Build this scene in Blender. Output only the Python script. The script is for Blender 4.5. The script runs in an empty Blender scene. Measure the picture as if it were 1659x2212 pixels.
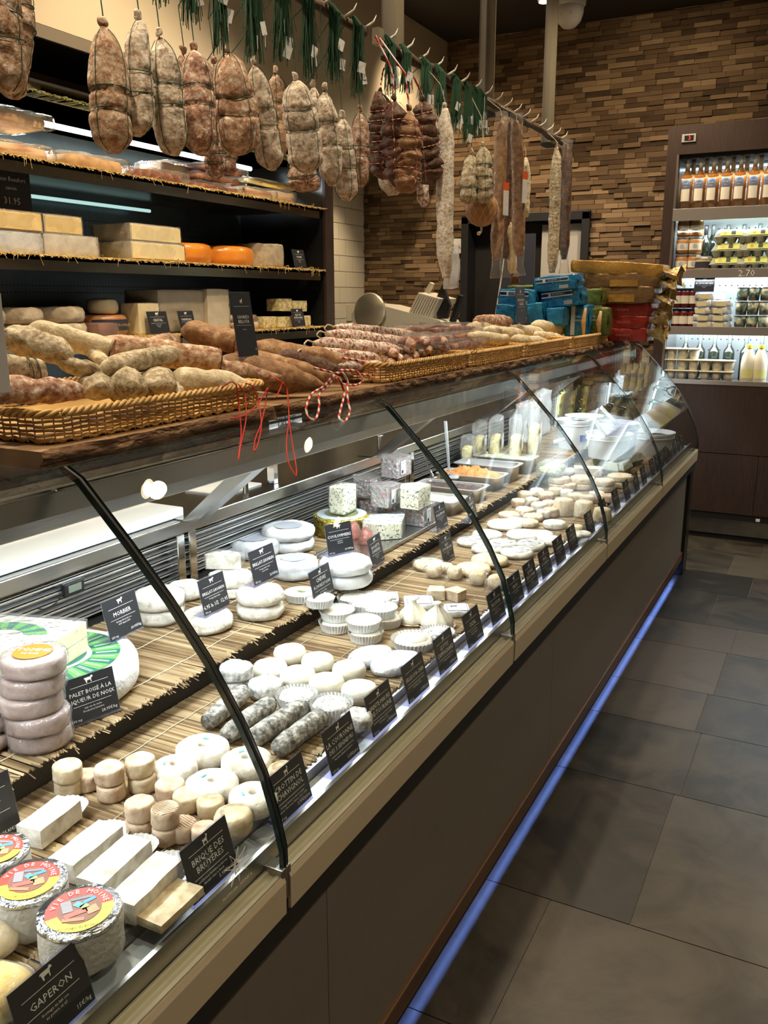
import bpy, bmesh, math, random
from mathutils import Vector, Matrix, noise
random.seed(7)
SC = bpy.context.scene
COL = SC.collection
PI = math.pi

# ------------------------------------------------------------------ camera
F, YAW, PIT, ROL, EYE = 1864.77, 0.476828, -0.241384, -0.00171, 1.5
_cy, _sy, _cp, _sp = math.cos(YAW), math.sin(YAW), math.cos(PIT), math.sin(PIT)
FW = Vector((-_sy*_cp, _cy*_cp, _sp)); _r = Vector((_cy, _sy, 0)); _u = _r.cross(FW)
RT = _r*math.cos(ROL)+_u*math.sin(ROL); UP = _u*math.cos(ROL)-_r*math.sin(ROL)
CAM = Vector((0, 0, EYE))
cam = bpy.data.objects.new('camera', bpy.data.cameras.new('camera')); COL.objects.link(cam)
cam.matrix_world = Matrix.Translation(CAM) @ Matrix((RT, UP, -FW)).transposed().to_4x4()
cam.data.sensor_fit = 'HORIZONTAL'; cam.data.sensor_width = 36; cam.data.lens = 36*F/1659
cam.data.clip_start = 0.02
SC.camera = cam

# ------------------------------------------------------------------ light and exposure
SC.view_settings.view_transform = 'Standard'; SC.view_settings.look = 'None'
SC.view_settings.gamma = 1; SC.view_settings.use_curve_mapping = False
SC.view_settings.exposure = 0.0
W = bpy.data.worlds.new('world'); SC.world = W; W.use_nodes = True
W.node_tree.nodes['Background'].inputs[0].default_value = (1.0, .86, .68, 1)
W.node_tree.nodes['Background'].inputs[1].default_value = .22
SC.cycles.max_bounces = 8; SC.cycles.transparent_max_bounces = 24
SC.cycles.caustics_reflective = False; SC.cycles.caustics_refractive = False

def light(name, kind, loc, energy, color, size=.1, size_y=None, aim=None, spot=1.6, blend=.6):
    d = bpy.data.lights.new(name, kind); d.energy = energy; d.color = color
    if kind == 'AREA':
        d.shape = 'RECTANGLE' if size_y else 'SQUARE'; d.size = size
        if size_y: d.size_y = size_y
    elif kind == 'SPOT':
        d.spot_size = spot; d.spot_blend = blend; d.shadow_soft_size = size
    else: d.shadow_soft_size = size
    o = bpy.data.objects.new(name, d); COL.objects.link(o); o.location = loc
    if aim is not None: o.rotation_euler = (Vector(aim)-Vector(loc)).to_track_quat('-Z', 'Y').to_euler()
    return o
WARM = (1.0, .80, .56); COOL = (.86, .95, 1.0)
def area_y(name, x, y0, y1, z, energy, color, w, tx=0, tz=-1):       # long strip along Y, facing (tx, tz)
    o = light(name, 'AREA', (x, (y0+y1)/2, z), energy, color, w, y1-y0)
    o.rotation_euler = (0, math.atan2(-tx, -tz), 0)
    return o
area_y('case_strip_light', -1.02, -.1, 4.9, 1.182, 38, (.93, .97, 1.0), .03, .02, -1)
area_y('case_rear_fill_light', -1.20, .1, 4.8, 1.15, 9, (.93, .97, 1.0), .03, -.9, -1)  # added fill inside the case, brightens the rear slats
area_y('kick_strip_light', -.676, -.2, 4.9, .068, 5.0, (.22, .36, 1.0), .008, .7, -1)
SPOTS = [(1.0, .2, 34), (1.0, 2.2, 17), (1.0, 3.9, 12), (-1.0, .7, 26), (-.35, 1.5, 12), (-.9, 2.3, 24), (-.3, 3.2, 11), (-.95, 3.9, 24), (-.3, 4.7, 12), (-2.05, 1.4, 46), (-1.95, 3.4, 22), (-1.9, 5.0, 26), (-1.2, 5.35, 26), (.5, 5.2, 20)]  # leading entries on the customer side are added to brighten the front panel
for x, y, e in SPOTS:
    light('ceiling_spot_light', 'SPOT', (x, y, 3.2), e*3.0, WARM, .04, aim=(x, y+.01, 0), spot=2.0, blend=.8)
light('wall_fill_light', 'SPOT', (-2.35, 5.1, 3.2), 80, (1, .74, .46), .05, aim=(-2.5, 6.2, 1.3), spot=1.7, blend=.8)  # added spot without a fixture, lifts the left of the back wall
light('tile_fill_light', 'SPOT', (-2.86, 5.6, 2.44), 40, (1, .74, .42), .05, aim=(-3.33, 5.5, 1.2), spot=1.7, blend=.8)  # added under the soffit to brighten the dark tile strip
light('wall_fill_light', 'SPOT', (-.9, 4.9, 3.2), 42, (1, .76, .48), .05, aim=(-1.2, 6.2, 1.9), spot=1.9, blend=.9)  # another added spot, unseen, brightens the wood strips
light('cabinet_fill_light', 'SPOT', (-1.7, 2.6, 3.15), 108, (1, .76, .48), .05, aim=(-2.7, 3.0, 1.6), spot=1.6, blend=.8)  # unseen spot added to brighten the cabinet shelves
area_y('cabinet_strip_light', -2.95, 1.6, 4.2, 2.17, 16, COOL, .05, .25, -1)
for z, e in ((2.22, 9), (1.92, 11), (1.63, 11), (1.27, 11)):
    o = light('cooler_strip_light', 'AREA', (-.2, 5.80, z), e, COOL, 1.5, .12); o.rotation_euler = (.35, 0, 0)

# ------------------------------------------------------------------ rays through the photograph, met with real planes
def ray(px, py): return FW*F+RT*(px-829.5)-UP*(py-1106)
def _on(i, v, px, py):
    d = ray(px, py); return CAM+d*((v-CAM[i])/d[i])
def onx(v, px, py): return _on(0, v, px, py)
def ony(v, px, py): return _on(1, v, px, py)
def onz(v, px, py): return _on(2, v, px, py)
def metres(px, P): return px*((P-CAM).dot(FW))/F

# ------------------------------------------------------------------ materials
MATS = {}
def node(nt, t, **k):
    n = nt.nodes.new(t)
    for a, b in k.items():
        if a.startswith('i_'): n.inputs[a[2:].replace('_', ' ')].default_value = b
        else: setattr(n, a, b)
    return n
def c4(c): return (*c, 1) if len(c) == 3 else c
def base_mat(name):
    m = bpy.data.materials.new(name); m.use_nodes = True
    nt = m.node_tree; b = nt.nodes['Principled BSDF']; MATS[name] = m
    return m, nt, b
def coords(nt, rnd=True, sc=(1, 1, 1)):
    tc = node(nt, 'ShaderNodeTexCoord'); mp = node(nt, 'ShaderNodeMapping'); mp.inputs['Scale'].default_value = sc
    nt.links.new(tc.outputs['Object'], mp.inputs['Vector'])
    if rnd:
        oi = node(nt, 'ShaderNodeObjectInfo'); mu = node(nt, 'ShaderNodeMath', operation='MULTIPLY'); mu.inputs[1].default_value = 37
        nt.links.new(oi.outputs['Random'], mu.inputs[0]); nt.links.new(mu.outputs[0], mp.inputs['Location'])
    return mp.outputs['Vector']
def pm(name, col, rough=.5, metal=0, emit=None, es=1, spec=.5, trans=0, alpha=1, coat=0, sss=0):
    m, nt, b = base_mat(name)
    b.inputs['Base Color'].default_value = c4(col); b.inputs['Roughness'].default_value = rough
    b.inputs['Metallic'].default_value = metal; b.inputs['Specular IOR Level'].default_value = spec
    b.inputs['Transmission Weight'].default_value = trans; b.inputs['Alpha'].default_value = alpha
    b.inputs['Coat Weight'].default_value = coat
    if sss: b.inputs['Subsurface Weight'].default_value = sss; b.inputs['Subsurface Radius'].default_value = (.01, .007, .005)
    if emit: b.inputs['Emission Color'].default_value = c4(emit); b.inputs['Emission Strength'].default_value = es
    return m
def nm(name, stops, scale=40, detail=4, rough=.6, bump=.2, bscale=None, metal=0, sc=(1, 1, 1), dist=.3, spec=.4, coat=0, bd=.004, island=0):
    """noise between colour stops [(pos, colour)...] plus bump"""
    m, nt, b = base_mat(name); L = nt.links.new
    v = coords(nt, True, sc)
    n = node(nt, 'ShaderNodeTexNoise'); n.inputs['Scale'].default_value = scale; n.inputs['Detail'].default_value = detail; n.inputs['Distortion'].default_value = dist; n.inputs['Roughness'].default_value = .68 if detail > 5 else .5
    L(v, n.inputs['Vector'])
    r = node(nt, 'ShaderNodeValToRGB'); e = r.color_ramp.elements
    e[0].position, e[0].color = stops[0][0], c4(stops[0][1]); e[1].position, e[1].color = stops[-1][0], c4(stops[-1][1])
    for p, c in stops[1:-1]:
        x = e.new(p); x.color = c4(c)
    fac = n.outputs['Fac']
    if island:
        g = node(nt, 'ShaderNodeNewGeometry'); mx = node(nt, 'ShaderNodeMix', data_type='FLOAT'); mx.inputs[0].default_value = island
        L(fac, mx.inputs[2]); L(g.outputs['Random Per Island'], mx.inputs[3]); fac = mx.outputs[0]
    L(fac, r.inputs['Fac']); L(r.outputs['Color'], b.inputs['Base Color'])
    if bump:
        n2 = node(nt, 'ShaderNodeTexNoise'); n2.inputs['Scale'].default_value = bscale or scale*3; n2.inputs['Detail'].default_value = 5; L(v, n2.inputs['Vector'])
        bp = node(nt, 'ShaderNodeBump'); bp.inputs['Strength'].default_value = bump; bp.inputs['Distance'].default_value = bd
        L(n2.outputs['Fac'], bp.inputs['Height']); L(bp.outputs['Normal'], b.inputs['Normal'])
    b.inputs['Roughness'].default_value = rough; b.inputs['Metallic'].default_value = metal; b.inputs['Specular IOR Level'].default_value = spec
    b.inputs['Coat Weight'].default_value = coat
    return m
def film(name, tint=(1, 1, 1), ior=1.45, rough=.04, white=0.0, bump=0.0, scale=60):
    """thin clear sheet: see-through plus mirror by Fresnel, optionally a milky share"""
    m, nt, b = base_mat(name); L = nt.links.new; nt.nodes.remove(b); out = nt.nodes['Material Output']
    t = node(nt, 'ShaderNodeBsdfTransparent'); t.inputs[0].default_value = c4(tint)
    g = node(nt, 'ShaderNodeBsdfGlossy'); g.inputs['Roughness'].default_value = rough
    geo = node(nt, 'ShaderNodeNewGeometry'); dp = node(nt, 'ShaderNodeVectorMath', operation='DOT_PRODUCT'); L(geo.outputs['Incoming'], dp.inputs[0]); L(geo.outputs['Normal'], dp.inputs[1])
    def mth(op, x, y=None):
        q = node(nt, 'ShaderNodeMath', operation=op); q.use_clamp = op == 'SUBTRACT'
        for i, z in enumerate((x, y)):
            if z is None: continue
            if isinstance(z, (int, float)): q.inputs[i].default_value = z
            else: L(z, q.inputs[i])
        return q.outputs[0]
    f0 = ((ior-1)/(ior+1))**2
    fac = mth('ADD', mth('MULTIPLY', mth('POWER', mth('SUBTRACT', 1.0, mth('ABSOLUTE', dp.outputs['Value'])), 5.0), 1-f0), f0)
    if bump:
        v = coords(nt); n2 = node(nt, 'ShaderNodeTexNoise'); n2.inputs['Scale'].default_value = scale; L(v, n2.inputs['Vector'])
        bp = node(nt, 'ShaderNodeBump'); bp.inputs['Strength'].default_value = bump; bp.inputs['Distance'].default_value = .01
        L(n2.outputs['Fac'], bp.inputs['Height']); L(bp.outputs['Normal'], g.inputs['Normal']); L(bp.outputs['Normal'], dp.inputs[1])
    mx = node(nt, 'ShaderNodeMixShader'); L(fac, mx.inputs[0]); L(t.outputs[0], mx.inputs[1]); L(g.outputs[0], mx.inputs[2])
    if white:
        d = node(nt, 'ShaderNodeBsdfDiffuse'); d.inputs[0].default_value = (.85, .87, .88, 1)
        m2 = node(nt, 'ShaderNodeMixShader'); m2.inputs[0].default_value = white; L(mx.outputs[0], m2.inputs[1]); L(d.outputs[0], m2.inputs[2]); mx = m2
    L(mx.outputs[0], out.inputs['Surface'])
    return m
steel = nm('brushed_steel', [(.3, (.34, .335, .32)), (.7, (.46, .45, .43))], 6, 3, .26, .05, 90, 1, (1, .15, 1))
steel_b = nm('worn_steel', [(.3, (.30, .29, .27)), (.7, (.42, .41, .38))], 9, 5, .33, .08, 60, 1, (1, .3, 1))
chrome = pm('chrome', (.75, .75, .74), .12, 1)
alu = pm('champagne_aluminium', (.60, .54, .41), .34, .75)
cream = pm('cream_bumper', (.56, .49, .35), .36, .1)
black = pm('black_plastic', (.012, .012, .013), .35)
blackm = pm('matt_black', (.010, .009, .009), .6)
greyp = nm('taupe_panel', [(.3, (.155, .142, .120)), (.7, (.165, .151, .128))], 30, 3, .45, .02)
cop = nm('brown_wood_trim', [(.3, (.055, .026, .012)), (.7, (.13, .066, .030))], 20, 5, .35, .1, sc=(1, .1, 1))
darkwood = nm('wenge_laminate', [(.3, (.034, .020, .016)), (.7, (.052, .032, .026))], 30, 5, .45, .05, sc=(6, 1, .4))
darkint = pm('black_interior', (.012, .012, .013), .25)
glass = film('clear_glass', (.95, .975, .965), 1.42, .0)
edge = pm('dark_glass_edge', (.008, .022, .018), .15)
white_pl = pm('white_polyethylene', (.80, .82, .82), .4)
paper = nm('white_paper', [(.3, (.66, .67, .68)), (.7, (.76, .76, .75))], 25, 3, .7, .5, 60, bd=.003)
waxp = nm('waxed_wrapping_paper', [(.35, (.50, .53, .56)), (.7, (.70, .70, .70))], 12, 4, .4, .7, 35, bd=.008)
foil = nm('silver_foil', [(.3, (.55, .57, .60)), (.7, (.8, .81, .82))], 40, 3, .22, .9, 70, 1, bd=.01)
gold = nm('gold_foil', [(.3, (.55, .42, .06)), (.7, (.80, .66, .14))], 40, 3, .25, 1, 60, 1, bd=.012)
wrap = film('cling_film', (1, 1, 1), 1.35, .12, .06, .8, 50)
wrap2 = film('vacuum_bag_film', (1, .98, .95), 1.4, .10, .07, .9, 35)
milky = film('frosted_bag', (1, 1, 1), 1.4, .2, .42, .6, 20)
acryl = film('acrylic_holder', (.90, .90, 1.0), 1.5, .03, .05)
card = pm('black_card', (.016, .017, .020), .5)
chalk = pm('white_print', (.80, .80, .78), .6)
inkd = pm('dark_print', (.03, .03, .05), .6)
reed = nm('dry_reed', [(.05, (.10, .055, .022)), (.5, (.30, .20, .10)), (.95, (.56, .44, .26))], 30, 3, .65, .15, island=.75, sc=(1, 1, 1))
straw = nm('golden_straw', [(.1, (.34, .21, .06)), (.9, (.74, .55, .22))], 60, 3, .7, .3, island=.7)
wicker = nm('honey_wicker', [(.1, (.30, .165, .05)), (.5, (.58, .36, .12)), (.95, (.80, .56, .24))], 25, 3, .45, .2, island=.5)
bark = nm('tree_bark', [(.25, (.035, .018, .010)), (.5, (.16, .085, .042)), (.8, (.42, .27, .14))], 22, 8, .85, 1, 45, sc=(1, .5, 1.6), bd=.02)
slabw = nm('sawn_wood', [(.3, (.22, .12, .055)), (.7, (.38, .24, .12))], 8, 5, .6, .2, sc=(1, .12, 3))
white_ch = nm('fresh_goat_rind', [(.3, (.64, .60, .49)), (.7, (.76, .73, .64))], 60, 4, .55, .25, sc=(1, 1, 1), bd=.002)
bloom = nm('bloomy_rind', [(.32, (.46, .41, .33)), (.5, (.68, .64, .56)), (.62, (.78, .75, .68))], 45, 5, .75, .7, 120, bd=.003)
pinkish = nm('pinkish_rind', [(.32, (.42, .28, .18)), (.62, (.66, .51, .37))], 60, 5, .75, .6, 130, bd=.003)
creamy = nm('ivory_rind', [(.32, (.44, .32, .18)), (.62, (.70, .59, .41))], 50, 5, .7, .6, 110, bd=.003)
ash = nm('ash_rind', [(.36, (.06, .06, .06)), (.5, (.26, .25, .23)), (.62, (.56, .54, .49))], 75, 6, .85, 1, 120, bd=.004)
ashl = nm('light_ash_rind', [(.35, (.20, .21, .22)), (.48, (.50, .50, .48)), (.6, (.74, .74, .72))], 70, 6, .85, .9, 120, bd=.004)
blueg = nm('foil_wrapped_ash', [(.35, (.38, .44, .52)), (.6, (.80, .83, .86))], 90, 5, .3, 1, 110, .4, sc=(1, .35, 1))
tomme = nm('grey_brown_rind', [(.3, (.30, .23, .15)), (.55, (.50, .42, .30)), (.8, (.70, .62, .50))], 18, 7, .8, .7, 70)
mauve = nm('mauve_dusty_rind', [(.3, (.20, .12, .10)), (.55, (.34, .25, .22)), (.8, (.52, .45, .42))], 22, 7, .5, .6, 70)
paste = nm('pale_cheese_paste', [(.3, (.80, .66, .33)), (.7, (.88, .76, .46))], 25, 3, .5, .15)
pasteg = nm('comte_paste', [(.3, (.72, .52, .20)), (.7, (.82, .64, .30))], 20, 3, .45, .1)
rindb = nm('brown_cheese_rind', [(.3, (.34, .22, .10)), (.7, (.56, .42, .24))], 30, 5, .7, .5)
rindw = nm('grey_cheese_rind', [(.3, (.50, .46, .38)), (.7, (.68, .64, .54))], 25, 5, .7, .4)
orange = nm('orange_wax', [(.3, (.72, .22, .02)), (.7, (.86, .33, .04))], 12, 3, .28, .15, coat=.4)
def blue_cheese():
    m = nm('blue_veined_paste', [(.3, (.82, .78, .55)), (.7, (.90, .87, .68))], 20, 3, .5, .3)
    nt = m.node_tree; L = nt.links.new; b = nt.nodes['Principled BSDF']
    v = coords(nt); n = node(nt, 'ShaderNodeTexNoise'); n.inputs['Scale'].default_value = 130; n.inputs['Detail'].default_value = 3; n.inputs['Distortion'].default_value = .8; L(v, n.inputs['Vector'])
    r = node(nt, 'ShaderNodeValToRGB'); r.color_ramp.elements[0].position = .56; r.color_ramp.elements[0].color = (0, 0, 0, 1); r.color_ramp.elements[1].position = .62; r.color_ramp.elements[1].color = (1, 1, 1, 1); L(n.outputs['Fac'], r.inputs['Fac'])
    mx = node(nt, 'ShaderNodeMix', data_type='RGBA'); src = b.inputs['Base Color'].links[0].from_socket
    L(r.outputs['Color'], mx.inputs[0]); L(src, mx.inputs[6]); mx.inputs[7].default_value = (.10, .14, .13, 1); L(mx.outputs[2], b.inputs['Base Color'])
    return m
bluev = blue_cheese()
sal_tan = nm('tan_salami_casing', [(.36, (.24, .11, .06)), (.47, (.42, .25, .15)), (.55, (.55, .40, .28)), (.66, (.78, .71, .62))], 70, 9, .75, .7, 90, bd=.005)
sal_red = nm('red_brown_salami_casing', [(.36, (.20, .075, .045)), (.46, (.38, .20, .13)), (.54, (.52, .36, .27)), (.64, (.76, .68, .60))], 80, 9, .75, .7, 90, bd=.005)
sal_wht = nm('white_mould_salami_casing', [(.34, (.26, .16, .10)), (.44, (.46, .35, .25)), (.52, (.62, .54, .44)), (.62, (.80, .75, .67))], 80, 9, .8, .7, 100, bd=.005)
sal_gry = nm('grey_green_salami_casing', [(.34, (.20, .14, .08)), (.45, (.40, .33, .21)), (.54, (.55, .48, .35)), (.66, (.74, .68, .55))], 75, 9, .8, .8, 90, bd=.006)
sal_drk = nm('dark_smoked_meat', [(.3, (.025, .012, .007)), (.5, (.10, .045, .024)), (.65, (.19, .10, .055)), (.8, (.38, .28, .19))], 50, 9, .55, .8, 70, bd=.006)
sal_brn = nm('brown_cured_meat', [(.3, (.12, .05, .02)), (.5, (.30, .16, .07)), (.7, (.50, .34, .18)), (.85, (.62, .5, .36))], 42, 9, .6, .6, 60, bd=.006)
sal_spk = nm('frosted_dry_sausage_casing', [(.34, (.16, .04, .025)), (.45, (.36, .17, .12)), (.52, (.70, .63, .57)), (.75, (.84, .80, .76))], 90, 6, .8, .8, 150, bd=.004)
sal_cream = nm('cream_sausage_casing', [(.3, (.48, .38, .22)), (.5, (.70, .61, .42)), (.75, (.84, .79, .64))], 75, 9, .75, .8, 90, bd=.005)
sal_chk = nm('chalk_white_casing', [(.36, (.42, .32, .20)), (.45, (.66, .58, .46)), (.55, (.84, .80, .73))], 85, 9, .8, .7, 120, bd=.004)
salcut = nm('cut_salami_face', [(.4, (.13, .02, .015)), (.52, (.26, .05, .04)), (.6, (.72, .55, .48))], 130, 3, .4, .2)
chocut = nm('cut_chorizo_face', [(.4, (.22, .05, .015)), (.55, (.48, .16, .06)), (.66, (.75, .52, .35))], 110, 3, .4, .2)
twine_g = pm('green_twine', (.020, .075, .035), .8)
twine_w = pm('cream_twine', (.66, .60, .45), .8)
twine_r = pm('red_twine', (.60, .035, .018), .7)
twine_d = pm('dark_olive_twine', (.07, .075, .04), .8)
def candy():
    m, nt, b = base_mat('red_white_twine'); L = nt.links.new
    w = node(nt, 'ShaderNodeTexWave'); w.inputs['Scale'].default_value = 26; w.bands_direction = 'DIAGONAL'; tc = node(nt, 'ShaderNodeTexCoord'); L(tc.outputs['Object'], w.inputs['Vector'])
    r = node(nt, 'ShaderNodeValToRGB'); r.color_ramp.interpolation = 'CONSTANT'; r.color_ramp.elements[0].color = (.78, .72, .66, 1); r.color_ramp.elements[1].position = .5; r.color_ramp.elements[1].color = (.55, .03, .03, 1)
    L(w.outputs['Fac'], r.inputs['Fac']); L(r.outputs['Color'], b.inputs['Base Color']); b.inputs['Roughness'].default_value = .8
    return m
twine_c = candy()
bone = nm('pale_horn', [(.3, (.45, .42, .36)), (.7, (.78, .74, .66))], 20, 3, .3, .1)
branch = nm('dark_branch', [(.3, (.05, .032, .02)), (.7, (.14, .10, .065))], 40, 6, .7, .6, 80)

# ------------------------------------------------------------------ mesh builder
class MB:
    def __init__(s): s.v = []; s.f = []; s.m = []
    def add(s, vs, fs, mi=0, T=None):
        n = len(s.v); s.v += [tuple((T @ Vector(p)) if T else p) for p in vs]
        s.f += [tuple(i+n for i in f) for f in fs]; s.m += [mi]*len(fs); return s
    def box(s, x0, y0, z0, x1, y1, z1, mi=0, T=None):
        vs = [(x, y, z) for z in (z0, z1) for y in (y0, y1) for x in (x0, x1)]
        return s.add(vs, [(0, 2, 3, 1), (4, 5, 7, 6), (0, 1, 5, 4), (2, 6, 7, 3), (0, 4, 6, 2), (1, 3, 7, 5)], mi, T)
    def tube(s, path, r, n=8, mi=0, caps=True, closed=False, T=None, flat=None):
        P = [Vector(p) for p in path]; K = len(P); R = r if isinstance(r, (list, tuple)) else [r]*K
        vs = []; ref = None
        for i, p in enumerate(P):
            if closed: t = P[(i+1) % K]-P[i-1]
            else: t = P[min(i+1, K-1)]-P[max(i-1, 0)]
            t = t.normalized() if t.length > 1e-9 else Vector((0, 0, 1))
            if ref is None: ref = Vector((0, 0, 1)) if abs(t.z) < .9 else Vector((1, 0, 0))
            a = (ref-t*ref.dot(t)); a = a.normalized() if a.length > 1e-6 else t.orthogonal().normalized(); b = t.cross(a); ref = a
            for k in range(n):
                th = 2*PI*k/n; fa, fb = flat or (1, 1)
                vs.append(p+a*math.cos(th)*R[i]*fa+b*math.sin(th)*R[i]*fb)
        fs = []
        for i in range(K if closed else K-1):
            j = (i+1) % K
            for k in range(n): fs.append((i*n+k, i*n+(k+1) % n, j*n+(k+1) % n, j*n+k))
        if caps and not closed: fs += [tuple(reversed(range(n))), tuple(range((K-1)*n, K*n))]
        return s.add(vs, fs, mi, T)
    def lathe(s, prof, n=32, mi=0, T=None, mod=None):
        if len(prof) == 2 and abs(prof[0][1]-prof[1][1]) < 1e-6:
            z = prof[0][1]; ring = lambda r: [(r*math.cos(2*PI*k/n), r*math.sin(2*PI*k/n), z) for k in range(n)]
            if prof[0][0] < .0011: return s.add(ring(prof[1][0]), [tuple(range(n))], mi, T)
            return s.add(ring(prof[0][0])+ring(prof[1][0]), [(k, n+k, n+(k+1) % n, (k+1) % n) for k in range(n)], mi, T)
        vs = []; fs = []
        for i, (r, z) in enumerate(prof):
            for k in range(n):
                th = 2*PI*k/n; q = mod(th, i, r) if mod else r; vs.append((q*math.cos(th), q*math.sin(th), z))
        for i in range(len(prof)-1):
            for k in range(n): fs.append((i*n+k, i*n+(k+1) % n, (i+1)*n+(k+1) % n, (i+1)*n+k))
        if prof[0][0] > 1e-6: fs.append(tuple(reversed(range(n))))
        if prof[-1][0] > 1e-6: fs.append(tuple(range((len(prof)-1)*n, len(prof)*n)))
        return s.add(vs, fs, mi, T)
    def prism(s, poly, z0, z1, mi=0, T=None, cap=None):
        n = len(poly); vs = [(x, y, z0) for x, y in poly]+[(x, y, z1) for x, y in poly]
        s.add(vs, [(i, (i+1) % n, n+(i+1) % n, n+i) for i in range(n)], mi, T)
        return s.add(vs, [tuple(reversed(range(n))), tuple(range(n, 2*n))], mi if cap is None else cap, T)
    def jitter(s, amt, sc=30, seed=0):
        o = Vector((seed*3.1, seed*1.7, seed*.9))
        s.v = [tuple(Vector(p)+noise.noise_vector(Vector(p)*sc+o)*amt) for p in s.v]; return s
    def build(s, name, mats, parent=None, smooth=False, bev=0, loc=None, rot=None, sub=0, auto=False):
        me = bpy.data.meshes.new(name); me.from_pydata(s.v, [], s.f)
        for m in (mats if isinstance(mats, (list, tuple)) else [mats]): me.materials.append(m)
        me.polygons.foreach_set('material_index', s.m)
        if smooth or auto: me.polygons.foreach_set('use_smooth', [True]*len(s.f))
        me.update()
        if auto:
            bm = bmesh.new(); bm.from_mesh(me); bmesh.ops.remove_doubles(bm, verts=bm.verts, dist=1e-6)
            for e in bm.edges:
                if len(e.link_faces) == 2 and e.calc_face_angle(0) > .6: e.smooth = False
            bm.to_mesh(me); bm.free()
        o = bpy.data.objects.new(name, me); COL.objects.link(o)
        if parent: o.parent = parent
        if loc is not None: o.location = loc
        if rot is not None: o.rotation_euler = rot
        if bev:
            b = o.modifiers.new('bevel', 'BEVEL'); b.width = bev; b.segments = 2; b.limit_method = 'ANGLE'; b.angle_limit = .7
        if sub:
            b = o.modifiers.new('sub', 'SUBSURF'); b.levels = sub; b.render_levels = sub
        return o
def tag(o, label, cat, group=None):
    o['label'] = label; o['category'] = cat
    if group: o['group'] = group
    return o
def struct(o): o['kind'] = 'structure'; return o
def thing(name, label, cat, loc=(0, 0, 0), rz=0, group=None):
    o = bpy.data.objects.new(name, None); COL.objects.link(o); o.empty_display_size = .02
    o.location = loc; o.rotation_euler = (0, 0, rz); return tag(o, label, cat, group)
KIDS = {}
def dup(root, loc=None, rz=None, label=None, group=None, scale=None, par=None):
    c = root.copy(); COL.objects.link(c)
    if loc is not None: c.location = loc
    if rz is not None: c.rotation_euler = (0, 0, rz)
    if scale: c.scale = (scale,)*3 if not isinstance(scale, tuple) else scale
    if label: c['label'] = label
    if group: c['group'] = group
    if par: c.parent = par
    for ch in root.children: dup(ch, par=c)
    return c
def under(child, parent): child.parent = parent; return child
def TR(x=0, y=0, z=0, rx=0, ry=0, rz=0, s=1):
    return Matrix.Translation((x, y, z)) @ Matrix.Rotation(rz, 4, 'Z') @ Matrix.Rotation(ry, 4, 'Y') @ Matrix.Rotation(rx, 4, 'X') @ Matrix.Diagonal((s, s, s, 1))
# lettering: [(string, x, y, size, align)] lying in the local XY plane, turned by T
def letters(name, rows, m, parent, T=None, depth=.0003):
    mb = MB()
    for txt, x, y, size, al in rows:
        cu = bpy.data.curves.new('t', 'FONT'); cu.body = txt; cu.size = size; cu.align_x = al; cu.resolution_u = 1
        ob = bpy.data.objects.new('t', cu); me = bpy.data.meshes.new_from_object(ob)
        mb.add([(v.co.x+x, v.co.y+y, depth) for v in me.vertices], [tuple(p.vertices) for p in me.polygons], 0, T)
        bpy.data.objects.remove(ob); bpy.data.curves.remove(cu); bpy.data.meshes.remove(me)
    return mb.build(name, m, parent)
ORD = ['first', 'second', 'third', 'fourth', 'fifth', 'sixth', 'seventh', 'eighth', 'ninth', 'tenth', 'eleventh', 'twelfth', 'thirteenth', 'fourteenth', 'fifteenth', 'sixteenth', 'seventeenth', 'eighteenth', 'nineteenth', 'twentieth']
# ================================================================== the room
YB, XL, ZC, XR = 6.2, -3.37, 3.27, 1.6
def floor_mat():
    m, nt, b = base_mat('slate_tile'); L = nt.links.new; v = coords(nt, False)
    g = node(nt, 'ShaderNodeNewGeometry')
    n = node(nt, 'ShaderNodeTexNoise'); n.inputs['Scale'].default_value = 3.4; n.inputs['Detail'].default_value = 8; n.inputs['Distortion'].default_value = 1.2; n.inputs['Roughness'].default_value = .62; L(v, n.inputs['Vector'])
    ad = node(nt, 'ShaderNodeMix', data_type='FLOAT'); ad.inputs[0].default_value = .28; L(n.outputs['Fac'], ad.inputs[2]); L(g.outputs['Random Per Island'], ad.inputs[3])
    r = node(nt, 'ShaderNodeValToRGB'); e = r.color_ramp.elements; e[0].position = .38; e[0].color = (.013, .0115, .008, 1); e[1].position = .62; e[1].color = (.066, .056, .041, 1); L(ad.outputs[0], r.inputs['Fac'])
    L(r.outputs['Color'], b.inputs['Base Color']); b.inputs['Roughness'].default_value = .36
    n2 = node(nt, 'ShaderNodeTexNoise'); n2.inputs['Scale'].default_value = 30; n2.inputs['Detail'].default_value = 6; L(v, n2.inputs['Vector'])
    bp = node(nt, 'ShaderNodeBump'); bp.inputs['Strength'].default_value = .15; bp.inputs['Distance'].default_value = .003; L(n2.outputs['Fac'], bp.inputs['Height']); L(bp.outputs['Normal'], b.inputs['Normal'])
    return m
fl = MB(); fl.box(XL-.2, -1.6, -.06, XR+.2, YB+.1, -.004, 1)
rows = [-1.6, -.5, .1, .55, 1.12, 1.62, 2.02, 2.30, 2.95, 3.27, 3.60, 4.05, 4.36, 4.72, 5.05, 5.45, 5.8, 6.2]
rows = [-1.55, -.6, 0, .45, .95, 1.42, 1.90, 2.55, 3.0, 3.34, 3.80, 4.12, 4.62, 4.98, 5.42, 5.8, 6.2]
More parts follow.
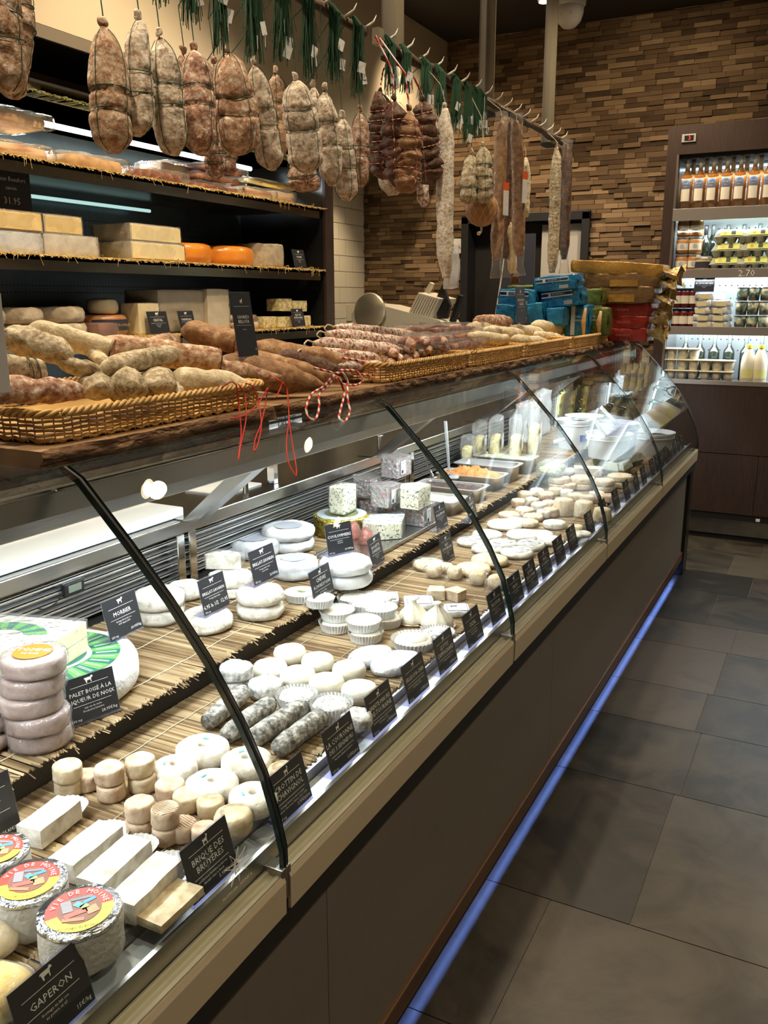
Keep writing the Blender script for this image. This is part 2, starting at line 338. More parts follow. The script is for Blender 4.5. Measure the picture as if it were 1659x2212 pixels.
for i in range(len(rows)-1):
    x = -1.4-(.3*(i % 3)); xs = []
    while x < XR:
        w = random.choice((.6, .75, .9)); xs.append((x, x+w)); x += w
    if 1.8 < rows[i] < 3.4: xs = [(-1.5, -.9), (-.9, -.28 if i % 2 else -.30), (-.28 if i % 2 else -.30, .35), (.35, 1.0), (1.0, 1.7)]
    if 3.4 < rows[i]: xs = [(-1.5, -.92), (-.92, -.27-(i % 2)*.14), (-.27-(i % 2)*.14, .25), (.25, .9), (.9, 1.7)]
    for a, c in xs: fl.box(a+.0015, rows[i]+.0015, -.004, c-.0015, rows[i+1]-.0015, 0, 0)
struct(fl.build('floor', [floor_mat(), pm('dark_grout', (.11, .10, .085), .8)]))
struct(MB().box(XL-.2, -1.6, ZC, XR+.2, YB+.1, ZC+.1).build('ceiling', pm('charcoal_ceiling', (.022, .019, .016), .8)))
# back wall of split wood strips
woodstrip = nm('split_wood_strip', [(.10, (.045, .026, .013)), (.35, (.13, .080, .042)), (.6, (.20, .130, .070)), (.90, (.36, .25, .145))], 16, 5, .8, .5, 60, sc=(.5, 1, 3), island=.72)
DX0, DX1, DZ1 = ony(YB, 1005, 470).x, ony(YB, 1268, 600).x, ony(YB, 1268, 458).z
bw = MB(); z = 0
bw.box(DX0, YB+.07, DZ1, DX1, YB+.12, ZC, 1); bw.box(XL-.2, YB+.07, 0, DX0, YB+.12, ZC, 1); bw.box(DX1, YB+.07, 0, XR+.2, YB+.12, ZC, 1)
while z < ZC:
    h = random.choice((.027, .030, .034)); x = XL-random.random()*.2
    while x < XR:
        w = random.uniform(.06, .19); dp = random.uniform(0, .018)
        if z > .4 and x < .3:
            a, c = x, x+w
            if z < DZ1 and a < DX1 and c > DX0:
                if a < DX0-.03: c = DX0
                elif c > DX1+.03: a = DX1
                else: x += w; continue
            bw.box(max(a, XL)+.001, YB-dp, z+.0012, c-.001, YB+.08, min(z+h, ZC)-.0012, 0)
        x += w
    z += h
struct(bw.build('wall_back', [woodstrip, blackm]))
tile = pm('white_glazed_tile', (.68, .65, .57), .18); plaster = pm('cream_plaster', (.66, .58, .44), .85)
lw = MB(); lw.box(XL-.1, -1.6, 0, XL-.012, YB, ZC, 1)
for j in range(14):
    for i in range(17):
        y = 2.9+i*.2+(j % 2)*.1; z0 = .9+j*.115
        if z0 < 2.3 and y < YB: lw.box(XL-.012, y+.002, z0+.002, XL, min(y+.198, YB), z0+.113, 0)
struct(lw.build('wall_left', [tile, plaster], bev=.0))
bk = MB(); bk.box(XL, -1.6, 2.47, -2.685, YB-.001, ZC-.001)
struct(bk.build('trim_1', plaster))
struct(MB().box(XL+.01, -1.6, 2.460, -2.70, 4.5, 2.469).box(-2.70, -1.6, 2.425, -2.686, 4.5, 2.469, 1).build('trim_2', [blackm, pm('grey_soffit_edge', (.20, .17, .13), .6)]))  # black sheet painted in for the dark void under the bulkhead
struct(MB().box(XR, -1.6, 0, XR+.1, YB, ZC).build('wall_right', pm('right_wall_paint', (.42, .36, .28), .8)))
struct(MB().box(XL, -1.7, 0, XR, -1.6, ZC).build('wall_front', pm('front_wall_paint', (.40, .36, .30), .8)))
# doorway with dark frame, black sheet painted in for the unlit room behind and white leaf
dr = MB(); fw_ = .045
dr.box(DX0-.01, YB-.05, 0, DX0+fw_, YB+.1, DZ1); dr.box(DX1-fw_, YB-.05, 0, DX1+.01, YB+.1, DZ1); dr.box(DX0-.01, YB-.05, DZ1-.05, DX1+.01, YB+.1, DZ1+.01)
dfr = struct(dr.build('door_1', pm('anthracite_frame', (.018, .019, .022), .4), bev=.003))
MB().box(DX0, YB+.11, 0, DX1, YB+.13, DZ1).build('dark_room_sheet', blackm, dfr)
dlx = ony(YB, 1165, 600).x
lf = MB().box(dlx, YB+.02, 0, DX1-fw_, YB+.05, DZ1-.07).build('white_door_leaf', pm('white_door_paint', (.46, .45, .44), .5), dfr, bev=.002)
lf['label'] = 'pale grey white door leaf'
# leaning easel board seen in the doorway
p0, p1 = ony(6.0, 1022, 680), ony(6.0, 1060, 540)
ez = thing('easel_board', 'dark board with a white edge leaning in front of the doorway', 'board', (p0.x, 6.0, 0))
MB().tube([(0, 0, 0), (p1.x-p0.x+.1, .1, p1.z+.1)], .018, 4).build('white_edge', pm('white_lacquer', (.7, .7, .72), .4), ez)
MB().prism([(.03, 0), (.45, 0), (.45, p1.z+.1), (p1.x-p0.x+.13, p1.z+.1)], 0, .02, T=Matrix.Rotation(PI/2, 4, 'X')).build('dark_board', pm('navy_board', (.02, .024, .04), .5), ez)
# sheet fixed to the wall
a, b = ony(YB-.03, 945, 517), ony(YB-.03, 1003, 547)
sg = thing('paper_sign', 'white paper sign reading DA fixed to the wooden wall left of the doorway', 'sign', (a.x, YB-.03, b.z))
w, h = b.x-a.x, a.z-b.z
MB().box(0, 0, 0, w, .003, h).build('sheet', paper, sg)
letters('lettering', [('DA', w*.72, h*.3, h*.42, 'CENTER')], inkd, sg, TR(0, -.002, 0, PI/2))
# ceiling camera
P = ony(5.6, 1228, 78); P.z = ZC
cc = thing('dome_camera', 'white dome security camera under the dark ceiling near the wooden wall', 'camera', P)
MB().lathe([(.075, 0), (.078, -.02), (.074, -.055), (.07, -.06)], 28).build('housing', pm('white_camera_plastic', (.75, .74, .72), .4), cc, smooth=True)
MB().lathe([(.068, -.05), (.066, -.09), (.055, -.125), (.03, -.15), (.001, -.158)], 28).build('dome', pm('white_camera_dome', (.72, .71, .70), .35), cc, smooth=True)
MB().lathe([(.001, .004), (.03, .002), (.036, -.012)], 20, T=TR(.0, -.048, -.112, PI/2+.55)).build('lens', black, cc, smooth=True)
cc.scale = (1.25,)*3
# recessed ceiling lamps, including unseen ones at the added customer-side spots
dl = None
for i, (x, y, e) in enumerate(SPOTS):
    if dl is None:
        dl = thing('recessed_downlight', 'round recessed downlight in the dark ceiling', 'downlight', (x, y, ZC), 0, 'recessed ceiling downlights')
        MB().lathe([(.05, -.001), (.062, -.004), (.06, -.012), (.048, -.012), (.045, -.002)], 24).build('ring', chrome, dl, smooth=True)
        MB().lathe([(.001, -.004), (.044, -.004)], 24).build('lamp', pm('warm_lamp', (1, 1, 1), emit=(1, .82, .55), es=30), dl)
    else: dup(dl, (x, y, ZC))
dup(dl, (-2.86, 5.6, 2.458), 0, 'added downlight fitting under the cream soffit for the tile fill light')  # fitting added to go with the fill spot on the tiles
P = ony(4.9, 1176, 2)
o = thing('track_spotlight', 'small bright spotlight hanging at the top edge beside the right steel post', 'spotlight', P)
MB().lathe([(.001, -.004), (.035, -.002), (.04, .03), (.035, .10), (.02, .12), (.004, .12)], 20).build('body', chrome, o, smooth=True)
MB().lathe([(.001, -.006), (.03, -.006)], 20).build('lamp', MATS['warm_lamp'], o)
MB().box(-.006, -.006, .11, .006, .006, ZC-P.z).build('stem', chrome, o)

# ================================================================== the display counter
ctr = thing('display_counter', 'long refrigerated display counter with curved glass front and grey panels', 'display counter', (-.7, 2.4, 0))
def cp(mb, name, mats, **k):
    o = mb.build(name, mats, None, **k); o.parent = ctr; o.matrix_parent_inverse = Matrix.Translation((.7, -2.4, 0)); return o
YE = 4.96; Y0 = -.25
SE = [Y0, .893, 1.884, 2.842, 3.882, YE]
fp = MB()
for i in range(4): fp.box(-.70, Y0+i*1.3+.001, .134, -.650, min(Y0+(i+1)*1.3-.001, YE-.08), .66)
cp(fp, 'front_panel', greyp)
cp(MB().box(-.70, Y0, .086, -.640, YE-.08, .134), 'base_trim', cop, bev=.003)
cp(MB().box(-.668, Y0, .047, -.655, YE-.08, .086).box(-1.4, Y0, .08, -.668, YE-.08, .098), 'plinth', blackm)
cp(MB().box(-1.42, YE-.10, 0, -.632, YE, .70), 'end_panel', darkint, bev=.003)
cp(MB().box(-.640, YE-.004, 0, -.630, YE+.004, .70), 'end_trim', chrome)
led = cp(MB().box(-.682, Y0, .072, -.669, YE-.1, .077), 'kick_light_strip', pm('blue_led', (.1, .2, 1), emit=(.12, .25, 1), es=4)); led['label'] = 'blue glowing light strip'
for i in range(5):
    a, c = SE[i]+.006, SE[i+1]-.006
    prof = [(-.6175, .640), (-.6165, .692), (-.620, .701), (-.628, .704), (-.632, .699), (-.640, .699), (-.643, .704), (-.650, .703), (-.650, .640)]
    cp(MB().prism([(x, z_) for x, z_ in prof], -c, -a, T=Matrix.Rotation(PI/2, 4, 'X')), 'bumper_rail', cream)
    pts = [(-.6175, .702), (-.618, .74), (-.629, .79), (-.647, .85), (-.682, .92), (-.732, 1.0), (-.80, 1.085), (-.87, 1.160), (-.925, 1.215), (-.955, 1.245), (-.985, 1.260)]
    pts = [(x-.006, z_) for x, z_ in pts]
    out = [(x+.0035, z_+.0035) for x, z_ in pts]; inn = [(x-.0035, z_-.0035) for x, z_ in pts]
    fine = []
    g = MB(); n = len(pts)
    for s_, y in ((0, a), (0, c)): g.v += [(x, y, z_) for x, z_ in out]+[(x, y, z_) for x, z_ in inn]
    for k in range(n-1):
        g.f += [(k, k+1, 2*n+k+1, 2*n+k), (n+k+1, n+k, 3*n+k, 3*n+k+1)]; g.m += [0, 0]
        g.f += [(k+1, k, n+k, n+k+1), (2*n+k, 2*n+k+1, 3*n+k+1, 3*n+k)]; g.m += [1, 1]
    g.f += [(0, 2*n, 3*n, n), (n-1, 2*n-1, 4*n-1, 3*n-1)]; g.m += [1, 1]
    cp(g, 'curved_glass_pane', [glass, edge], smooth=False)
    if i: 
        cp(MB().tube([(x+.001, SE[i], z_+.001) for x, z_ in pts], .0032, 6), 'pane_seal', blackm, smooth=True)
        cp(MB().box(-.655, SE[i]-.012, .66, -.619, SE[i]+.012, .712), 'pane_hinge', steel_b, bev=.002)
n_ = len(pts)
cp(MB().tube([(x, YE-.01, z_) for x, z_ in pts], .007, 6), 'end_glass_edge', black, smooth=True)
ep = [(x-.012, z_) for x, z_ in pts]+[(-1.40, 1.25), (-1.40, .74), (-.66, .72)]
cp(MB().prism(ep, -(YE-.012), -(YE-.02), T=Matrix.Rotation(PI/2, 4, 'X')), 'end_glass', glass)
# top glass shelf and stainless beam
cp(MB().box(-1.46, .55, 1.252, -.985, YE, 1.260), 'top_shelf', glass)
bp_ = [(-.992, 1.172), (-.985, 1.195), (-.990, 1.229), (-1.000, 1.234), (-1.045, 1.234), (-1.05, 1.220), (-1.045, 1.190), (-1.0, 1.190), (-.997, 1.172)]
cp(MB().prism(bp_, -YE, -Y0, T=Matrix.Rotation(PI/2, 4, 'X')), 'canopy_beam', steel, bev=.002)
cp(MB().box(-1.044, Y0+.1, 1.186, -1.004, YE-.05, 1.1895), 'canopy_lamp', pm('case_led', (1, 1, 1), emit=(.9, .96, 1), es=6))
for y in (1.62, 2.62, 3.62, 4.55):
    T = TR(0, y, 0)
    cp(MB().prism([(-1.04, 1.225), (-1.10, 1.225), (-1.40, .968), (-1.46, .968), (-1.46, .966), (-1.36, .966)], -y-.05, -y, T=Matrix.Rotation(PI/2, 4, 'X')), 'canopy_bracket', steel, bev=.003)
# decks
cp(MB().box(-.705, Y0, .69, -.652, YE-.03, .7185), 'front_ledge', pm('pale_blue_steel', (.46, .51, .58), .38, .15), bev=.002)
cp(MB().box(-.658, Y0, .66, -.651, YE-.03, .735), 'ledge_lip', steel_b)
cp(MB().box(-.6505, Y0, .60, -.622, YE-.03, .66), 'gutter', blackm)
cp(MB().box(-1.06, Y0, .70, -.705, YE-.03, .738), 'lower_deck', steel_b)
cp(MB().box(-1.46, Y0, .77, -1.062, YE-.03, .793).box(-1.073, Y0, .738, -1.063, YE-.03, .77), 'upper_deck', blackm)
cp(MB().box(-1.48, Y0, .05, -1.46, YE, .93), 'rear_wall', steel_b)
gr = MB()
for k in range(6):
    z_ = .815+k*.020
    gr.box(-1.447+k*.001, Y0, z_, -1.425+k*.001, YE-.03, z_+.003); gr.box(-1.427+k*.001, Y0, z_-.004, -1.425+k*.001, YE-.03, z_+.004)
cp(gr, 'air_grille', pm('polished_slats', (.74, .75, .76), .28, .85))
cp(MB().box(-1.459, Y0, .80, -1.452, YE-.03, .93), 'grille_back', pm('dull_grey_steel', (.34, .34, .34), .35, .6))
for y in (1.60, 2.9, 4.2): cp(MB().box(-1.44, y, .795, -1.405, y+.028, .93).box(-1.44, y+.045, .795, -1.405, y+.073, .93), 'grille_post', chrome, bev=.002)
cp(MB().box(-1.75, Y0, .93, -1.405, YE, .965), 'staff_worktop', steel, bev=.003)
cp(MB().box(-1.75, Y0, .0, -1.72, YE, .93), 'staff_side', steel_b)
def mat_reeds(name, label, x0, x1, z_, y0, y1, slope=0):
    r = thing(name, label, 'mat', ((x0+x1)/2, (y0+y1)/2, z_))
    mb = MB(); y = y0; ox, oy = (x0+x1)/2, (y0+y1)/2
    while y < y1:
        w = random.uniform(.0035, .0065); e0 = x1+random.uniform(-.002, .006)+.006*noise.noise(Vector((y*9, 0, 0))); skew = random.uniform(-.006, .006); h = random.uniform(.002, .0042)
        dz = .001+.001*abs(noise.noise(Vector((y*20, 3, 0))))
        a = [(x0-ox, y-oy, 0), (x0-ox, y+w/2-oy, h+.001), (x0-ox, y+w-oy, 0)]
        b_ = [(e0-ox, y+skew-oy, dz), (e0-ox, y+w/2+skew-oy, h+.001+dz), (e0-ox, y+w+skew-oy, dz)]
        mb.add(a+b_, [(0, 3, 4, 1), (1, 4, 5, 2), (0, 2, 5, 3), (3, 5, 4), (0, 1, 2)]); y += w*.8
    for k in range(int((y1-y0)*90)):                                    # loose ends sticking out
        y = random.uniform(y0, y1); l = random.uniform(.004, .016); a = random.uniform(-.6, .6)
        mb.tube([(x1-.012-ox, y-oy, .004), (x1+l*slope-ox, y+l*a-oy, .004+slope*random.uniform(-.012, .003))], .0011, 3)
    mb.build('reeds', reed, r)
    th = MB()
    for q in (.16, .5, .84):
        x = x0+(x1-x0)*q-ox; th.tube([(x+.001*math.sin(i), y0+i*.01-oy, .0056) for i in range(int((y1-y0)*100))], .0008, 3)
    th.build('stitching', twine_w, r); return r
ZL, ZU = .7445, .8005
mat_reeds('reed_mat', 'dry reed mat with frayed edge under the cheeses on the raised rear tier', -1.40, -1.034, .7945, Y0+.3, YE-.05, 1)
mat_reeds('reed_mat', 'dry reed mat under the goat cheeses on the low front tier', -1.058, -.716, .7385, Y0+.3, YE-.05, .3)
# live-edge slabs on top
def slab(label, y0, y1, seed, xf=-1.002):
    r = thing('live_edge_slab', label, 'wooden slab', (-1.2, (y0+y1)/2, 1.2605)); oy = (y0+y1)/2
    n = int((y1-y0)/.012); rowsz = [0, .006, .013, .02, .0265]; top = MB(); bkm = MB(); vs = []
    for i in range(n+1):
        y = y0+(y1-y0)*i/n-oy
        for j, z_ in enumerate(rowsz):
            q = noise.noise(Vector((y*18, z_*90, seed)))*.009+noise.noise(Vector((y*60, z_*200, seed+5)))*.004
            x = xf+1.2+q-.006*abs(j-2)/2-.004+.012*noise.noise(Vector((y*2.2, 0, seed)))
            vs.append((x, y, z_))
    m5 = len(rowsz); fs = [(i*m5+j, (i+1)*m5+j, (i+1)*m5+j+1, i*m5+j+1) for i in range(n) for j in range(m5-1)]
    bkm.add(vs, fs)
    top.add([vs[i*m5+m5-1] for i in range(n+1)]+[(-.25, vs[i*m5][1], .0265) for i in range(n+1)], [(i, i+1, n+2+i, n+1+i) for i in range(n)])
    top.add([vs[i*m5] for i in range(n+1)]+[(-.25, vs[i*m5][1], 0) for i in range(n+1)], [(i+1, i, n+1+i, n+2+i) for i in range(n)])
    for e in (0, n): top.add([vs[e*m5+j] for j in range(m5)]+[(-.25, vs[e*m5][1], .0265), (-.25, vs[e*m5][1], 0)], [tuple(range(m5+2))])
    top.add([(-.25, y0-oy, 0), (-.25, y1-oy, 0), (-.25, y1-oy, .0265), (-.25, y0-oy, .0265)], [(0, 1, 2, 3)])
    top.build('plank', slabw, r); bkm.build('bark_edge', bark, r, smooth=True)
slab('thick wooden slab with bark edge under the nearest wicker basket', .865, 1.475, 1)
slab('long wooden slab with bark edge under the middle hams and baskets', 1.478, 3.30, 4, -1.012)
slab('wooden slab with bark edge under the far baskets and blue packets', 3.305, 4.86, 9, -1.008)
# things on the staff worktop seen through the glass
o = tag(MB().box(-1.72, .62, .9655, -1.43, 1.66, .99).build('cutting_board', white_pl, bev=.004), 'large white cutting board on the steel worktop behind the glass', 'cutting board')
P = onz(1.06, 290, 1095)
hb = MB(); hb.lathe([(.001, 0), (.04, 0), (.046, .02), (.043, .035), (.02, .042), (.001, .042)], 20).jitter(.006, 30, 3)
tag(hb.build('ham_piece', pm('pale_pink_ham', (.68, .42, .36), .4), smooth=True, loc=(-1.60, 1.50, .9905)), 'pale pink piece of ham on the white cutting board', 'ham')
o = thing('label_scale', 'small grey scale with a white label hanging behind the slab', 'scale', (-1.46, 2.10, 1.09))
MB().box(-.05, -.09, 0, .05, .09, .035).build('body', steel, o, bev=.004)
MB().box(.052, -.085, .036, .054, .085, .085).build('label_plate', paper, o)
MB().box(-.012, -.01, -.124, .012, .01, 0).build('leg', chrome, o)
letters('lettering', [('TИЗƧ', 0, .01, .04, 'CENTER')], inkd, o, TR(.055, 0, .04, PI/2, 0, PI/2))
o = thing('temperature_display', 'small black temperature display clipped to the rear slats', 'thermometer', (-1.415, 1.27, .88))
MB().box(-.006, -.028, 0, .006, .028, .03).build('case', black, o, bev=.003)
MB().box(.0062, -.018, .008, .0068, .018, .024).build('screen', pm('lcd_green', (.16, .19, .15), .3), o)
MB().tube([(0, -.028, .01), (0, -.05, -.005), (0, -.08, -.01), (0, -.1, 0)], .0015, 5).build('cable', black, o)
P = onx(-1.30, 325, 988)
o = tag(MB().box(-.07, -.09, 0, .07, .09, .004).build('paper_sheet', paper, loc=(-1.55, 1.98, .9655)), 'white paper sheet lying on the steel worktop behind the slab', 'paper')
for y in (1.80, 2.62):
    tag(MB().tube([(0, 0, 0), (0, 0, .235)], .008, 10).tube([(0, 0, .05), (0, 0, .054)], .014, 10).build('steel_rod', chrome, loc=(-1.30 if 0 else -1.45, y+.15, .966), smooth=True), 'slim vertical steel rod on the worktop, %s of the two rods' % ('nearer' if y < 2 else 'farther'), 'rod')
# ================================================================== shared builders
def blob(sx, sy, sz, e=.35, res=8, jit=0, sc=20, seed=0, mb=None, T=None, mi=0):
    """rounded lump sx*sy*sz standing on z=0: a cube surface eased towards an ellipsoid"""
    m = MB(); idx = {}
    def vid(i, j, k):
        key = (i, j, k)
        if key not in idx:
            p = Vector((2*i/res-1, 2*j/res-1, 2*k/res-1)); q = p*(1-e)+p.normalized()*e*1.05
            idx[key] = len(m.v); m.v.append((q.x*sx/2, q.y*sy/2, q.z*sz/2+sz/2))
        return idx[key]
    for a in range(3):
        for side in (0, res):
            for u in range(res):
                for v in range(res):
                    c = []
                    for du, dv in ((0, 0), (1, 0), (1, 1), (0, 1)):
                        t = [0, 0, 0]; t[a] = side; t[(a+1) % 3] = u+du; t[(a+2) % 3] = v+dv; c.append(vid(*t))
                    m.f.append(tuple(c if side else reversed(c))); m.m.append(mi)
    if jit: m.jitter(jit, sc, seed)
    m.v = [(x, y, max(z_, .0006)) for x, y, z_ in m.v]
    if mb is None: mb = MB()
    mb.add(m.v, m.f, mi, T); return mb
def wheel_prof(r, h, k=.012):
    k = min(k, h/2.2, r/3)
    return [(.0005, 0), (r-k, 0), (r-k*.3, k*.3), (r, k), (r*1.003, k+(h-2*k)*.25), (r*1.004, h/2), (r*1.003, k+(h-2*k)*.75), (r, h-k), (r-k*.3, h-k*.3), (r-k, h), (r*.66, h-.0004), (r*.33, h-.0006), (.0005, h)]
def wheel(r, h, k=.012, n=36, jit=0, sc=30, seed=0, T=None, mb=None, mi=0):
    m = MB().lathe(wheel_prof(r, h, k), n)
    if jit: m.jitter(jit, sc, seed); m.jitter(jit*.45, sc*3.5, seed+9)
    m.v = [(x, y, max(z_, .0006)) for x, y, z_ in m.v]
    mb = mb or MB(); mb.add(m.v, m.f, mi, T); return mb
def lathe_thing(name, label, cat, parts, loc, group=None, rz=0):
    t = thing(name, label, cat, loc, rz, group)
    for nme, prof, m in parts: MB().lathe(prof, 24).build(nme, m, t, auto=True)
    return t
def cow(T, s, kind='cow'):
    """little white animal silhouette as flat polygon"""
    if kind == 'cow': p = [(-.5, .25), (-.42, .3), (.25, .3), (.32, .42), (.42, .44), (.56, .28), (.5, .2), (.36, .2), (.3, .0), (.3, -.3), (.22, -.3), (.2, -.02), (-.2, -.05), (-.22, -.3), (-.32, -.3), (-.38, -.02), (-.42, .18), (-.5, .1)]
    else: p = [(-.32, .12), (.12, .14), (.2, .3), (.14, .52), (.24, .40), (.38, .34), (.34, .24), (.26, .18), (.22, -.1), (.22, -.42), (.15, -.42), (.12, -.12), (-.16, -.1), (-.2, -.42), (-.28, -.42), (-.3, -.06), (-.38, .2)]
    return [(T @ Vector((x*s, y*s, .0004))) for x, y in p]
def price_tag(label, P, title, kind='cow', w=.10, h=.083, lean=15, rz=0, fine=('', ''), price='', left='', stand=True, group=None, hand=None, dim=False):
    """card facing +X; P is the middle of its foot"""
    t = thing('price_tag', label, 'price tag', P, rz, group)
    B = Matrix.Rotation(-math.radians(lean), 4, 'Y') @ Matrix.Rotation(PI/2, 4, 'Z') @ Matrix.Rotation(PI/2, 4, 'X')
    CD = MB().box(-w/2+.002, .0045, 0, w/2-.002, h-.002, .0007, T=B).build('card', card, t)
    a = MB().box(-w/2, 0, -.0012, w/2, h, -.0004, T=B)
    if stand: a.box(-.032, -w/2, 0, .0, w/2, .0012)
    a.build('acrylic_stand', acryl, t)
    B2 = B @ Matrix.Translation((0, 0, .0008)); s = w/.10; rows = []; ty = h*.70-.004; n = len(title)
    for i, l in enumerate(title): rows.append((l, 0, h*(.60 if n > 1 else .55)-i*.0125*s, .0125*s*min(1, 11/max(len(l), 1))**.6, 'CENTER'))
    yb = h*(.60 if n > 1 else .55)-(n-1)*.0125*s-.006*s
    for i, l in enumerate(fine):
        if l: rows.append((l, 0, yb-.0075*s-i*.0058*s, .0048*s, 'CENTER'))
    if price: rows.append((price, w*.44, h*.12, .0075*s, 'RIGHT'))
    if left: rows.append((left, -w*.44, h*.06+.002, .006*s, 'LEFT'))
    if hand: rows.append((hand, 0, h*.2, .013*s, 'CENTER'))
    letters('lettering', rows, chalk, CD, B2, .0002)
    k = MB(); pts_ = cow(B2 @ Matrix.Translation((0, h*.86, 0)), .016*s, kind); k.add(pts_, [tuple(range(len(pts_)))]); k.build('animal_emblem', chalk, CD)
    ru = MB(); yt = h*.74 if n == 1 else h*.78
    for y, ww in ((yt, .36), (yb-.0005, .36)): ru.box(-w*ww, y, .0001, w*ww, y+.0005*s, .0003, T=B2)
    ru.build('ruled_lines', chalk, CD)
    return t

# ================================================================== tall open cabinet on the left
XF = -2.62
cab = thing('shelf_cabinet', 'tall dark open cabinet with straw-covered shelves against the left wall', 'cabinet', (-2.9, 3, 0))
def kb(mb, name, m, **k):
    o = mb.build(name, m, None, **k); o.parent = cab; o.matrix_parent_inverse = Matrix.Translation((2.9, -3, 0)); return o
SH = [1.355, 1.665, 1.995]
kb(MB().box(-3.33, 4.36, 0, XF, 4.44, 2.40), 'side_panel', darkint); kb(MB().box(XF-.012, 4.355, 0, XF+.004, 4.445, 2.40), 'side_edge', darkwood)
pf = MB().box(-3.33, 1.2, 0, -3.20, 4.36, 2.42)
kb(pf, 'back_panel', nm('dark_perforated_steel', [(.3, (.07, .085, .09)), (.7, (.10, .12, .13))], 5, 3, .3, .05, 40, .6))
hl = MB()
for z0 in (1.45, 1.53, 1.56, 1.75, 1.83, 1.86, 2.06, 2.09, 2.13):
    for i in range(150): y = 1.3+i*.02; hl.box(-3.2, y, z0, -3.1985, y+.006, z0+.006)
kb(hl, 'perforations', blackm)
kb(MB().box(-3.04, 1.2, 2.285, -3.02, 4.36, 2.40), 'header_board', cop)
kb(MB().box(-3.2, 1.2, 2.26, -2.66, 4.36, 2.27), 'top_plate', blackm)
kb(MB().tube([(-3.0, 1.4, 2.205), (-3.0, 4.2, 2.205)], .012, 10), 'light_tube', pm('cool_tube', (1, 1, 1), emit=(.80, .95, 1), es=5), smooth=True)
kb(MB().tube([(-3.12, 2.1, 1.93), (-3.12, 3.5, 1.93)], .008, 8), 'light_tube', pm('dim_tube', (1, 1, 1), emit=(.55, .9, .85), es=.8), smooth=True)
for z_ in SH+[2.225]:
    kb(MB().box(-3.2, 1.2, z_-.022 if z_ < 2.2 else z_-.006, XF+.0, 4.30, z_-.006), 'shelf', steel_b)
    if z_ < 2.2: kb(MB().box(XF-.004, 1.2, z_-.060, XF, 4.30, z_-.006), 'shelf_lip', nm('dark_bronze_lip_%d' % int(z_*100), [(.3, (.09, .075, .05)), (.7, (.17, .145, .10))], 8, 4, .22, .1, 40, .9, (1, .3, 1)))
    st = MB(); y = 1.2
    while y < 4.36:
        e = XF+random.uniform(-.002, .014); st.tube([(XF-.09, y, z_-.005), (e-.01, y+random.uniform(-.006, .006), z_-random.uniform(.002, .006)), (e, y+random.uniform(-.012, .012), z_-random.uniform(.002, .014))], .0024, 3); y += .0035
    for k in range(60 if z_ < 2.2 else 5):
        y = random.uniform(1.4, 4.3); a = random.uniform(-.04, .04); st.tube([(XF-.012, y, z_-.002), (XF+.015, y+a*.5, z_+random.uniform(-.01, .012)), (XF+.02, y+a, z_-random.uniform(.0, .045))], .0011, 3)
    kb(st, 'straw_edging', straw if z_ < 2.2 else nm('olive_straw', [(.1, (.14, .14, .04)), (.9, (.32, .32, .12))], 60, 3, .8, .3, island=.7))
    kb(MB().box(-3.2, 1.2, z_-.006, XF-.02, 4.30, z_-.0012), 'straw_bed', straw)
def slot(X, x0, y0, x1, y1):
    ym = (y0+y1)/2; A = onx(X, x0, ym).y; B = onx(X, x1, ym).y; xm = (x0+x1)/2
    return A, B, onx(X, xm, y0).z-onx(X, xm, y1).z
def block(label, X, px, z_, d, m, cut=None, name='cheese_block', cat='cheese', e=.06, group=None, film_=True, rz=0):
    A, B, h = slot(X, *px); t = thing(name, label, cat, (X-d/2, (A+B)/2, z_), rz, group)
    w = B-A; o = blob(d, w, h, e, 6, .002, 25, A*7).build('body', m, t, auto=True)
    if cut: MB().box(d/2-.004, -w/2+.007, .006, d/2+.0015, w/2-.007, h-.006).build('cut_face', cut, t, bev=.002)
    if film_: blob(d+.006, w+.006, h+.003, e+.02, 8, .002, 30, A).build('plastic_wrap', wrap, t, smooth=True)
    return t
Xs = -2.67; z1, z2, z3 = SH
block('large pale half wheel in white paper at the left end of the middle shelf', Xs, (-60, 493, 94, 541), z2, .3, waxp, name='half_cheese')
block('wide beige half wheel between paper parcel and gap on the middle shelf', Xs, (95, 499, 214, 544), z2, .3, rindw, name='half_cheese')
zt = z2+slot(Xs, -60, 493, 94, 541)[2]; zt2 = z2+slot(Xs, 95, 499, 214, 544)[2]
block('long yellow hard cheese wedge lying on the paper-wrapped half wheel', Xs, (-70, 452, 92, 497), zt, .22, rindb, pasteg)
block('short yellow hard cheese wedge with grey rind lying on the beige half wheel', Xs-.01, (94, 458, 178, 500), zt2, .2, rindw, pasteg)
block('lower of two stacked yellow wedges beside the orange wheels', Xs, (283, 515, 400, 554), z2, .24, rindw, paste)
zt = z2+slot(Xs, 283, 515, 400, 554)[2]
u = block('upper of two stacked yellow wedges beside the orange wheels', Xs-.01, (281, 477, 391, 515), zt, .22, rindw, paste)
w_ = slot(Xs, 283, 515, 400, 554)[2]
def wheelx(label, px, z_, m, k=.02, X=Xs, name='round_cheese', group=None, wr=False, jit=.002, nz=0):
    A, B, h = slot(X, *px); r = (B-A)/2; t = thing(name, label, 'cheese', (X-r, (A+B)/2, z_), 0, group)
    wheel(r, h, k, 36, jit, 30, A*5).build('rind', m, t, smooth=True)
    if wr: wheel(r+.003, h+.003, k, 30, .002, 50, A).build('plastic_wrap', wrap, t, smooth=True)
    return t
wheelx('bright orange waxed wheel touching the stacked yellow wedges', (391, 514, 489, 558), z2, orange, .03)
wheelx('bright orange waxed wheel beside the mouldy grey drum', (486, 522, 577, 564), z2, orange, .028)
wheelx('rough grey-brown mouldy drum cheese at the right end of the middle shelf', (570, 520, 634, 571), z2, tomme, .01, jit=.004)
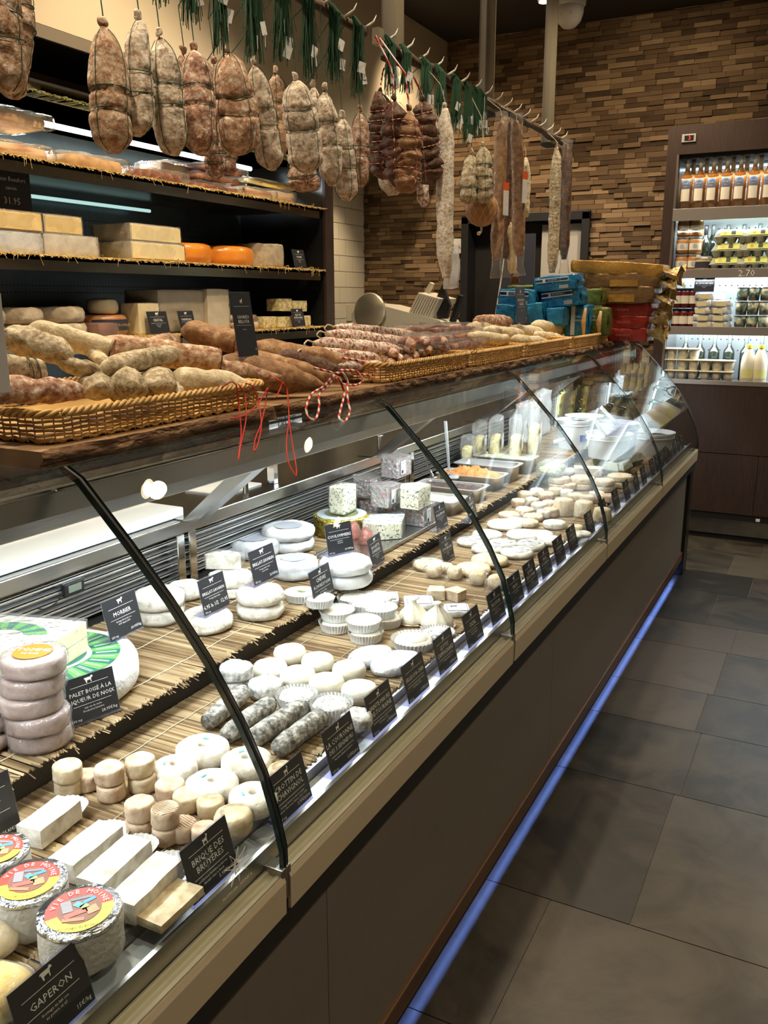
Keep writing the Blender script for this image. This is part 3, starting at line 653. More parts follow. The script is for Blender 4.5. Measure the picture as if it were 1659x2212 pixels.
for i, (px, z_, l) in enumerate([((-40, 696, 32, 730), z1, 'bottom row, cut off by the left picture edge'), ((28, 692, 124, 726), z1, 'bottom row, second from the left'), ((124, 694, 213, 727), z1, 'bottom row, touching the red-brown piece')]):
    wheelx('flat grey tomme wheel in the %s' % l, px, z_, tomme, .02, jit=.004)
zt = z1+slot(Xs, 28, 692, 124, 726)[2]
for px, l in (((-50, 665, 34, 700), 'at the left picture edge'), ((20, 654, 119, 690), 'with pale ochre top'), ((118, 657, 208, 692), 'next to the small domed piece')):
    wheelx('flat tomme wheel in the top row %s' % l, px, zt, tomme, .02, jit=.004)
a = wheelx('orange-brown wheel with a black label band on the bottom shelf', (212, 671, 301, 716), z1, nm('honey_wax', [(.3, (.30, .12, .04)), (.7, (.50, .25, .10))], 12, 3, .3, .1), .02)
A, B, h = slot(Xs, 212, 671, 301, 716); r = (B-A)/2
bd = MB(); bd.add([(math.cos(t)*(r+.003), math.sin(t)*(r+.003), z_) for z_ in (h*.25, h*.78) for t in [(-1.0+i*.12) for i in range(18)]], [(i, i+1, 19+i, 18+i) for i in range(17)])
bd.build('black_label', inkd, a)
letters('lettering', [('FROMAGE', 0, .0, .016, 'CENTER')], pm('gold_print', (.5, .36, .12), .5), a, TR(r+.005, .02, h*.45, PI/2, 0, PI/2))
block('red-brown wrapped wedge leaning on the black-labelled wheel', Xs+.03, (212, 688, 256, 717), z1, .12, nm('brick_red_rind', [(.3, (.16, .06, .03)), (.7, (.30, .13, .07))], 15, 3, .4, .3), e=.2)
dm = wheelx('small domed pale cheese half on top of the dark wheel', (221, 637, 268, 671), z1+h, paste, .03, Xs-.04, name='half_cheese', wr=True)
block('upright pale yellow block wrapped in film on the bottom shelf', Xs, (299, 645, 345, 712), z1, .10, paste, e=.05)
pz = block('big upright beige hard cheese quarter with curved rind', Xs-.02, (341, 613, 450, 706), z1, .2, nm('dull_beige_paste', [(.3, (.40, .33, .21)), (.7, (.48, .41, .28))], 15, 3, .5, .15), e=.12)
block('tall narrow pale wedge standing right of the big beige quarter', Xs, (448, 617, 497, 708), z1, .12, nm('pale_hard_paste', [(.3, (.60, .50, .33)), (.7, (.70, .60, .42))], 20, 3, .45, .1), e=.12)
for i, (px, dz, l) in enumerate([((500, 690, 566, 706), 0, 'lower'), ((503, 675, 560, 691), .035, 'upper')]):
    block('%s of two folded ham slabs right of the tall wedge' % l, Xs, px, z1+dz, .14, nm('ham_slab_%d' % i, [(.35, (.28, .12, .05)), (.5, (.62, .48, .32)), (.7, (.75, .64, .48))], 25, 5, .6, .5), e=.4, name='ham_slab', cat='ham')
crumb = nm('crumbly_ochre', [(.35, (.38, .30, .12)), (.55, (.72, .60, .30)), (.75, (.80, .70, .42))], 60, 5, .7, .6)
for px, dz, l in [((569, 681, 597, 706), 0, 'standing alone'), ((600, 682, 634, 705), 0, 'bottom left of the stack'), ((635, 682, 672, 705), 0, 'bottom right of the stack'), ((602, 655, 632, 682), .085, 'top left of the stack'), ((633, 658, 664, 682), .08, 'top right of the stack')]:
    block('small ochre cheese cube %s on the bottom shelf' % l, Xs, px, z1+dz, .08, crumb, name='cheese_cube', e=.12, film_=False)
# vacuum packs on the top shelf
def pack(label, px, z_, d, meat, X=Xs, cat='cured meat', tilt=0, mat_=None):
    A, B, h = slot(X, *px); w = B-A; h = max(h, .02); t = thing('vacuum_pack', label, cat, (X-d/2, (A+B)/2, z_+.002), 0)
    blob(d*.8, w*.9, h*.85, .3, 8, .006, 14, A*3).build('meat', meat, t, smooth=True)
    blob(d, w*1.04, h, .22, 10, .008, 18, A*9).build('film_bag', wrap2, t, smooth=True); return t
bacon = nm('pale_bacon', [(.35, (.42, .20, .10)), (.5, (.70, .50, .32)), (.7, (.80, .66, .48))], 14, 4, .5, .3, sc=(1, .3, 3))
darkm = nm('dark_dried_meat', [(.35, (.10, .025, .015)), (.55, (.26, .08, .04)), (.75, (.48, .26, .16))], 30, 5, .45, .6)
pack('bottom pale pack in the pile at the left end of the top shelf', (-40, 305, 128, 342), z3, .28, bacon)
pack('middle pale pack in the pile at the left end of the top shelf', (-50, 272, 126, 306), z3+.115, .26, bacon)
pack('topmost glossy pack in the pile at the left end of the top shelf', (-50, 238, 98, 274), z3+.225, .24, bacon)
pack('long flat golden vacuum pack beside the left pile', (148, 326, 282, 362), z3, .2, nm('golden_meat', [(.35, (.36, .18, .06)), (.6, (.62, .40, .18))], 14, 4, .5, .3))
pack('flat reddish vacuum pack in the middle of the top shelf', (300, 356, 412, 384), z3, .2, darkm)
pack('clear-topped pack under the hanging salamis', (352, 340, 440, 372), z3+.05, .18, bacon, Xs-.08)
for i, (px, dz) in enumerate([((422, 384, 530, 402), 0), ((428, 374, 535, 390), .045), ((440, 362, 540, 380), .085)]):
    pack('%s dark dried meat slab of the pile on the top shelf' % ('lowest', 'middle', 'topmost')[i], px, z3+dz, .18, darkm)
pack('pale pack with yellow edge toward the right end of the top shelf', (538, 400, 602, 424), z3, .18, bacon)
pack('last pale pack at the right end of the top shelf', (598, 405, 645, 434), z3, .14, bacon)
pack('flat yellowish board-like pack at the back right of the top shelf', (545, 393, 662, 402), z3+.10, .1, pasteg, Xs-.1)
for lbl, px, z_, ti, w in [('black price tag in front of the pale block, bottom shelf', (357, 712), z1, ['CRISTAL'], .13), ('black price tag in front of the beige quarter, bottom shelf', (418, 705), z1, ['PARMESAN'], .11), ('black price tag on the ochre cube stack', (653, 703), z1, ['BLEU DE', 'BUFFLONNE'], .12), ('black price tag by the mouldy drum at the shelf end', (655, 572), z2, ['TOMME'], .12)]:
    P = onx(XF+.012 if w != .12 else XF-.0, *px); price_tag(lbl, (XF-.014, P.y, z_+.0), ti, 'cow', w, .10, 12, fine=('lait de vache', 'France'))
o = thing('slate_board', 'small handwritten slate standing on the upper yellow wedge at the left', 'price tag', (Xs-.08, onx(Xs-.08, 28, 452).y, zt+.0))
o.location.z = z2+slot(Xs, -60, 493, 94, 541)[2]+slot(Xs, -70, 452, 92, 497)[2]
MB().box(-.004, -.09, 0, .0, .09, .15).build('slate', card, o, bev=.002)
letters('lettering', [('Vieux Beaufort', 0, .11, .022, 'CENTER'), ('savoie', 0, .08, .02, 'CENTER')], chalk, o, TR(.001, 0, 0, PI/2, 0, PI/2)); letters('price_lettering', [('31.95', 0, .03, .034, 'CENTER')], chalk, o, TR(.001, 0, 0, PI/2, 0, PI/2))

# ================================================================== wall cooler at the back
FY = 5.726; FX0 = -1.035; FX1 = 1.0
fr = thing('wall_cooler', 'tall lit wall cooler in a dark brown surround against the wood wall', 'refrigerator', (-.2, FY, 0))
def fb(mb, name, m, **k):
    o = mb.build(name, m, None, **k); o.parent = fr; o.matrix_parent_inverse = Matrix.Translation((.2, -FY, 0)); return o
OZ = ony(FY, 1455, 335).z; JX = ony(FY, 1458, 400).x
fb(MB().box(FX0, FY, OZ, FX1, FY+.45, 2.499), 'top_fascia', darkwood); fb(MB().box(FX0, FY, .16, JX-.0, FY+.45, OZ), 'side_jamb', darkwood)
fb(MB().box(JX, FY-.004, 1.0, JX+.012, FY+.4, OZ), 'jamb_edge', pm('grey_edge', (.20, .17, .14), .35, .5))
fb(MB().box(FX0, FY+.03, OZ-.02, FX1, FY+.4, OZ), 'black_header', blackm)
fb(MB().box(FX0, FY+.40, .16, FX1, FY+.45, OZ), 'back_panel', pm('cooler_back', (.50, .56, .58), .3, .3))
fb(MB().box(JX+.012, FY+.03, 1.0, JX+.016, FY+.4, OZ-.03), 'inner_liner', steel)
hp = MB()
for z_ in (1.17, 1.24, 1.50, 1.58, 1.86, 1.93):
    for i in range(40): hp.box(JX+.04+i*.036, FY+.398, z_, JX+.047+i*.036, FY+.4, z_+.007)
fb(hp, 'perforations', blackm)
LZ = []
lipm = pm('satin_lip', (.42, .39, .37), .38, .7)
for (ya, yb) in ((447, 474), (580, 600), (706, 724), (822, 832)):
    zt_, zb_ = ony(FY, 1560, ya).z, ony(FY, 1560, yb).z; LZ.append(zt_-.012)
    fb(MB().box(JX+.0, FY-.006, zb_, FX1, FY, zt_), 'shelf_lip', lipm, bev=.001); fb(MB().box(JX+.012, FY, zt_-.022, FX1, FY+.38, zt_-.012), 'shelf', steel)
zb4 = ony(FY, 1560, 832).z
fb(MB().box(JX-.01, FY-.004, .56, FX1, FY+.01, zb4).box(JX-.01, FY-.008, .18, ony(FY, 1637, 1000).x, FY+.01, .555).box(ony(FY, 1638, 1000).x, FY-.008, .18, FX1, FY+.01, .555), 'lower_panel', darkwood)
for z_ in (OZ-.05, LZ[0]-.03, LZ[1]-.03, LZ[2]-.03): fb(MB().box(JX+.03, FY+.33, z_, FX1, FY+.35, z_+.012), 'light_tube', pm('cooler_tube_%d' % int(z_*100), (1, 1, 1), emit=(.82, .95, 1), es=2.5))
fb(MB().box(FX0-.1, FY+.02, .035, FX1, FY+.03, .135), 'kick_plate', steel_b); fb(MB().box(FX0-.1, FY+.0, .135, FX1, FY+.03, .18), 'base_rail', blackm); fb(MB().box(FX0-.1, FY+.035, 0, FX1, FY+.4, .12), 'plinth', blackm)
pa, pb = ony(FY, 1474, 291), ony(FY, 1503, 306)
dd = fb(MB().box(pa.x, FY-.008, pb.z, pb.x, FY, pa.z), 'temperature_controller', pm('grey_bezel', (.35, .34, .32), .4), bev=.001)
fb(MB().box(pa.x+.015, FY-.0095, pb.z+.008, pb.x-.012, FY-.008, pa.z-.008), 'display', black)
o = letters('red_digits', [('3', 0, 0, .03, 'CENTER')], pm('red_led', (.5, 0, 0), emit=(1, .05, .03), es=2), None, TR(pb.x-.035, FY-.0105, pb.z+.012, PI/2)); o.parent = fr; o.matrix_parent_inverse = Matrix.Translation((.2, -FY, 0))
for tx, px, zz in (('4,95', 1467, (LZ[1]-.035)), ('2.70', 1613, (LZ[1]-.035))):
    o = letters('handwritten_price', [(tx, 0, 0, .04 if tx[0] == '4' else .055, 'CENTER')], chalk, None, TR(ony(FY, px, 590).x, FY-.0075, zz, PI/2)); o.parent = fr; o.matrix_parent_inverse = Matrix.Translation((.2, -FY, 0))
o = tag(MB().box(-.012, 0, -.006, .012, .006, .012).build('door_stop', white_pl, loc=(ony(FY, 1638, 1116).x, FY-.015, .152), bev=.001), 'tiny white clip on the base rail of the wall cooler', 'clip')
# rose bottles
rose = pm('rose_wine', (.50, .23, .07), .08, 0, alpha=1, trans=.75); rose.node_tree.nodes['Principled BSDF'].inputs['IOR'].default_value = 1.2
gdark = pm('dark_wine_glass', (.02, .028, .02), .08, coat=.5); capm = pm('grey_green_capsule', (.30, .38, .38), .35, .4); capw = pm('pale_capsule', (.62, .66, .62), .35)
bluelab = pm('slate_blue_label', (.12, .15, .21), .6); whlab = pm('cream_label', (.78, .74, .62), .6)
def arc_label(mb, r, z0, z1, a0=-2.3, a1=-.85, n=10, mi=0):
    vs = [(r*math.cos(a0+(a1-a0)*i/n), r*math.sin(a0+(a1-a0)*i/n), z_) for z_ in (z0, z1) for i in range(n+1)]
    return mb.add(vs, [(i, i+1, n+2+i, n+1+i) for i in range(n)], mi)
def bottle(label, loc, body, cap_, lab=True, s=1, group=None):
    t = thing('wine_bottle', label, 'bottle', loc, 0, group)
    R = .036*s; H = .30*s
    MB().lathe([(.001, .012), (R*.7, 0), (R, .006), (R, H*.60), (R*.92, H*.66), (R*.5, H*.73), (R*.36, H*.78), (R*.34, H*.93)], 24).build('glass_body', body, t, smooth=True); gb_ = t.children[-1] if False else [o for o in COL.objects if o.parent == t][-1]
    MB().lathe([(R*.37, H*.79), (R*.38, H*.985), (R*.33, H), (.001, H)], 16).build('capsule', cap_, t, smooth=True)
    if lab:
        arc_label(MB(), R+.0008, H*.42, H*.60).build('blue_label', bluelab, gb_); arc_label(MB(), R+.0008, H*.19, H*.42).build('white_label', whlab, gb_)
        letters('lettering', [('ROSÉ', 0, .0, .011, 'CENTER'), ('cuvée', 0, -.014, .009, 'CENTER')], chalk, gb_, TR(0, -R-.002, H*.51, PI/2))
    return t
pxs = [1480, 1508, 1536, 1565, 1594, 1624, 1655]
b0 = None; G = 'rosé wine bottles on the cooler\'s top shelf'
for i, x in enumerate(pxs):
    lb = 'rosé bottle with blue and white label, %s from the left in the front row' % ORD[i]
    L_ = (ony(FY+.06, x, 440).x, FY+.06, LZ[0])
    if b0 is None: b0 = bottle(lb, L_, rose, capw, group=G)
    else: dup(b0, L_, random.uniform(-.15, .15), lb)
for i in range(7): dup(b0, (ony(FY+.15, pxs[i]+12, 440).x, FY+.16, LZ[0]), 0, 'rosé bottle in the second row, %s from the left behind the front bottles' % ORD[i])
# jars
def jar(name, label, cat, loc, r, h, body, lidm, lab, group=None, txt=None):
    t = thing(name, label, cat, loc, 0, group)
    MB().lathe([(.001, 0), (r*.9, 0), (r, h*.06), (r, h*.80), (r*.88, h*.86), (.001, h*.86)], 22).build('jar_body', body, t, smooth=True); jb_ = [o for o in COL.objects if o.parent == t][-1]
    MB().lathe([(r*.9, h*.84), (r*.93, h*.86), (r*.93, h*.985), (.001, h)], 22).build('lid', lidm, t, auto=True)
    arc_label(MB(), r+.0008, h*.22, h*.62, -2.6, -.55).build('paper_label', lab, jb_); return t
spread = pm('caramel_spread', (.36, .17, .06), .25); jam = pm('dark_jam', (.10, .012, .015), .15, coat=.5); lidg = pm('silver_lid', (.55, .55, .52), .3, .8)
j0 = None
for c, x in enumerate((1473, 1500)):
    for k in range(3):
        lb = 'caramel spread jar, %s of the %s column' % (('bottom', 'middle', 'top')[k], ('left', 'right')[c]); L_ = (ony(FY+.06, x, 560).x, FY+.06, LZ[1]+k*.103)
        if j0 is None:
            j0 = jar('spread_jar', lb, 'jar', L_, .040, .100, spread, lidg, whlab, 'spread jars on the second cooler shelf')
            MB().lathe([(.001, 0), (.013, 0)], 20, T=TR(0, -.0415, .045, PI/2)).build('round_seal', pm('blue_grey_seal', (.40, .48, .55), .5), j0)
        else: dup(j0, L_, random.uniform(-.1, .1), lb)
kj = jar('clip_top_jar', 'squat clip-top jar with a black label beside the caramel jars', 'jar', (ony(FY+.05, 1519, 570).x, FY+.05, LZ[1]), .052, .088, pm('beige_terrine', (.48, .38, .20), .3), pm('glass_lid', (.6, .6, .5), .1), inkd)
MB().tube([(.054*math.cos(i*PI/12), .054*math.sin(i*PI/12), .074) for i in range(24)], .002, 5, closed=True).build('wire_clip', chrome, kj)
bt = bottle('dark champagne-shaped bottle behind the clip-top jar', (ony(FY+.16, 1520, 570).x, FY+.16, LZ[1]), gdark, pm('black_capsule', (.03, .03, .03), .3), False, .92)
bt2 = bottle('dark bottle with grey capsule behind the first egg boxes', (ony(FY+.25, 1535, 570).x, FY+.25, LZ[1]), gdark, capm, False, .95, 'grey-capped bottles behind the egg boxes')
for i, x in enumerate((1566, 1600, 1634)): dup(bt2, (ony(FY+.28, x, 570).x, FY+.30, LZ[1]), 0, 'dark bottle with grey capsule behind the egg boxes, %s of three' % ORD[i])
# egg boxes
def egg_box(label, loc, green=True, group=None, rz=0):
    t = thing('egg_box', label, 'egg box', loc, rz, group); w, d, h = .195, .105, .030
    pulp = MATS.get('egg_pulp') or nm('egg_pulp', [(.3, (.33, .34, .27)), (.7, (.46, .47, .38))], 40, 4, .85, .4)
    base = MB()
    for i in range(3):
        for j in range(2): base.lathe([(.001, 0), (.018, 0), (.030, .03), (.032, .038)], 12, T=TR(-w/3+i*w/3, -d/4+j*d/2, 0))
    base.box(-w/2, -d/2, .034, w/2, d/2, .038); base.build('tray', pulp, t)
    lid = MB(); a = [(-w/2, -d/2, .038), (w/2, -d/2, .038), (w/2, d/2, .038), (-w/2, d/2, .038)]; b_ = [(-w/2+.022, -d/2+.018, .078), (w/2-.022, -d/2+.018, .078), (w/2-.022, d/2-.018, .078), (-w/2+.022, d/2-.018, .078)]
    lid.add(a+b_, [(0, 1, 5, 4), (1, 2, 6, 5), (2, 3, 7, 6), (3, 0, 4, 7), (4, 5, 6, 7)]); LD = lid.build('lid', pulp, t, bev=.004)
    if green:
        lab = MATS.get('lime_label') or pm('lime_label', (.52, .62, .12), .5); q = MB()
        q.add([(-w/2+.035, -d/2-.001, .044), (w/2-.035, -d/2-.001, .044), (w/2-.035, -d/2+.0165, .0792), (-w/2+.035, -d/2+.0165, .0792), (w/2-.035, d/2-.03, .0795), (-w/2+.035, d/2-.03, .0795)], [(0, 1, 2, 3), (3, 2, 4, 5)]); q.build('lime_label', lab, LD)
        pr = MB(); pr.lathe([(.001, 0), (.010, 0)], 14, T=TR(-.035, -d/2+.0065, .062, PI/2-.45)); pr.build('orange_mark', orange, LD)
        pr = MB(); pr.box(-.012, -.012, 0, .012, .012, .0006, T=TR(.012, -d/2+.0065, .062, PI/2-.45)); pr.build('dark_mark', inkd, LD)
    return t
e0 = None
for c, x in enumerate((1577, 1640)):
    for k in range(3):
        lb = 'grey egg box with lime label, %s of the %s stack in the cooler' % (('bottom', 'middle', 'top')[k], ('left', 'right')[c]); L_ = (ony(FY+.07, x-(3*(2-k)), 560).x, FY+.065, LZ[1]+k*.079)
        if e0 is None: e0 = egg_box(lb, L_, True, 'egg boxes on the second cooler shelf')
        else: dup(e0, L_, random.uniform(-.05, .05), lb)
# jam jars, wrapped cheeses, yoghurts
j1 = None
for c, x in enumerate((1457, 1474, 1492)):
    for k in range(2):
        lb = 'dark jam jar, %s row, %s from the left in the cooler' % (('lower', 'upper')[k], ORD[c]); L_ = (ony(FY+.05, x+2, 700).x, FY+.05, LZ[2]+k*.123)
        if j1 is None: j1 = jar('jam_jar', lb, 'jar', L_, .0275, .12, jam, black, whlab, 'jam jars on the third cooler shelf')
        else: dup(j1, L_, 0, lb)
p0 = None
for c, (x, n) in enumerate(((1518, 5), (1556, 4), (1540, 5))):
    for k in range(n):
        lb = 'soft cheese in white paper, %s from the bottom of the %s stack' % (ORD[k], ('taller front', 'shorter front', 'back')[c]); yy = FY+.07+(.13 if c == 2 else 0); L_ = (ony(yy, x, 700).x+random.uniform(-.004, .004), yy, LZ[2]+k*.043)
        if p0 is None:
            p0 = thing('paper_wrapped_cheese', lb, 'cheese', L_, 0, 'paper-wrapped cheeses in the cooler'); blob(.118, .11, .042, .35, 8, .006, 30, 2).build('parcel', waxp, p0, smooth=True)
            MB().box(-.03, -.057, .006, .03, -.055, .034).build('label', pm('yellowish_label', (.72, .66, .40), .5), p0)
        else: dup(p0, L_, random.uniform(-.3, .3), lb)
price_tag('black price tag propped on the taller paper-wrapped stack', (ony(FY-.0, 1518, 640).x, FY+.02, LZ[2]+.216), ['AU BON BEURRE'], 'cow', .12, .092, 10, -PI/2, fine=('lait de vache', 'fermier'))
y0_ = None; cupm = pm('yoghurt_cup_white', (.75, .74, .68), .35); cupl = nm('yoghurt_print', [(.35, (.04, .06, .03)), (.48, (.16, .30, .30)), (.56, (.55, .42, .22)), (.7, (.70, .70, .60))], 35, 4, .4, 0)
for c, x in enumerate((1598, 1623, 1649)):
    for k in range(3):
        lb = 'printed yoghurt cup, %s row, %s column in the cooler' % (('bottom', 'middle', 'top')[k], ('left', 'centre', 'right')[c]); L_ = (ony(FY+.05, x, 700).x, FY+.05, LZ[2]+k*.083)
        if y0_ is None:
            y0_ = thing('yoghurt_cup', lb, 'yoghurt', L_, 0, 'yoghurt cups on the third cooler shelf'); MB().lathe([(.001, 0), (.030, 0), (.036, .074)], 18).build('cup', cupl, y0_, smooth=True); MB().lathe([(.036, .074), (.038, .075), (.038, .079), (.001, .080)], 18).build('foil_lid', foil, y0_, auto=True)
        else: dup(y0_, L_, random.uniform(-1, 1), lb)
# bottom shelf: tubs, bottles, milk
def tubs(label, x0, x1, z_, n):
    xa, xb = ony(FY+.04, x0, 800).x, ony(FY+.04, x1, 800).x; t = thing('yoghurt_multipack', label, 'yoghurt', ((xa+xb)/2, FY+.06, z_)); w = xb-xa
    m = MATS.get('cream_plastic') or pm('cream_plastic', (.78, .74, .60), .4)
    for i in range(n): MB().lathe([(.001, 0), (w/n*.36, 0), (w/n*.47, .058)], 14, T=TR(-w/2+w/n*(i+.5), -.01, 0)).build('cup', m, t, smooth=True)
    MB().box(-w/2, -.05, .058, w/2, .045, .066).build('lid_sheet', m, t, bev=.003); return t
tubs('cream six-cup pack on top of the left stack of packs', 1435, 1509, LZ[3]+.134, 3); tubs('cream pack in the middle of the left stack', 1435, 1509, LZ[3]+.067, 3); tubs('cream pack at the bottom left of the lowest shelf', 1437, 1508, LZ[3], 3)
tubs('upper cream pack of the right stack', 1510, 1586, LZ[3]+.067, 3); tubs('lower cream pack of the right stack', 1511, 1585, LZ[3], 3)
for i, x in enumerate((1477, 1508, 1539, 1571, 1607, 1640)): dup(bt2, (ony(FY+.2, x, 800).x, FY+.2, LZ[3]), 0, 'dark bottle on the lowest cooler shelf, %s from the left' % ORD[i], 'dark bottles on the lowest cooler shelf')
mk = None
for i, x in enumerate((1612, 1638)):
    lb = 'yellow-capped plastic bottle of milk, %s of the pair' % ('left', 'right')[i]; L_ = (ony(FY+.05, x, 826).x, FY+.05, LZ[3])
    if mk is None:
        mk = thing('milk_bottle', lb, 'bottle', L_, 0, 'milk bottles on the lowest cooler shelf'); MB().lathe([(.001, 0), (.038, 0), (.042, .01), (.042, .12), (.036, .16), (.020, .20), (.018, .212)], 24).build('plastic_body', pm('milk_plastic', (.86, .84, .70), .3), mk, smooth=True)
        MB().lathe([(.001, .232), (.022, .23), (.022, .21), (.001, .21)], 20).build('cap', pm('yellow_cap', (.85, .72, .08), .4), mk, auto=True); arc_label(MB(), .0428, .03, .085, -2.4, -.7).build('label', pm('pale_yellow_label', (.80, .80, .35), .5), mk)
    else: dup(mk, L_, .3, lb)

# ================================================================== back counter and slicer
bc = thing('back_counter', 'grey steel counter with a splash panel beside the tiled wall', 'counter', (-3.0, 5.3, 0))
MB().box(-.36, -.8, 0, ony(4.95, 868, 700).x+3.4, .86, ony(4.95, 868, 712).z-.004).build('body', pm('counter_grey', (.20, .19, .17), .4, .6), bc, bev=.004)
MB().box(-.34, -.8, 1.295, -.32, .2, 1.46).build('splash_panel', pm('panel_grey', (.25, .24, .22), .4, .5), bc)
o = tag(MB().box(-.004, -.05, 0, .008, .05, .12).build('wall_socket', pm('socket_white', (.62, .59, .50), .4), loc=(XL+.001, 5.95, 1.34)), 'white socket box on the tiles beside the wood wall', 'socket')
P = onx(-2.55, 850, 705)
sl = thing('meat_slicer', 'white and steel meat slicer on the back counter behind the dry sausages', 'slicer', (ony(4.95, 868, 700).x, 4.95, ony(4.95, 868, 712).z))
wslc = pm('slicer_white', (.70, .65, .52), .3)
MB().prism([(-.28, 0), (-.28, .10), (-.20, .16), (-.08, .15), (.32, .06), (.36, 0)], -.14, .14, T=Matrix.Rotation(PI/2, 4, 'X')).build('housing', wslc, sl, bev=.012)
MB().lathe([(.001, -.01), (.10, -.01), (.11, 0), (.10, .01), (.001, .01)], 36, T=TR(-.14, -.16, .115, PI/2)).build('blade_guard', alu, sl, smooth=True)
MB().lathe([(.001, -.012), (.09, -.012), (.001, -.03)], 36, T=TR(-.13, -.165, .115, PI/2)).build('blade', black, sl, smooth=True)
cr = MB(); cr.box(-.01, -.02, 0, .012, .02, .20, T=TR(.10, 0, .11, 0, .55))
for k in range(9): cr.box(0, -.13, 0, .012, .13, .13, T=TR(.11+k*.016, 0, .11-k*.004, 0, .5))
cr.build('carriage', wslc, sl, bev=.002)
MB().prism([(-.03, 0), (-.05, .10), (0, .20), (.05, .08), (.03, 0)], -.015, .015, T=TR(.30, -.05, .07, PI/2)).build('thickness_guard', black, sl, bev=.004)
MB().box(-.015, -.02, 0, .02, .02, .17, T=TR(.36, -.05, .05, 0, .35)).build('handle', black, sl, bev=.006)
# ================================================================== wicker baskets on the slabs
ZS = 1.289
def basket(label, ya, yb, xa=-1.03, xb=-1.44, h=.036):
    r = thing('wicker_basket', label, 'basket', ((xa+xb)/2, (ya+yb)/2, ZS)); W_, D = yb-ya, xa-xb; rc = .03
    def per(off, z_, n):
        # rounded rectangle, offset outward by off
        pts = []; hw, hd = W_/2+off, D/2+off; c = rc
        segs = [(hd, -hw+c, hd, hw-c), None, (hd-c, hw, -hd+c, hw), None, (-hd, hw-c, -hd, -hw+c), None, (-hd+c, -hw, hd-c, -hw), None]
        cs = [(hd-c, hw-c, 0), (-hd+c, hw-c, PI/2), (-hd+c, -hw+c, PI), (hd-c, -hw+c, 1.5*PI)]
        out = []; ci = 0
        for s_ in segs:
            if s_:
                L_ = math.hypot(s_[2]-s_[0], s_[3]-s_[1]); k = max(2, int(L_/n))
                out += [(s_[0]+(s_[2]-s_[0])*i/k, s_[1]+(s_[3]-s_[1])*i/k) for i in range(k)]
            else:
                cx, cy, a0 = cs[ci]; ci += 1; k = max(3, int(c*1.57/n)); out += [(cx+c*math.cos(a0+1.57*i/k), cy+c*math.sin(a0+1.57*i/k)) for i in range(k)]
        return out
    we = MB(); nr = 6; lam = .034
    for k in range(nr):
        f = k/(nr-1); z_ = .004+f*(h-.008); base = per(-.010+.010*f, z_, .0045); path = []; s_ = 0; n = len(base)
        for i, (x, y) in enumerate(base):
            nx, ny = base[(i+1) % n]; px_, py_ = base[i-1]; tx, ty = nx-px_, ny-py_; l = math.hypot(tx, ty) or 1
            q = .0032*math.sin(2*PI*s_/lam+PI*(k % 2)); path.append((x+q*ty/l, y-q*tx/l, z_+.0008*math.cos(2*PI*s_/lam*.5+k))); s_ += math.hypot(nx-x, ny-y)
        we.tube(path, .0026, 5, closed=True)
    we.build('woven_wall', wicker, r, smooth=True)
    stk = MB(); base = per(-.004, 0, .017)
    for x, y in base: stk.tube([(x*.985, y*.985, 0), (x, y, h)], .0016, 4)
    stk.build('stakes', wicker, r)
    rim = MB(); base = per(.001, 0, .005); n = len(base)
    for j in range(3):
        path = []
        for i, (x, y) in enumerate(base):
            a = 2*PI*(i*.005/.045)+2*PI*j/3; nx, ny = base[(i+1) % n]; px_, py_ = base[i-1]; tx, ty = nx-px_, ny-py_; l = math.hypot(tx, ty) or 1; q = .0042*math.cos(a)
            path.append((x+q*ty/l, y-q*tx/l, h+.002+.0042*math.sin(a)))
        rim.tube(path, .0034, 5, closed=True)
    base = per(-.009, 0, .005)                                           # looped foot border
    rim.tube([(x, y, .003+.0025*math.sin(i*.9)) for i, (x, y) in enumerate(base)], .0028, 5, closed=True)
    rim.build('braided_rim', wicker, r, smooth=True)
    MB().box(-D/2+.012, -W_/2+.012, .001, D/2-.012, W_/2-.012, .005).build('base', wicker, r); return r
def yb(px, py, x=-1.03): return onx(x, px, py).y
BK = [(yb(105, 950), yb(576, 880)-.0), (yb(855, 820)-.06, yb(1018, 785)), (yb(1021, 785), yb(1133, 762)), (yb(1137, 762), yb(1234, 745)), (yb(1238, 745), yb(1316, 730))]
for (a, b), l in zip(BK, ['nearest wicker basket piled with salamis and dry sausages', 'wicker basket full of frosted dry sausages', 'wicker basket with vacuum packs of dark dried sausage', 'wicker basket with cream-coloured mouldy sausages', 'farthest wicker basket holding the upright packets']): basket(l, a, b, h=.044)

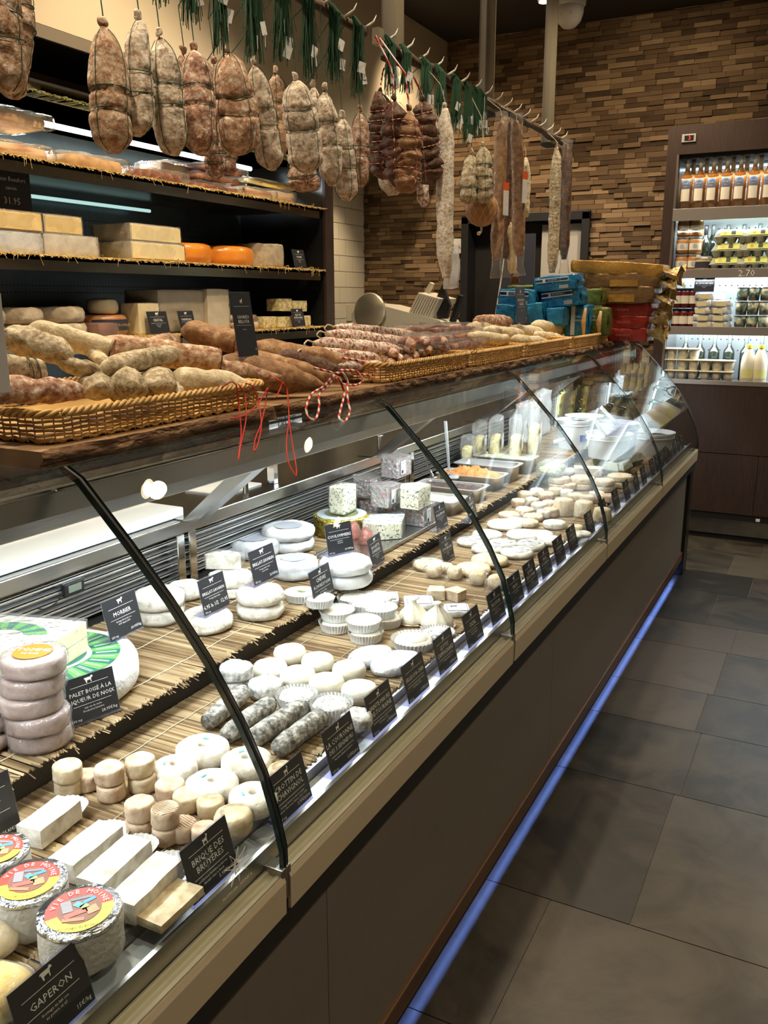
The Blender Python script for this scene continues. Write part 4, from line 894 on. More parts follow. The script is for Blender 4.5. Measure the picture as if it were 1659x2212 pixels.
# ================================================================== sausages
def sausage(name, label, cat, path, radii, m, lump=.006, seed=0, ties=(), tie_m=None, group=None, cut=None, n=20, squash=(1, 1), long_ties=False, extra=None, tm=.0010, loc=None, pinch=.16):
    """path points (world); ties = fractions where string pinches it"""
    P = [Vector(p) for p in path]; K = 34
    def at(t, arr):
        f = t*(len(arr)-1); i = min(int(f), len(arr)-2); f -= i
        a0, a1, a2, a3 = arr[max(i-1, 0)], arr[i], arr[i+1], arr[min(i+2, len(arr)-1)]
        return .5*((2*a1)+(a2-a0)*f+(2*a0-5*a1+4*a2-a3)*f*f+(3*a1-a0-3*a2+a3)*f*f*f)
    base = P[0] if loc is None else Vector(loc); pts = []; rad = []
    for i in range(K+1):
        t = i/K; pts.append(at(t, P)-base); q = max(at(t, list(radii)), .0008)
        for tt in ties: q *= 1-pinch*math.exp(-((t-tt)/.018)**2)
        q *= 1+.05*noise.noise(Vector((t*9, seed, 3))); rad.append(q)
    mb = MB(); mb.tube(pts, rad, n, flat=squash)
    o = Vector((seed*3.3, seed, 0)); mb.v = [tuple(Vector(p)+noise.noise_vector(Vector(p)*26+o)*lump+noise.noise_vector(Vector(p)*70+o)*lump*.35) for p in mb.v]
    t = thing(name, label, cat, base, 0, group); mb.build('casing', m, t, smooth=True)
    if tie_m is not None and (ties or long_ties):
        sb = MB()
        def frame(i):
            d = (pts[min(i+1, K)]-pts[max(i-1, 0)]).normalized(); ref = Vector((0, 0, 1)) if abs(d.z) < .9 else Vector((1, 0, 0)); a = (ref-d*ref.dot(d)).normalized(); return a, d.cross(a)
        for tt in ties:
            i = int(tt*K); a, b_ = frame(i); r_ = rad[i]+lump*.35+.0008
            sb.tube([pts[i]+a*math.cos(q*PI/9)*r_*squash[0]+b_*math.sin(q*PI/9)*r_*squash[1]+(pts[min(i+1, K)]-pts[i-1]).normalized()*.004*math.sin(q*PI/9+seed) for q in range(18)], tm, 5, closed=True)
        if long_ties:
            for q in range(4):
                th = q*PI/2+.5+seed; line = []
                for i in range(1, K):
                    a, b_ = frame(i); r_ = rad[i]+lump*.45+.0006; line.append(pts[i]+a*math.cos(th)*r_*squash[0]+b_*math.sin(th)*r_*squash[1])
                sb.tube(line, tm*.8, 4)
        if sb.v: sb.build('string', tie_m, t, smooth=True)
    if cut:
        e = 0 if cut[0] == 'start' else K; d = (pts[1]-pts[0]) if e == 0 else (pts[K-1]-pts[K]); d = -d.normalized(); a = d.orthogonal().normalized(); b_ = d.cross(a)
        c = MB(); r_ = rad[e]*1.01; c.add([pts[e]+d*.003+a*math.cos(q*PI/12)*r_+b_*math.sin(q*PI/12)*r_ for q in range(24)], [tuple(range(24))]); c.build('cut_face', cut[1], t)
    if extra: extra(t, pts, rad)
    return t
ends = lambda r: [r*.12, r*.72, r*.98, r, r, r, r*.96, r*.7, r*.12]
blunt = lambda r: [r*.35, r*.85, r, r, r, r, r, r*.85, r*.35]
cutend = lambda r: [r*.12, r*.72, r*.98, r, r, r, r, r, r]
taper = lambda r: [r*.6, r*.95, r, r, r*.98, r*.9, r*.7, r*.42, r*.16]
def seg2(p, X, n=5, bend=0):
    a = onx(X[0], *p[0]); b_ = onx(X[1], *p[1]); pts = []
    for i in range(n): t = i/(n-1); q = a.lerp(b_, t); q.z += bend*math.sin(PI*t); pts.append(q)
    return pts
def pile(label, p1, p2, X1, X2, dia, m, prof=ends, cat='sausage', bend=0, zmin=None, **k):
    pts = seg2((p1, p2), (X1, X2), 5, bend); mid = pts[2]; r = metres(dia, mid)/2
    return sausage(k.pop('name', 'dry_sausage'), label, cat, pts, prof(r), m, k.pop('lump', .005), p1[0]*.37+p1[1]*.11, **k)
pile('big brown mottled sausage at the front left of the nearest basket', (-60, 838), (184, 846), -1.10, -1.07, 58, sal_red, blunt)
pile('knobbly grey end of a saucisson beside the big brown sausage', (186, 832), (220, 840), -1.20, -1.065, 58, sal_gry, blunt, lump=.008)
pile('rounded grey-beige saucisson end, left of the two front balls', (252, 826), (283, 838), -1.22, -1.07, 76, sal_gry, blunt, lump=.007)
pile('rounded grey-beige saucisson end, right of the two front balls', (320, 820), (348, 834), -1.22, -1.07, 74, sal_gry, blunt, lump=.007)
pile('small curled sausage tip squeezed beside the dusty white sausage', (372, 832), (386, 852), -1.14, -1.06, 30, sal_gry, blunt, lump=.006)
pile('grey knobbly sausage lying high at the left of the nearest basket', (10, 722), (160, 770), -1.26, -1.16, 62, sal_gry, blunt, lump=.009)
pile('pale sausage with dark string loop below the high knobbly one', (-20, 800), (110, 800), -1.16, -1.12, 58, sal_gry, ends, lump=.008, ties=(.62, .74), tie_m=twine_d)
pile('short knobbly grey sausage in the middle of the nearest basket', (120, 783), (222, 803), -1.18, -1.12, 38, sal_gry, blunt, lump=.009)
pile('brown-grey sausage slanting up to the right across the pile', (210, 800), (392, 758), -1.14, -1.14, 46, sal_gry, ends, lump=.004)
pile('small sausage tip with a black string ring', (195, 757), (224, 782), -1.24, -1.18, 30, sal_cream, blunt, lump=.005, ties=(.5,), tie_m=twine_d)
pile('white-streaked salami with a round cut face at the left of the pile', (60, 705), (240, 757), -1.32, -1.20, 52, sal_cream, cutend, lump=.004, cut=('end', salcut))
pile('long tan and white salami with a dark cut face at its right end', (190, 742), (468, 780), -1.30, -1.16, 58, sal_tan, cutend, lump=.004, cut=('end', salcut))
pile('salami behind the pile showing an oblique speckled cut', (390, 735), (285, 762), -1.36, -1.28, 44, sal_tan, cutend, lump=.004, cut=('end', salcut))
pile('dark brown chorizo with an orange cut face on top of the pile', (392, 712), (512, 741), -1.34, -1.22, 52, sal_brn, cutend, lump=.004, cut=('end', chocut), name='chorizo')
GP = [(.702, -.6235), (.79, -.635), (.85, -.653), (.92, -.688), (1.0, -.738), (1.085, -.806), (1.16, -.876), (1.215, -.931), (1.245, -.961), (1.262, -.985), (1.275, -.992)]
def drape(X, px, py):
    P = onx(X, px, py)
    if P.z < 1.285:
        X = -.95
        for _ in range(12):
            P = onx(X, px, py); g = GP[-1][1]
            for (z0, x0), (z1_, x1) in zip(GP, GP[1:]):
                if z0 <= P.z <= z1_: g = x0+(x1-x0)*(P.z-z0)/(z1_-z0)
            X = X*.4+(g+.011)*.6
        P = onx(X, px, py)
    return P
def redtie(pxs, X=-1.005, m=twine_r, r=.0013, nm_='red_twine'):
    def f(t, pts, rad):
        b_ = t.location
        for pl in pxs:
            w = [drape(x[2] if len(x) > 2 else X, x[0], x[1])-b_ for x in pl]; q = []
            for i in range(len(w)-1):
                for s_ in range(6): q.append(w[i].lerp(w[i+1], s_/6)+Vector((0, noise.noise(Vector((i+s_/6, pl[0][0], 0)))*.002, 0)))
            q.append(w[-1])
            for _ in range(3): q = [q[0]]+[(q[i-1]+q[i]*2+q[i+1])/4 for i in range(1, len(q)-1)]+[q[-1]]
            MB().tube(q, r, 6).build(nm_, m, t, smooth=True)
    return f
pile('dusty white sausage hanging over the rim with two red twine loops', (372, 822), (560, 836), -1.12, -1.03, 60, sal_cream, taper, lump=.004,
     extra=redtie([[(478, 838, -1.02), (500, 823), (512, 832), (516, 880), (522, 935), (514, 1003), (520, 960), (533, 900), (530, 850), (515, 830)], [(530, 828, -1.01), (545, 832), (558, 860), (566, 920), (556, 965), (547, 978), (550, 950), (565, 915), (574, 870), (579, 838)], [(498, 905, -1.01), (530, 898), (560, 870), (578, 838)]]))
pile('brown tapering ham sausage with one very long red twine loop', (470, 792), (700, 832), -1.18, -1.02, 74, sal_brn, taper, lump=.005, cat='cured meat', name='cured_ham',
     extra=redtie([[(585, 810, -1.04), (605, 822), (621, 838), (625, 900), (618, 950), (622, 1000), (640, 1032), (641, 1015), (630, 950), (624, 900), (622, 850), (612, 826)], [(610, 825), (606, 840), (594, 860)]]))
pile('pale tan ham sausage behind the dusty white one', (390, 790), (605, 815), -1.24, -1.06, 52, sal_tan, taper, lump=.005, cat='cured meat', name='cured_ham')
pile('long brown cured meat pointing at the red and white cord', (540, 752), (790, 790), -1.30, -1.10, 50, sal_brn, taper, lump=.005, cat='cured meat', name='cured_ham',
     extra=redtie([[(735, 773, -1.12), (775, 778, -1.10), (800, 790, -1.08), (818, 800, -1.07), (805, 812, -1.07), (780, 808, -1.08)]], -1.06, twine_c, .003, 'red_white_cord'))
pile('small brown cured meat with coiled red and white cord', (600, 770), (765, 815), -1.20, -1.07, 42, sal_drk, taper, lump=.006, cat='cured meat', name='cured_ham',
     extra=redtie([[(735, 800), (770, 800), (786, 822), (770, 833), (735, 830), (728, 815)]], -1.05, twine_c, .003, 'red_white_cord'))
pile('mid brown cured meat with two hanging red and white loops', (500, 775), (735, 822), -1.22, -1.05, 55, sal_brn, taper, lump=.005, cat='cured meat', name='cured_ham',
     extra=redtie([[(680, 795), (700, 800), (722, 806), (700, 835), (672, 850), (660, 880), (664, 902), (682, 908), (690, 880), (688, 850), (712, 830), (722, 810)], [(722, 806), (742, 805), (752, 825), (750, 860), (757, 890), (745, 914), (731, 905), (738, 875), (745, 850), (735, 820)]], -1.0, twine_c, .0027, 'red_white_cord'))
t = price_tag('tall black price tag standing among the cured meats', onx(-1.12, 538, 774), ['CHORIZO', 'BELLOTA'], 'goat', .075, .14, 8, fine=('', 'Pur porc'), price='32', stand=False)
# left-edge white sign plate
P = onx(-1.02, 8, 850); s_ = thing('white_sign_plate', 'blank back of a white plastic sign at the left picture edge above the basket', 'sign', P)
MB().box(-.003, -.06, 0, 0, .013, .135).build('plate', pm('sign_white', (.62, .62, .63), .4), s_, bev=.002)
# frosted dry sausages of the second basket
FS = 'frosted dry sausages in the second basket'
for i, (a, b_, X1, X2, d) in enumerate([((722, 708), (905, 727), -1.36, -1.30, 26), ((705, 722), (892, 744), -1.31, -1.24, 30), ((678, 742), (866, 757), -1.25, -1.18, 32), ((662, 762), (822, 777), -1.20, -1.13, 30), ((735, 790), (830, 790), -1.12, -1.09, 24)]):
    ex = None
    if i < 4:
        q = [(a[0]+4, a[1]), (a[0]-14, a[1]-8), (a[0]-22, a[1]+2), (a[0]-12, a[1]+10), (a[0]+2, a[1]+6)] ; ex = redtie([q], X1, twine_w, .0022, 'white_cord')
    pile('long frosted dry sausage with %s, %s layer from the top' % ('a white cord loop' if i < 4 else 'no cord', ORD[i]), a, b_, X1, X2, d, sal_spk, blunt, lump=.0025, extra=ex)
k = 0
for (zx, zy, r) in [(1160, 470, 90), (1295, 445, 92), (1400, 455, 90), (1478, 440, 80), (1150, 520, 84), (1270, 560, 88), (1330, 525, 80), (1470, 555, 90), (1560, 500, 100), (1195, 590, 84), (1290, 632, 86), (1395, 600, 90), (1145, 640, 90), (1215, 680, 80), (1540, 600, 84), (985, 560, 92), (1040, 610, 84), (800, 625, 96), (960, 660, 88)]:
    x, y = 640+zx/4.61, 640+zy/4.61
    pile('frosted dry sausage end facing the shopper, %s of the stacked ends' % ORD[k] , (x-16, y-7), (x, y+3), -1.30, -1.10-.02*(k % 3), r/4.61, sal_spk if k % 3 else sal_red, blunt, lump=.003); k += 1
# vacuum packed dark sausages (third basket) and cream sausages (fourth basket)
def vpack(label, x0, y0, x1, y1, X, d, meat, n=2, rz=0):
    A, B = onx(X, x0, y1).y, onx(X, x1, y1).y; z_ = onx(X, (x0+x1)/2, y1).z; h = onx(X, (x0+x1)/2, y0).z-z_; w = B-A
    t = thing('vacuum_pack', label, 'cured meat', (X-d/2, (A+B)/2, z_), rz)
    for i in range(n): MB().tube([(-d*.3+d*.6*i/max(n-1, 1), -w*.42+w*.84*j/6, h*.5+.004*math.sin(j*2+i)) for j in range(7)], [.004, h*.28, h*.33, h*.3, h*.33, h*.28, .004], 10).jitter(.003, 60, i).build('dark_sausage', meat, t, smooth=True)
    f = MB(); blob(d, w, h, .15, 10, .006, 24, x0, mb=f); f.build('film_bag', wrap2, t, smooth=True); return t
vpack('lowest clear pack of dark sausages in the third basket', 955, 733, 1060, 762, -1.09, .14, darkm)
vpack('middle clear pack of dark sausages in the third basket', 948, 716, 1090, 742, -1.13, .16, darkm)
vpack('top clear pack of dark sausages with a pale label', 935, 700, 1050, 724, -1.18, .16, darkm)
vpack('small clear pack with reddish meat at the left of the third basket', 905, 724, 985, 752, -1.12, .10, darkm)
for i, (a, b_, X, d) in enumerate([((1010, 706), (1110, 712), -1.25, 24), ((1012, 726), (1100, 733), -1.12, 24), ((1100, 712), (1172, 720), -1.2, 26), ((1150, 704), (1222, 712), -1.24, 28), ((1105, 732), (1180, 740), -1.10, 22), ((1045, 714), (1130, 722), -1.18, 24), ((1155, 724), (1215, 732), -1.15, 20)]):
    pile('cream mouldy sausage of the fourth basket, %s counted from the back left' % ORD[i], a, b_, X, X+.02, d, sal_cream, blunt, lump=.005)
pile('dark speckled salami piece lying on the cream sausages', (1025, 692), (1105, 694), -1.26, -1.22, 26, sal_red, blunt, lump=.004)
price_tag('black price tag standing among the cream sausages', onx(-1.16, 1130, 699), ['SAUCISSON', 'ALLEGE'], 'goat', .12, .15, 8, fine=('', 'Pur porc'), price='28', stand=False)

# ================================================================== packets at the far end
def packet(name, label, px, Y, d, m, tilt=0, e=.10, parts=None, z_=None, rz=0, crimp=True, jit=.006):
    x0, y0, x1, y1 = px; a = ony(Y, x0, (y0+y1)/2); b_ = ony(Y, x1, (y0+y1)/2); z0 = ony(Y, (x0+x1)/2, y1).z if z_ is None else z_; h = (ony(Y, (x0+x1)/2, y0).z-ony(Y, (x0+x1)/2, y1).z)*.97; w = b_.x-a.x
    t = thing(name, label, 'packet', ((a.x+b_.x)/2, Y+d/2, z0), rz); t.rotation_euler = (0, -math.radians(tilt), rz)
    body = MB(); blob(w*.96, d, h, e, 12, jit, 14, x0+y0, mb=body)
    if crimp:
        for sx in (-1, 1): body.add([(sx*w*.47, -d*.42, h*.3), (sx*w*.47, d*.42, h*.3), (sx*w*.5, d*.42, h*.5), (sx*w*.5, -d*.42, h*.5), (sx*w*.47, -d*.42, h*.7), (sx*w*.47, d*.42, h*.7)], [(0, 1, 2, 3), (3, 2, 5, 4)])
    body.build('packet_body', m, t, smooth=True)
    if parts: parts(t, w, d, h)
    return t
bluef = nm('glossy_blue_foil', [(.3, (.008, .10, .26)), (.6, (.015, .20, .42)), (.75, (.06, .36, .60))], 14, 4, .25, .9, 20, .2, bd=.02)
greenf = nm('olive_green_foil', [(.3, (.06, .10, .02)), (.7, (.16, .22, .06))], 14, 4, .3, .8, 20, .1, bd=.02)
brownp = nm('brown_gold_wrapper', [(.3, (.17, .095, .04)), (.7, (.27, .165, .075))], 7, 4, .32, .8, 14, .3, bd=.02)
goldp = nm('amber_wrapper', [(.3, (.36, .19, .04)), (.7, (.52, .30, .07))], 7, 4, .3, .8, 14, .35, bd=.02)
redp = nm('crimson_wrapper', [(.3, (.24, .02, .015)), (.7, (.40, .045, .03))], 7, 4, .33, .8, 14, .2, bd=.02)
crinkle = nm('crinkled_gold_cellophane', [(.3, (.42, .27, .08)), (.7, (.75, .58, .28))], 20, 5, .25, 1, 30, .35, bd=.03)
ornm = pm('pale_blue_ornament', (.50, .62, .72), .5); navym = pm('navy_panel', (.01, .05, .16), .4); grlab = pm('barcode_grey', (.45, .48, .50), .5); brd = nm('printed_breadstick', [(.3, (.50, .26, .10)), (.7, (.78, .55, .28))], 30, 4, .5, .2)
def blue_parts(t, w, d, h):
    m = MB(); m.box(-w*.42, -d/2-.004, h*.58, w*.30, -d/2-.002, h*.86); m.build('ornament_band', ornm, t)
    m = MB(); m.box(-w*.20, -d/2-.006, h*.64, w*.12, -d/2-.004, h*.80); m.build('name_panel', navym, t)
    letters('lettering', [('LES GRESSINS', -w*.04, 0, h*.10, 'CENTER')], ornm, t, TR(0, -d/2-.0065, h*.69, PI/2))
    m = MB()
    for i in range(9): m.box(w*.10+i*w*.022, -d/2-.005, h*.12, w*.10+i*w*.022+w*.011, -d/2-.003, h*.34)
    m.build('barcode', grlab, t)
    m = MB()
    for sx in (-.40, .15):
        for i in range(4): m.lathe([(h*.055, 0), (h*.085, .0004)], 10, T=TR(w*sx+i*w*.04, -d/2-.0045, h*.72, PI/2))
    m.build('ornament_rosettes', navym, t)
zt = 1.292
packet('blue_packet', 'upright blue packet at the left behind the black tag', (1070, 656, 1112, 700), 4.05, .10, bluef, 0, .2)
packet('blue_packet', 'upright blue packet with ornament strip left of the dark gap', (1140, 652, 1176, 700), 4.06, .10, bluef, 6, .2)
packet('blue_packet', 'upright blue packet under the leaning ones in the middle', (1178, 662, 1218, 704), 4.08, .10, bluef, 0, .2)
def upright(t, w, d, h):
    m = MB(); m.box(-w*.20, -d/2-.004, h*.06, -w*.04, -d/2-.002, h*.94); m.build('ornament_band', ornm, t)
    m = MB(); m.tube([(w*.34, -d/2-.004, h*.05), (w*.30, -d/2-.006, h*.45), (w*.36, -d/2-.004, h*.9)], [w*.05, w*.10, w*.05], 8, flat=(1, .3)); m.build('printed_stick', brd, t, smooth=True)
    letters('lettering', [('FICELLES', 0, .0, h*.085, 'CENTER'), ('GRESSINS', 0, -h*.12, h*.085, 'CENTER')], ornm, t, TR(w*.13, -d/2-.0065, h*.6, PI/2))
packet('blue_packet', 'large upright blue packet printed with a breadstick', (1217, 655, 1272, 728), 4.2, .12, bluef, 0, .16, upright)
packet('green_packet', 'upright green packet printed with a breadstick', (1268, 662, 1314, 726), 4.28, .10, greenf, 0, .2, lambda t, w, d, h: (MB().tube([(w*.12, -d/2-.004, h*.05), (w*.06, -d/2-.006, h*.45), (w*.14, -d/2-.004, h*.88)], [w*.06, w*.14, w*.06], 8, flat=(1, .3)).build('printed_stick', brd, t, smooth=True), letters('lettering', [('AUX', 0, 0, h*.1, 'CENTER'), ('OLIVES', 0, -h*.12, h*.09, 'CENTER')], ornm, t, TR(-w*.24, -d/2-.0065, h*.65, PI/2))))
packet('blue_packet', 'blue packet lying flat at the left of the packet heap', (1073, 622, 1158, 663), 4.1, .14, bluef, -2, .12, blue_parts)
packet('blue_packet', 'blue packet leaning across the middle of the heap', (1166, 622, 1258, 664), 4.14, .14, bluef, 7, .12, blue_parts)
packet('blue_packet', 'topmost blue packet of the heap', (1151, 594, 1250, 628), 4.12, .14, bluef, 5, .12, blue_parts)
packet('green_packet', 'small green packet end between the blue and brown packets', (1262, 622, 1300, 660), 4.34, .12, greenf, 0, .25)
packet('green_packet', 'thin green packet under the lying left blue packet', (1090, 616, 1200, 625), 4.28, .2, greenf, 0, .2)
def brown_parts(t, w, d, h):
    MB().box(-w*.12, -d/2-.004, h*.10, w*.22, -d/2-.002, h*.55).build('amber_label', MATS['amber_wrapper'], t)
    letters('lettering', [('TRADITION', 0, 0, h*.16, 'CENTER')], MATS['amber_wrapper'], t, TR(-w*.2, -d/2-.005, h*.80, PI/2))
def crumple(label, x, y, dx, dy, Y=4.62):
    pass
def endfan(t, w, d, h):
    m = MB(); R = random.random()*9; n = 14; vs = []
    for j in range(5):
        for i in range(n): u = i/(n-1)-.5; q = .010*noise.noise(Vector((i*.9, j*.9, R))); vs.append((w*.47+j*.018+.012*noise.noise(Vector((i*.7, R, j)))*j*.6, u*d*(.9+.1*j), h*.5+(u*0)+.018*math.sin(i*1.7+R)*(.3+j*.25)+q+(h*.12*j*math.sin(R+i*.5))))
    m.add(vs, [(j*n+i, j*n+i+1, (j+1)*n+i+1, (j+1)*n+i) for j in range(4) for i in range(n-1)])
    m.build('crinkled_end', crinkle, t, smooth=True)
def red_parts(t, w, d, h):
    letters('lettering', [('ORIGINE', 0, 0, h*.28, 'CENTER')], pm('dull_pink_print_%d' % int(w*1e4), (.45, .14, .12), .5), t, TR(-w*.08, -d/2-.005, h*.4, PI/2)); endfan(t, w, d, h)
packet('red_packet', 'lowest crimson packet of the stack at the far basket end', (1308, 708, 1400, 738), 4.50, .22, redp, 0, .14, red_parts, crimp=False)
packet('red_packet', 'middle crimson packet of the far stack', (1306, 681, 1404, 710), 4.50, .22, redp, 0, .14, red_parts, crimp=False)
packet('red_packet', 'topmost crimson packet of the far stack', (1296, 652, 1410, 684), 4.50, .22, redp, 0, .14, red_parts, crimp=False)
packet('brown_packet', 'lower long brown packet with an amber label', (1255, 618, 1418, 656), 4.48, .24, brownp, 0, .14, lambda *a: (brown_parts(*a), endfan(*a)), crimp=False)
packet('brown_packet', 'upper long brown packet with an amber label', (1252, 588, 1430, 622), 4.48, .24, brownp, 0, .14, lambda *a: (brown_parts(*a), endfan(*a)), crimp=False)
packet('amber_packet', 'long amber packet lying aslant on top of the stack', (1222, 564, 1438, 594), 4.48, .22, goldp, -4, .16, endfan, crimp=False)

# ================================================================== hanging rails
RX, RZ = -1.30, 2.243
def rail(label, y0, y1, seed):
    t = thing('hanging_rail', label, 'rail', (RX, (y0+y1)/2, RZ)); oy = (y0+y1)/2; n = 30; pts = [(.008*noise.noise(Vector((i*.5, seed, 0))), y0+(y1-y0)*i/n-oy, .010*noise.noise(Vector((i*.4, seed, 5)))) for i in range(n+1)]
    MB().tube(pts, [.014+.005*noise.noise(Vector((i*.8, seed, 9))) for i in range(n+1)], 10).jitter(.003, 60, seed).build('branch', branch, t, smooth=True)
    y = y0+.05
    while y < y1:
        MB().tube([(.005, y-oy, .006), (.018, y-oy+.004, .014), (.030, y-oy+.010, .024), (.036, y-oy+.016, .042)], [.005, .0045, .003, .0005], 8).build('horn_hook', bone, t, smooth=True); y += .115
    MB().box(-.012, y0-oy-.01, -.014, .012, y0-oy+.02, .03).build('bracket', alu, t); return t
ya, yb_ = onx(RX, 815, 95).y, onx(RX, 1212, 300).y
rail('far hanging branch rail with horn hooks from the hams to the wall', ya, yb_+.02, 2)
rail('near hanging branch rail with horn hooks over the salamis', .5, onx(RX, 785, 62).y, 7)
for i, (px, py) in enumerate([(846, 40), (1050, 120), (1184, 200)]):
    P = onx(RX-.03, px, py); t = thing('ceiling_post', 'flat steel post from ceiling to the branch rail, %s from the left' % ORD[i], 'post', (P.x, P.y, 0)); zb = onx(RX-.03, px, (112, 232, 303)[i]).z-.02
    MB().box(-.012, -.045, zb, -.006, .045, ZC).build('flange', nm('satin_post_%d' % i, [(.3, (.42, .38, .32)), (.7, (.5, .46, .39))], 5, 2, .32, 0, metal=.8), t); MB().box(-.012, .040, zb, .02, .046, ZC).build('edge_flange', alu, t); MB().box(-.014, -.047, zb-.012, .03, .048, zb).build('foot_plate', blackm, t)
# bundles of green loops with paper tags
def bundle(label, px, ytop, ybot, wpx, dens=95):
    P = onx(RX+.012, px, ytop); b_ = onx(RX+.012, px, ybot); L_ = P.z-b_.z; w = metres(wpx, P)/2; t = thing('twine_bundle', label, 'twine', (RX+.012, P.y, RZ if abs(P.z-RZ) < .12 else P.z)); L_ = t.location.z-b_.z
    m = MB(); rr = random.Random(int(px*7))
    for k in range(dens):
        a = rr.uniform(-1, 1); e = rr.gauss(0, .7); l = L_*rr.uniform(.55, 1.06); xo = rr.uniform(-.012, .014)
        m.tube([(-.02+xo*.4, a*w*.3, .004), (0+xo*.4, a*w*.4, .018), (.016+xo, a*w*.6, -.01), (.014+xo, (a*.6+e*.3)*w, -l*.45), (.012+xo*1.4+rr.uniform(-.006, .006), (a*.5+e*.55)*w*1.1, -l)], .0010, 3)
    m.build('green_loops', twine_g, t)
    for k in range(3):
        y = rr.uniform(-.8, .8)*w; z_ = -L_*rr.uniform(.5, .95); MB().box(-.0004, -.010, -.014, .0004, .010, .014, T=TR(.026+rr.uniform(0, .006), y, z_, rr.uniform(-.4, .4), 0, rr.uniform(-.8, .8))).build('paper_label', paper, t)
    return t
for i, (px, yt, ybo, w) in enumerate([(330, -90, 10, 26), (395, -80, 52, 40), (460, -50, 112, 48), (533, -20, 128, 56), (598, -5, 132, 44), (654, 5, 162, 34), (712, 22, 176, 36), (764, 46, 205, 32)]):
    bundle('bundle of green twine loops on the near rail, %s from the left' % ORD[i], px, yt, ybo, w)
for i, (px, yt, ybo, w) in enumerate([(834, 95, 205, 30), (868, 120, 200, 20), (912, 130, 240, 34), (942, 150, 250, 28), (978, 172, 285, 26), (1003, 190, 310, 22), (1022, 205, 300, 24), (1036, 212, 290, 16)]):
    bundle('bundle of green twine loops on the far rail, %s from the left' % ORD[i], px, yt, ybo, w)

# ================================================================== hanging salamis
def hang(label, px, yt, yb__, wpx, m, lean=0, X=RX+.02, ties=(.36, .58), tie_m=twine_g, prof=None, lump=.006, cat='salami', name='hanging_salami', cord=twine_g, long_=True, knot=True, sq=(1, 1), hook=0, ctop=None, pinch=.16):
    a, b_ = onx(X, px, yt), onx(X, px+lean, yb__); pts = [a.lerp(b_, i/4)+Vector((0, .003*math.sin(i*2+px), 0)) for i in range(5)]; r = metres(wpx, a.lerp(b_, .5))/2
    prof = prof or (lambda r: [r*.14, r*.70, r*.96, r*1.02, r*1.05, r*1.07, r*1.06, r*.98, r*.34])
    def ex(t, pts_, rad):
        top = pts_[0]; z1_ = RZ-a.z+hook; c = MB(); yy = (onx(X, *ctop).y-a.y) if ctop else 0
        c.tube([top+Vector((0, 0, -.01)), Vector((0, .002, .02)), Vector((-.01, yy*.5+.003, z1_*.5)), Vector((RX-X+.012, yy, z1_))], .003 if cord is twine_c else .0013, 5); c.build('hanging_string', cord, t)
        if knot: blob(.014, .014, .020, .8, 4, .005, 80, px).build('knot', m, t, smooth=True)
    return sausage(name, label, cat, pts, prof(r), m, lump, px*.13, ties, tie_m, squash=sq, long_ties=long_, extra=ex, pinch=pinch)
egg = lambda r: [r*.12, r*.55, r*.85, r*.98, r*1.0, r, r*.98, r*.84, r*.2]
long_r = lambda r: [r*.3, r*.85, r, r, r*1.02, r, r*1.02, r*.95, r*.5]
hang('big tan salami cut off by the left picture edge, right one', 42, -60, 160, 60, sal_tan, -6)
hang('bulging tan salami at the left picture edge, lower front one', 8, -70, 205, 78, sal_tan, 5, RX+.06)
hang('small lumpy salami tip low at the left picture edge', 30, 90, 212, 52, sal_tan, 0, RX-.05)
hang('smooth reddish-tan salami, first full one from the left', 225, 60, 330, 80, sal_tan, 22, ties=(.52, .68), lump=.004)
hang('pale mottled salami with green string, second from the left', 297, 44, 293, 56, sal_wht, 4, ties=(.46, .64))
hang('mottled salami leaning right, third from the left', 345, 82, 334, 66, sal_wht, 30, ties=(.40, .58))
hang('small salami hidden behind the third and fourth', 396, 118, 300, 48, sal_tan, 0, RX-.09)
hang('plump pink-brown salami tightly tied, fourth from the left', 420, 112, 332, 72, sal_red, 12, ties=(.36, .54), lump=.007)
hang('large golden-brown salami with an orange stripe, fifth from the left', 494, 116, 336, 84, sal_tan, 28, RX+.03, ties=(.42, .62))
hang('slim salami peeking between the fourth and fifth', 462, 140, 300, 50, sal_red, 6, RX-.08)
hang('low reddish salami behind the fifth, left of two', 455, 300, 388, 36, sal_red, 10, RX-.16)
hang('low reddish salami behind the fifth, right of two', 488, 296, 378, 36, sal_red, 6, RX-.18)
hang('slender grey-brown salami leaning right, sixth from the left', 550, 140, 368, 54, sal_wht, 36, ties=(.40, .58))
hang('dark tan salami behind the sixth', 596, 160, 342, 46, sal_tan, 2, RX-.10)
hang('broad whitish double salami, seventh from the left', 638, 175, 374, 72, sal_wht, 26, RX+.02, ties=(.30, .52))
hang('narrow whitish salami just behind the seventh', 676, 190, 330, 36, sal_wht, 4, RX-.06)
hang('low purple-brown salami under the seventh', 655, 340, 412, 62, sal_red, 2, RX-.14)
hang('long frosty salami, eighth from the left', 700, 196, 402, 48, sal_wht, 18, ties=(.34, .56))
hang('frosty salami hanging lowest of the near rail', 738, 256, 434, 48, sal_wht, 12, ties=(.36, .6))
hang('slim pinkish salami, last of the near rail before the hams', 778, 243, 405, 36, sal_red, 2, ties=(.45, .6))
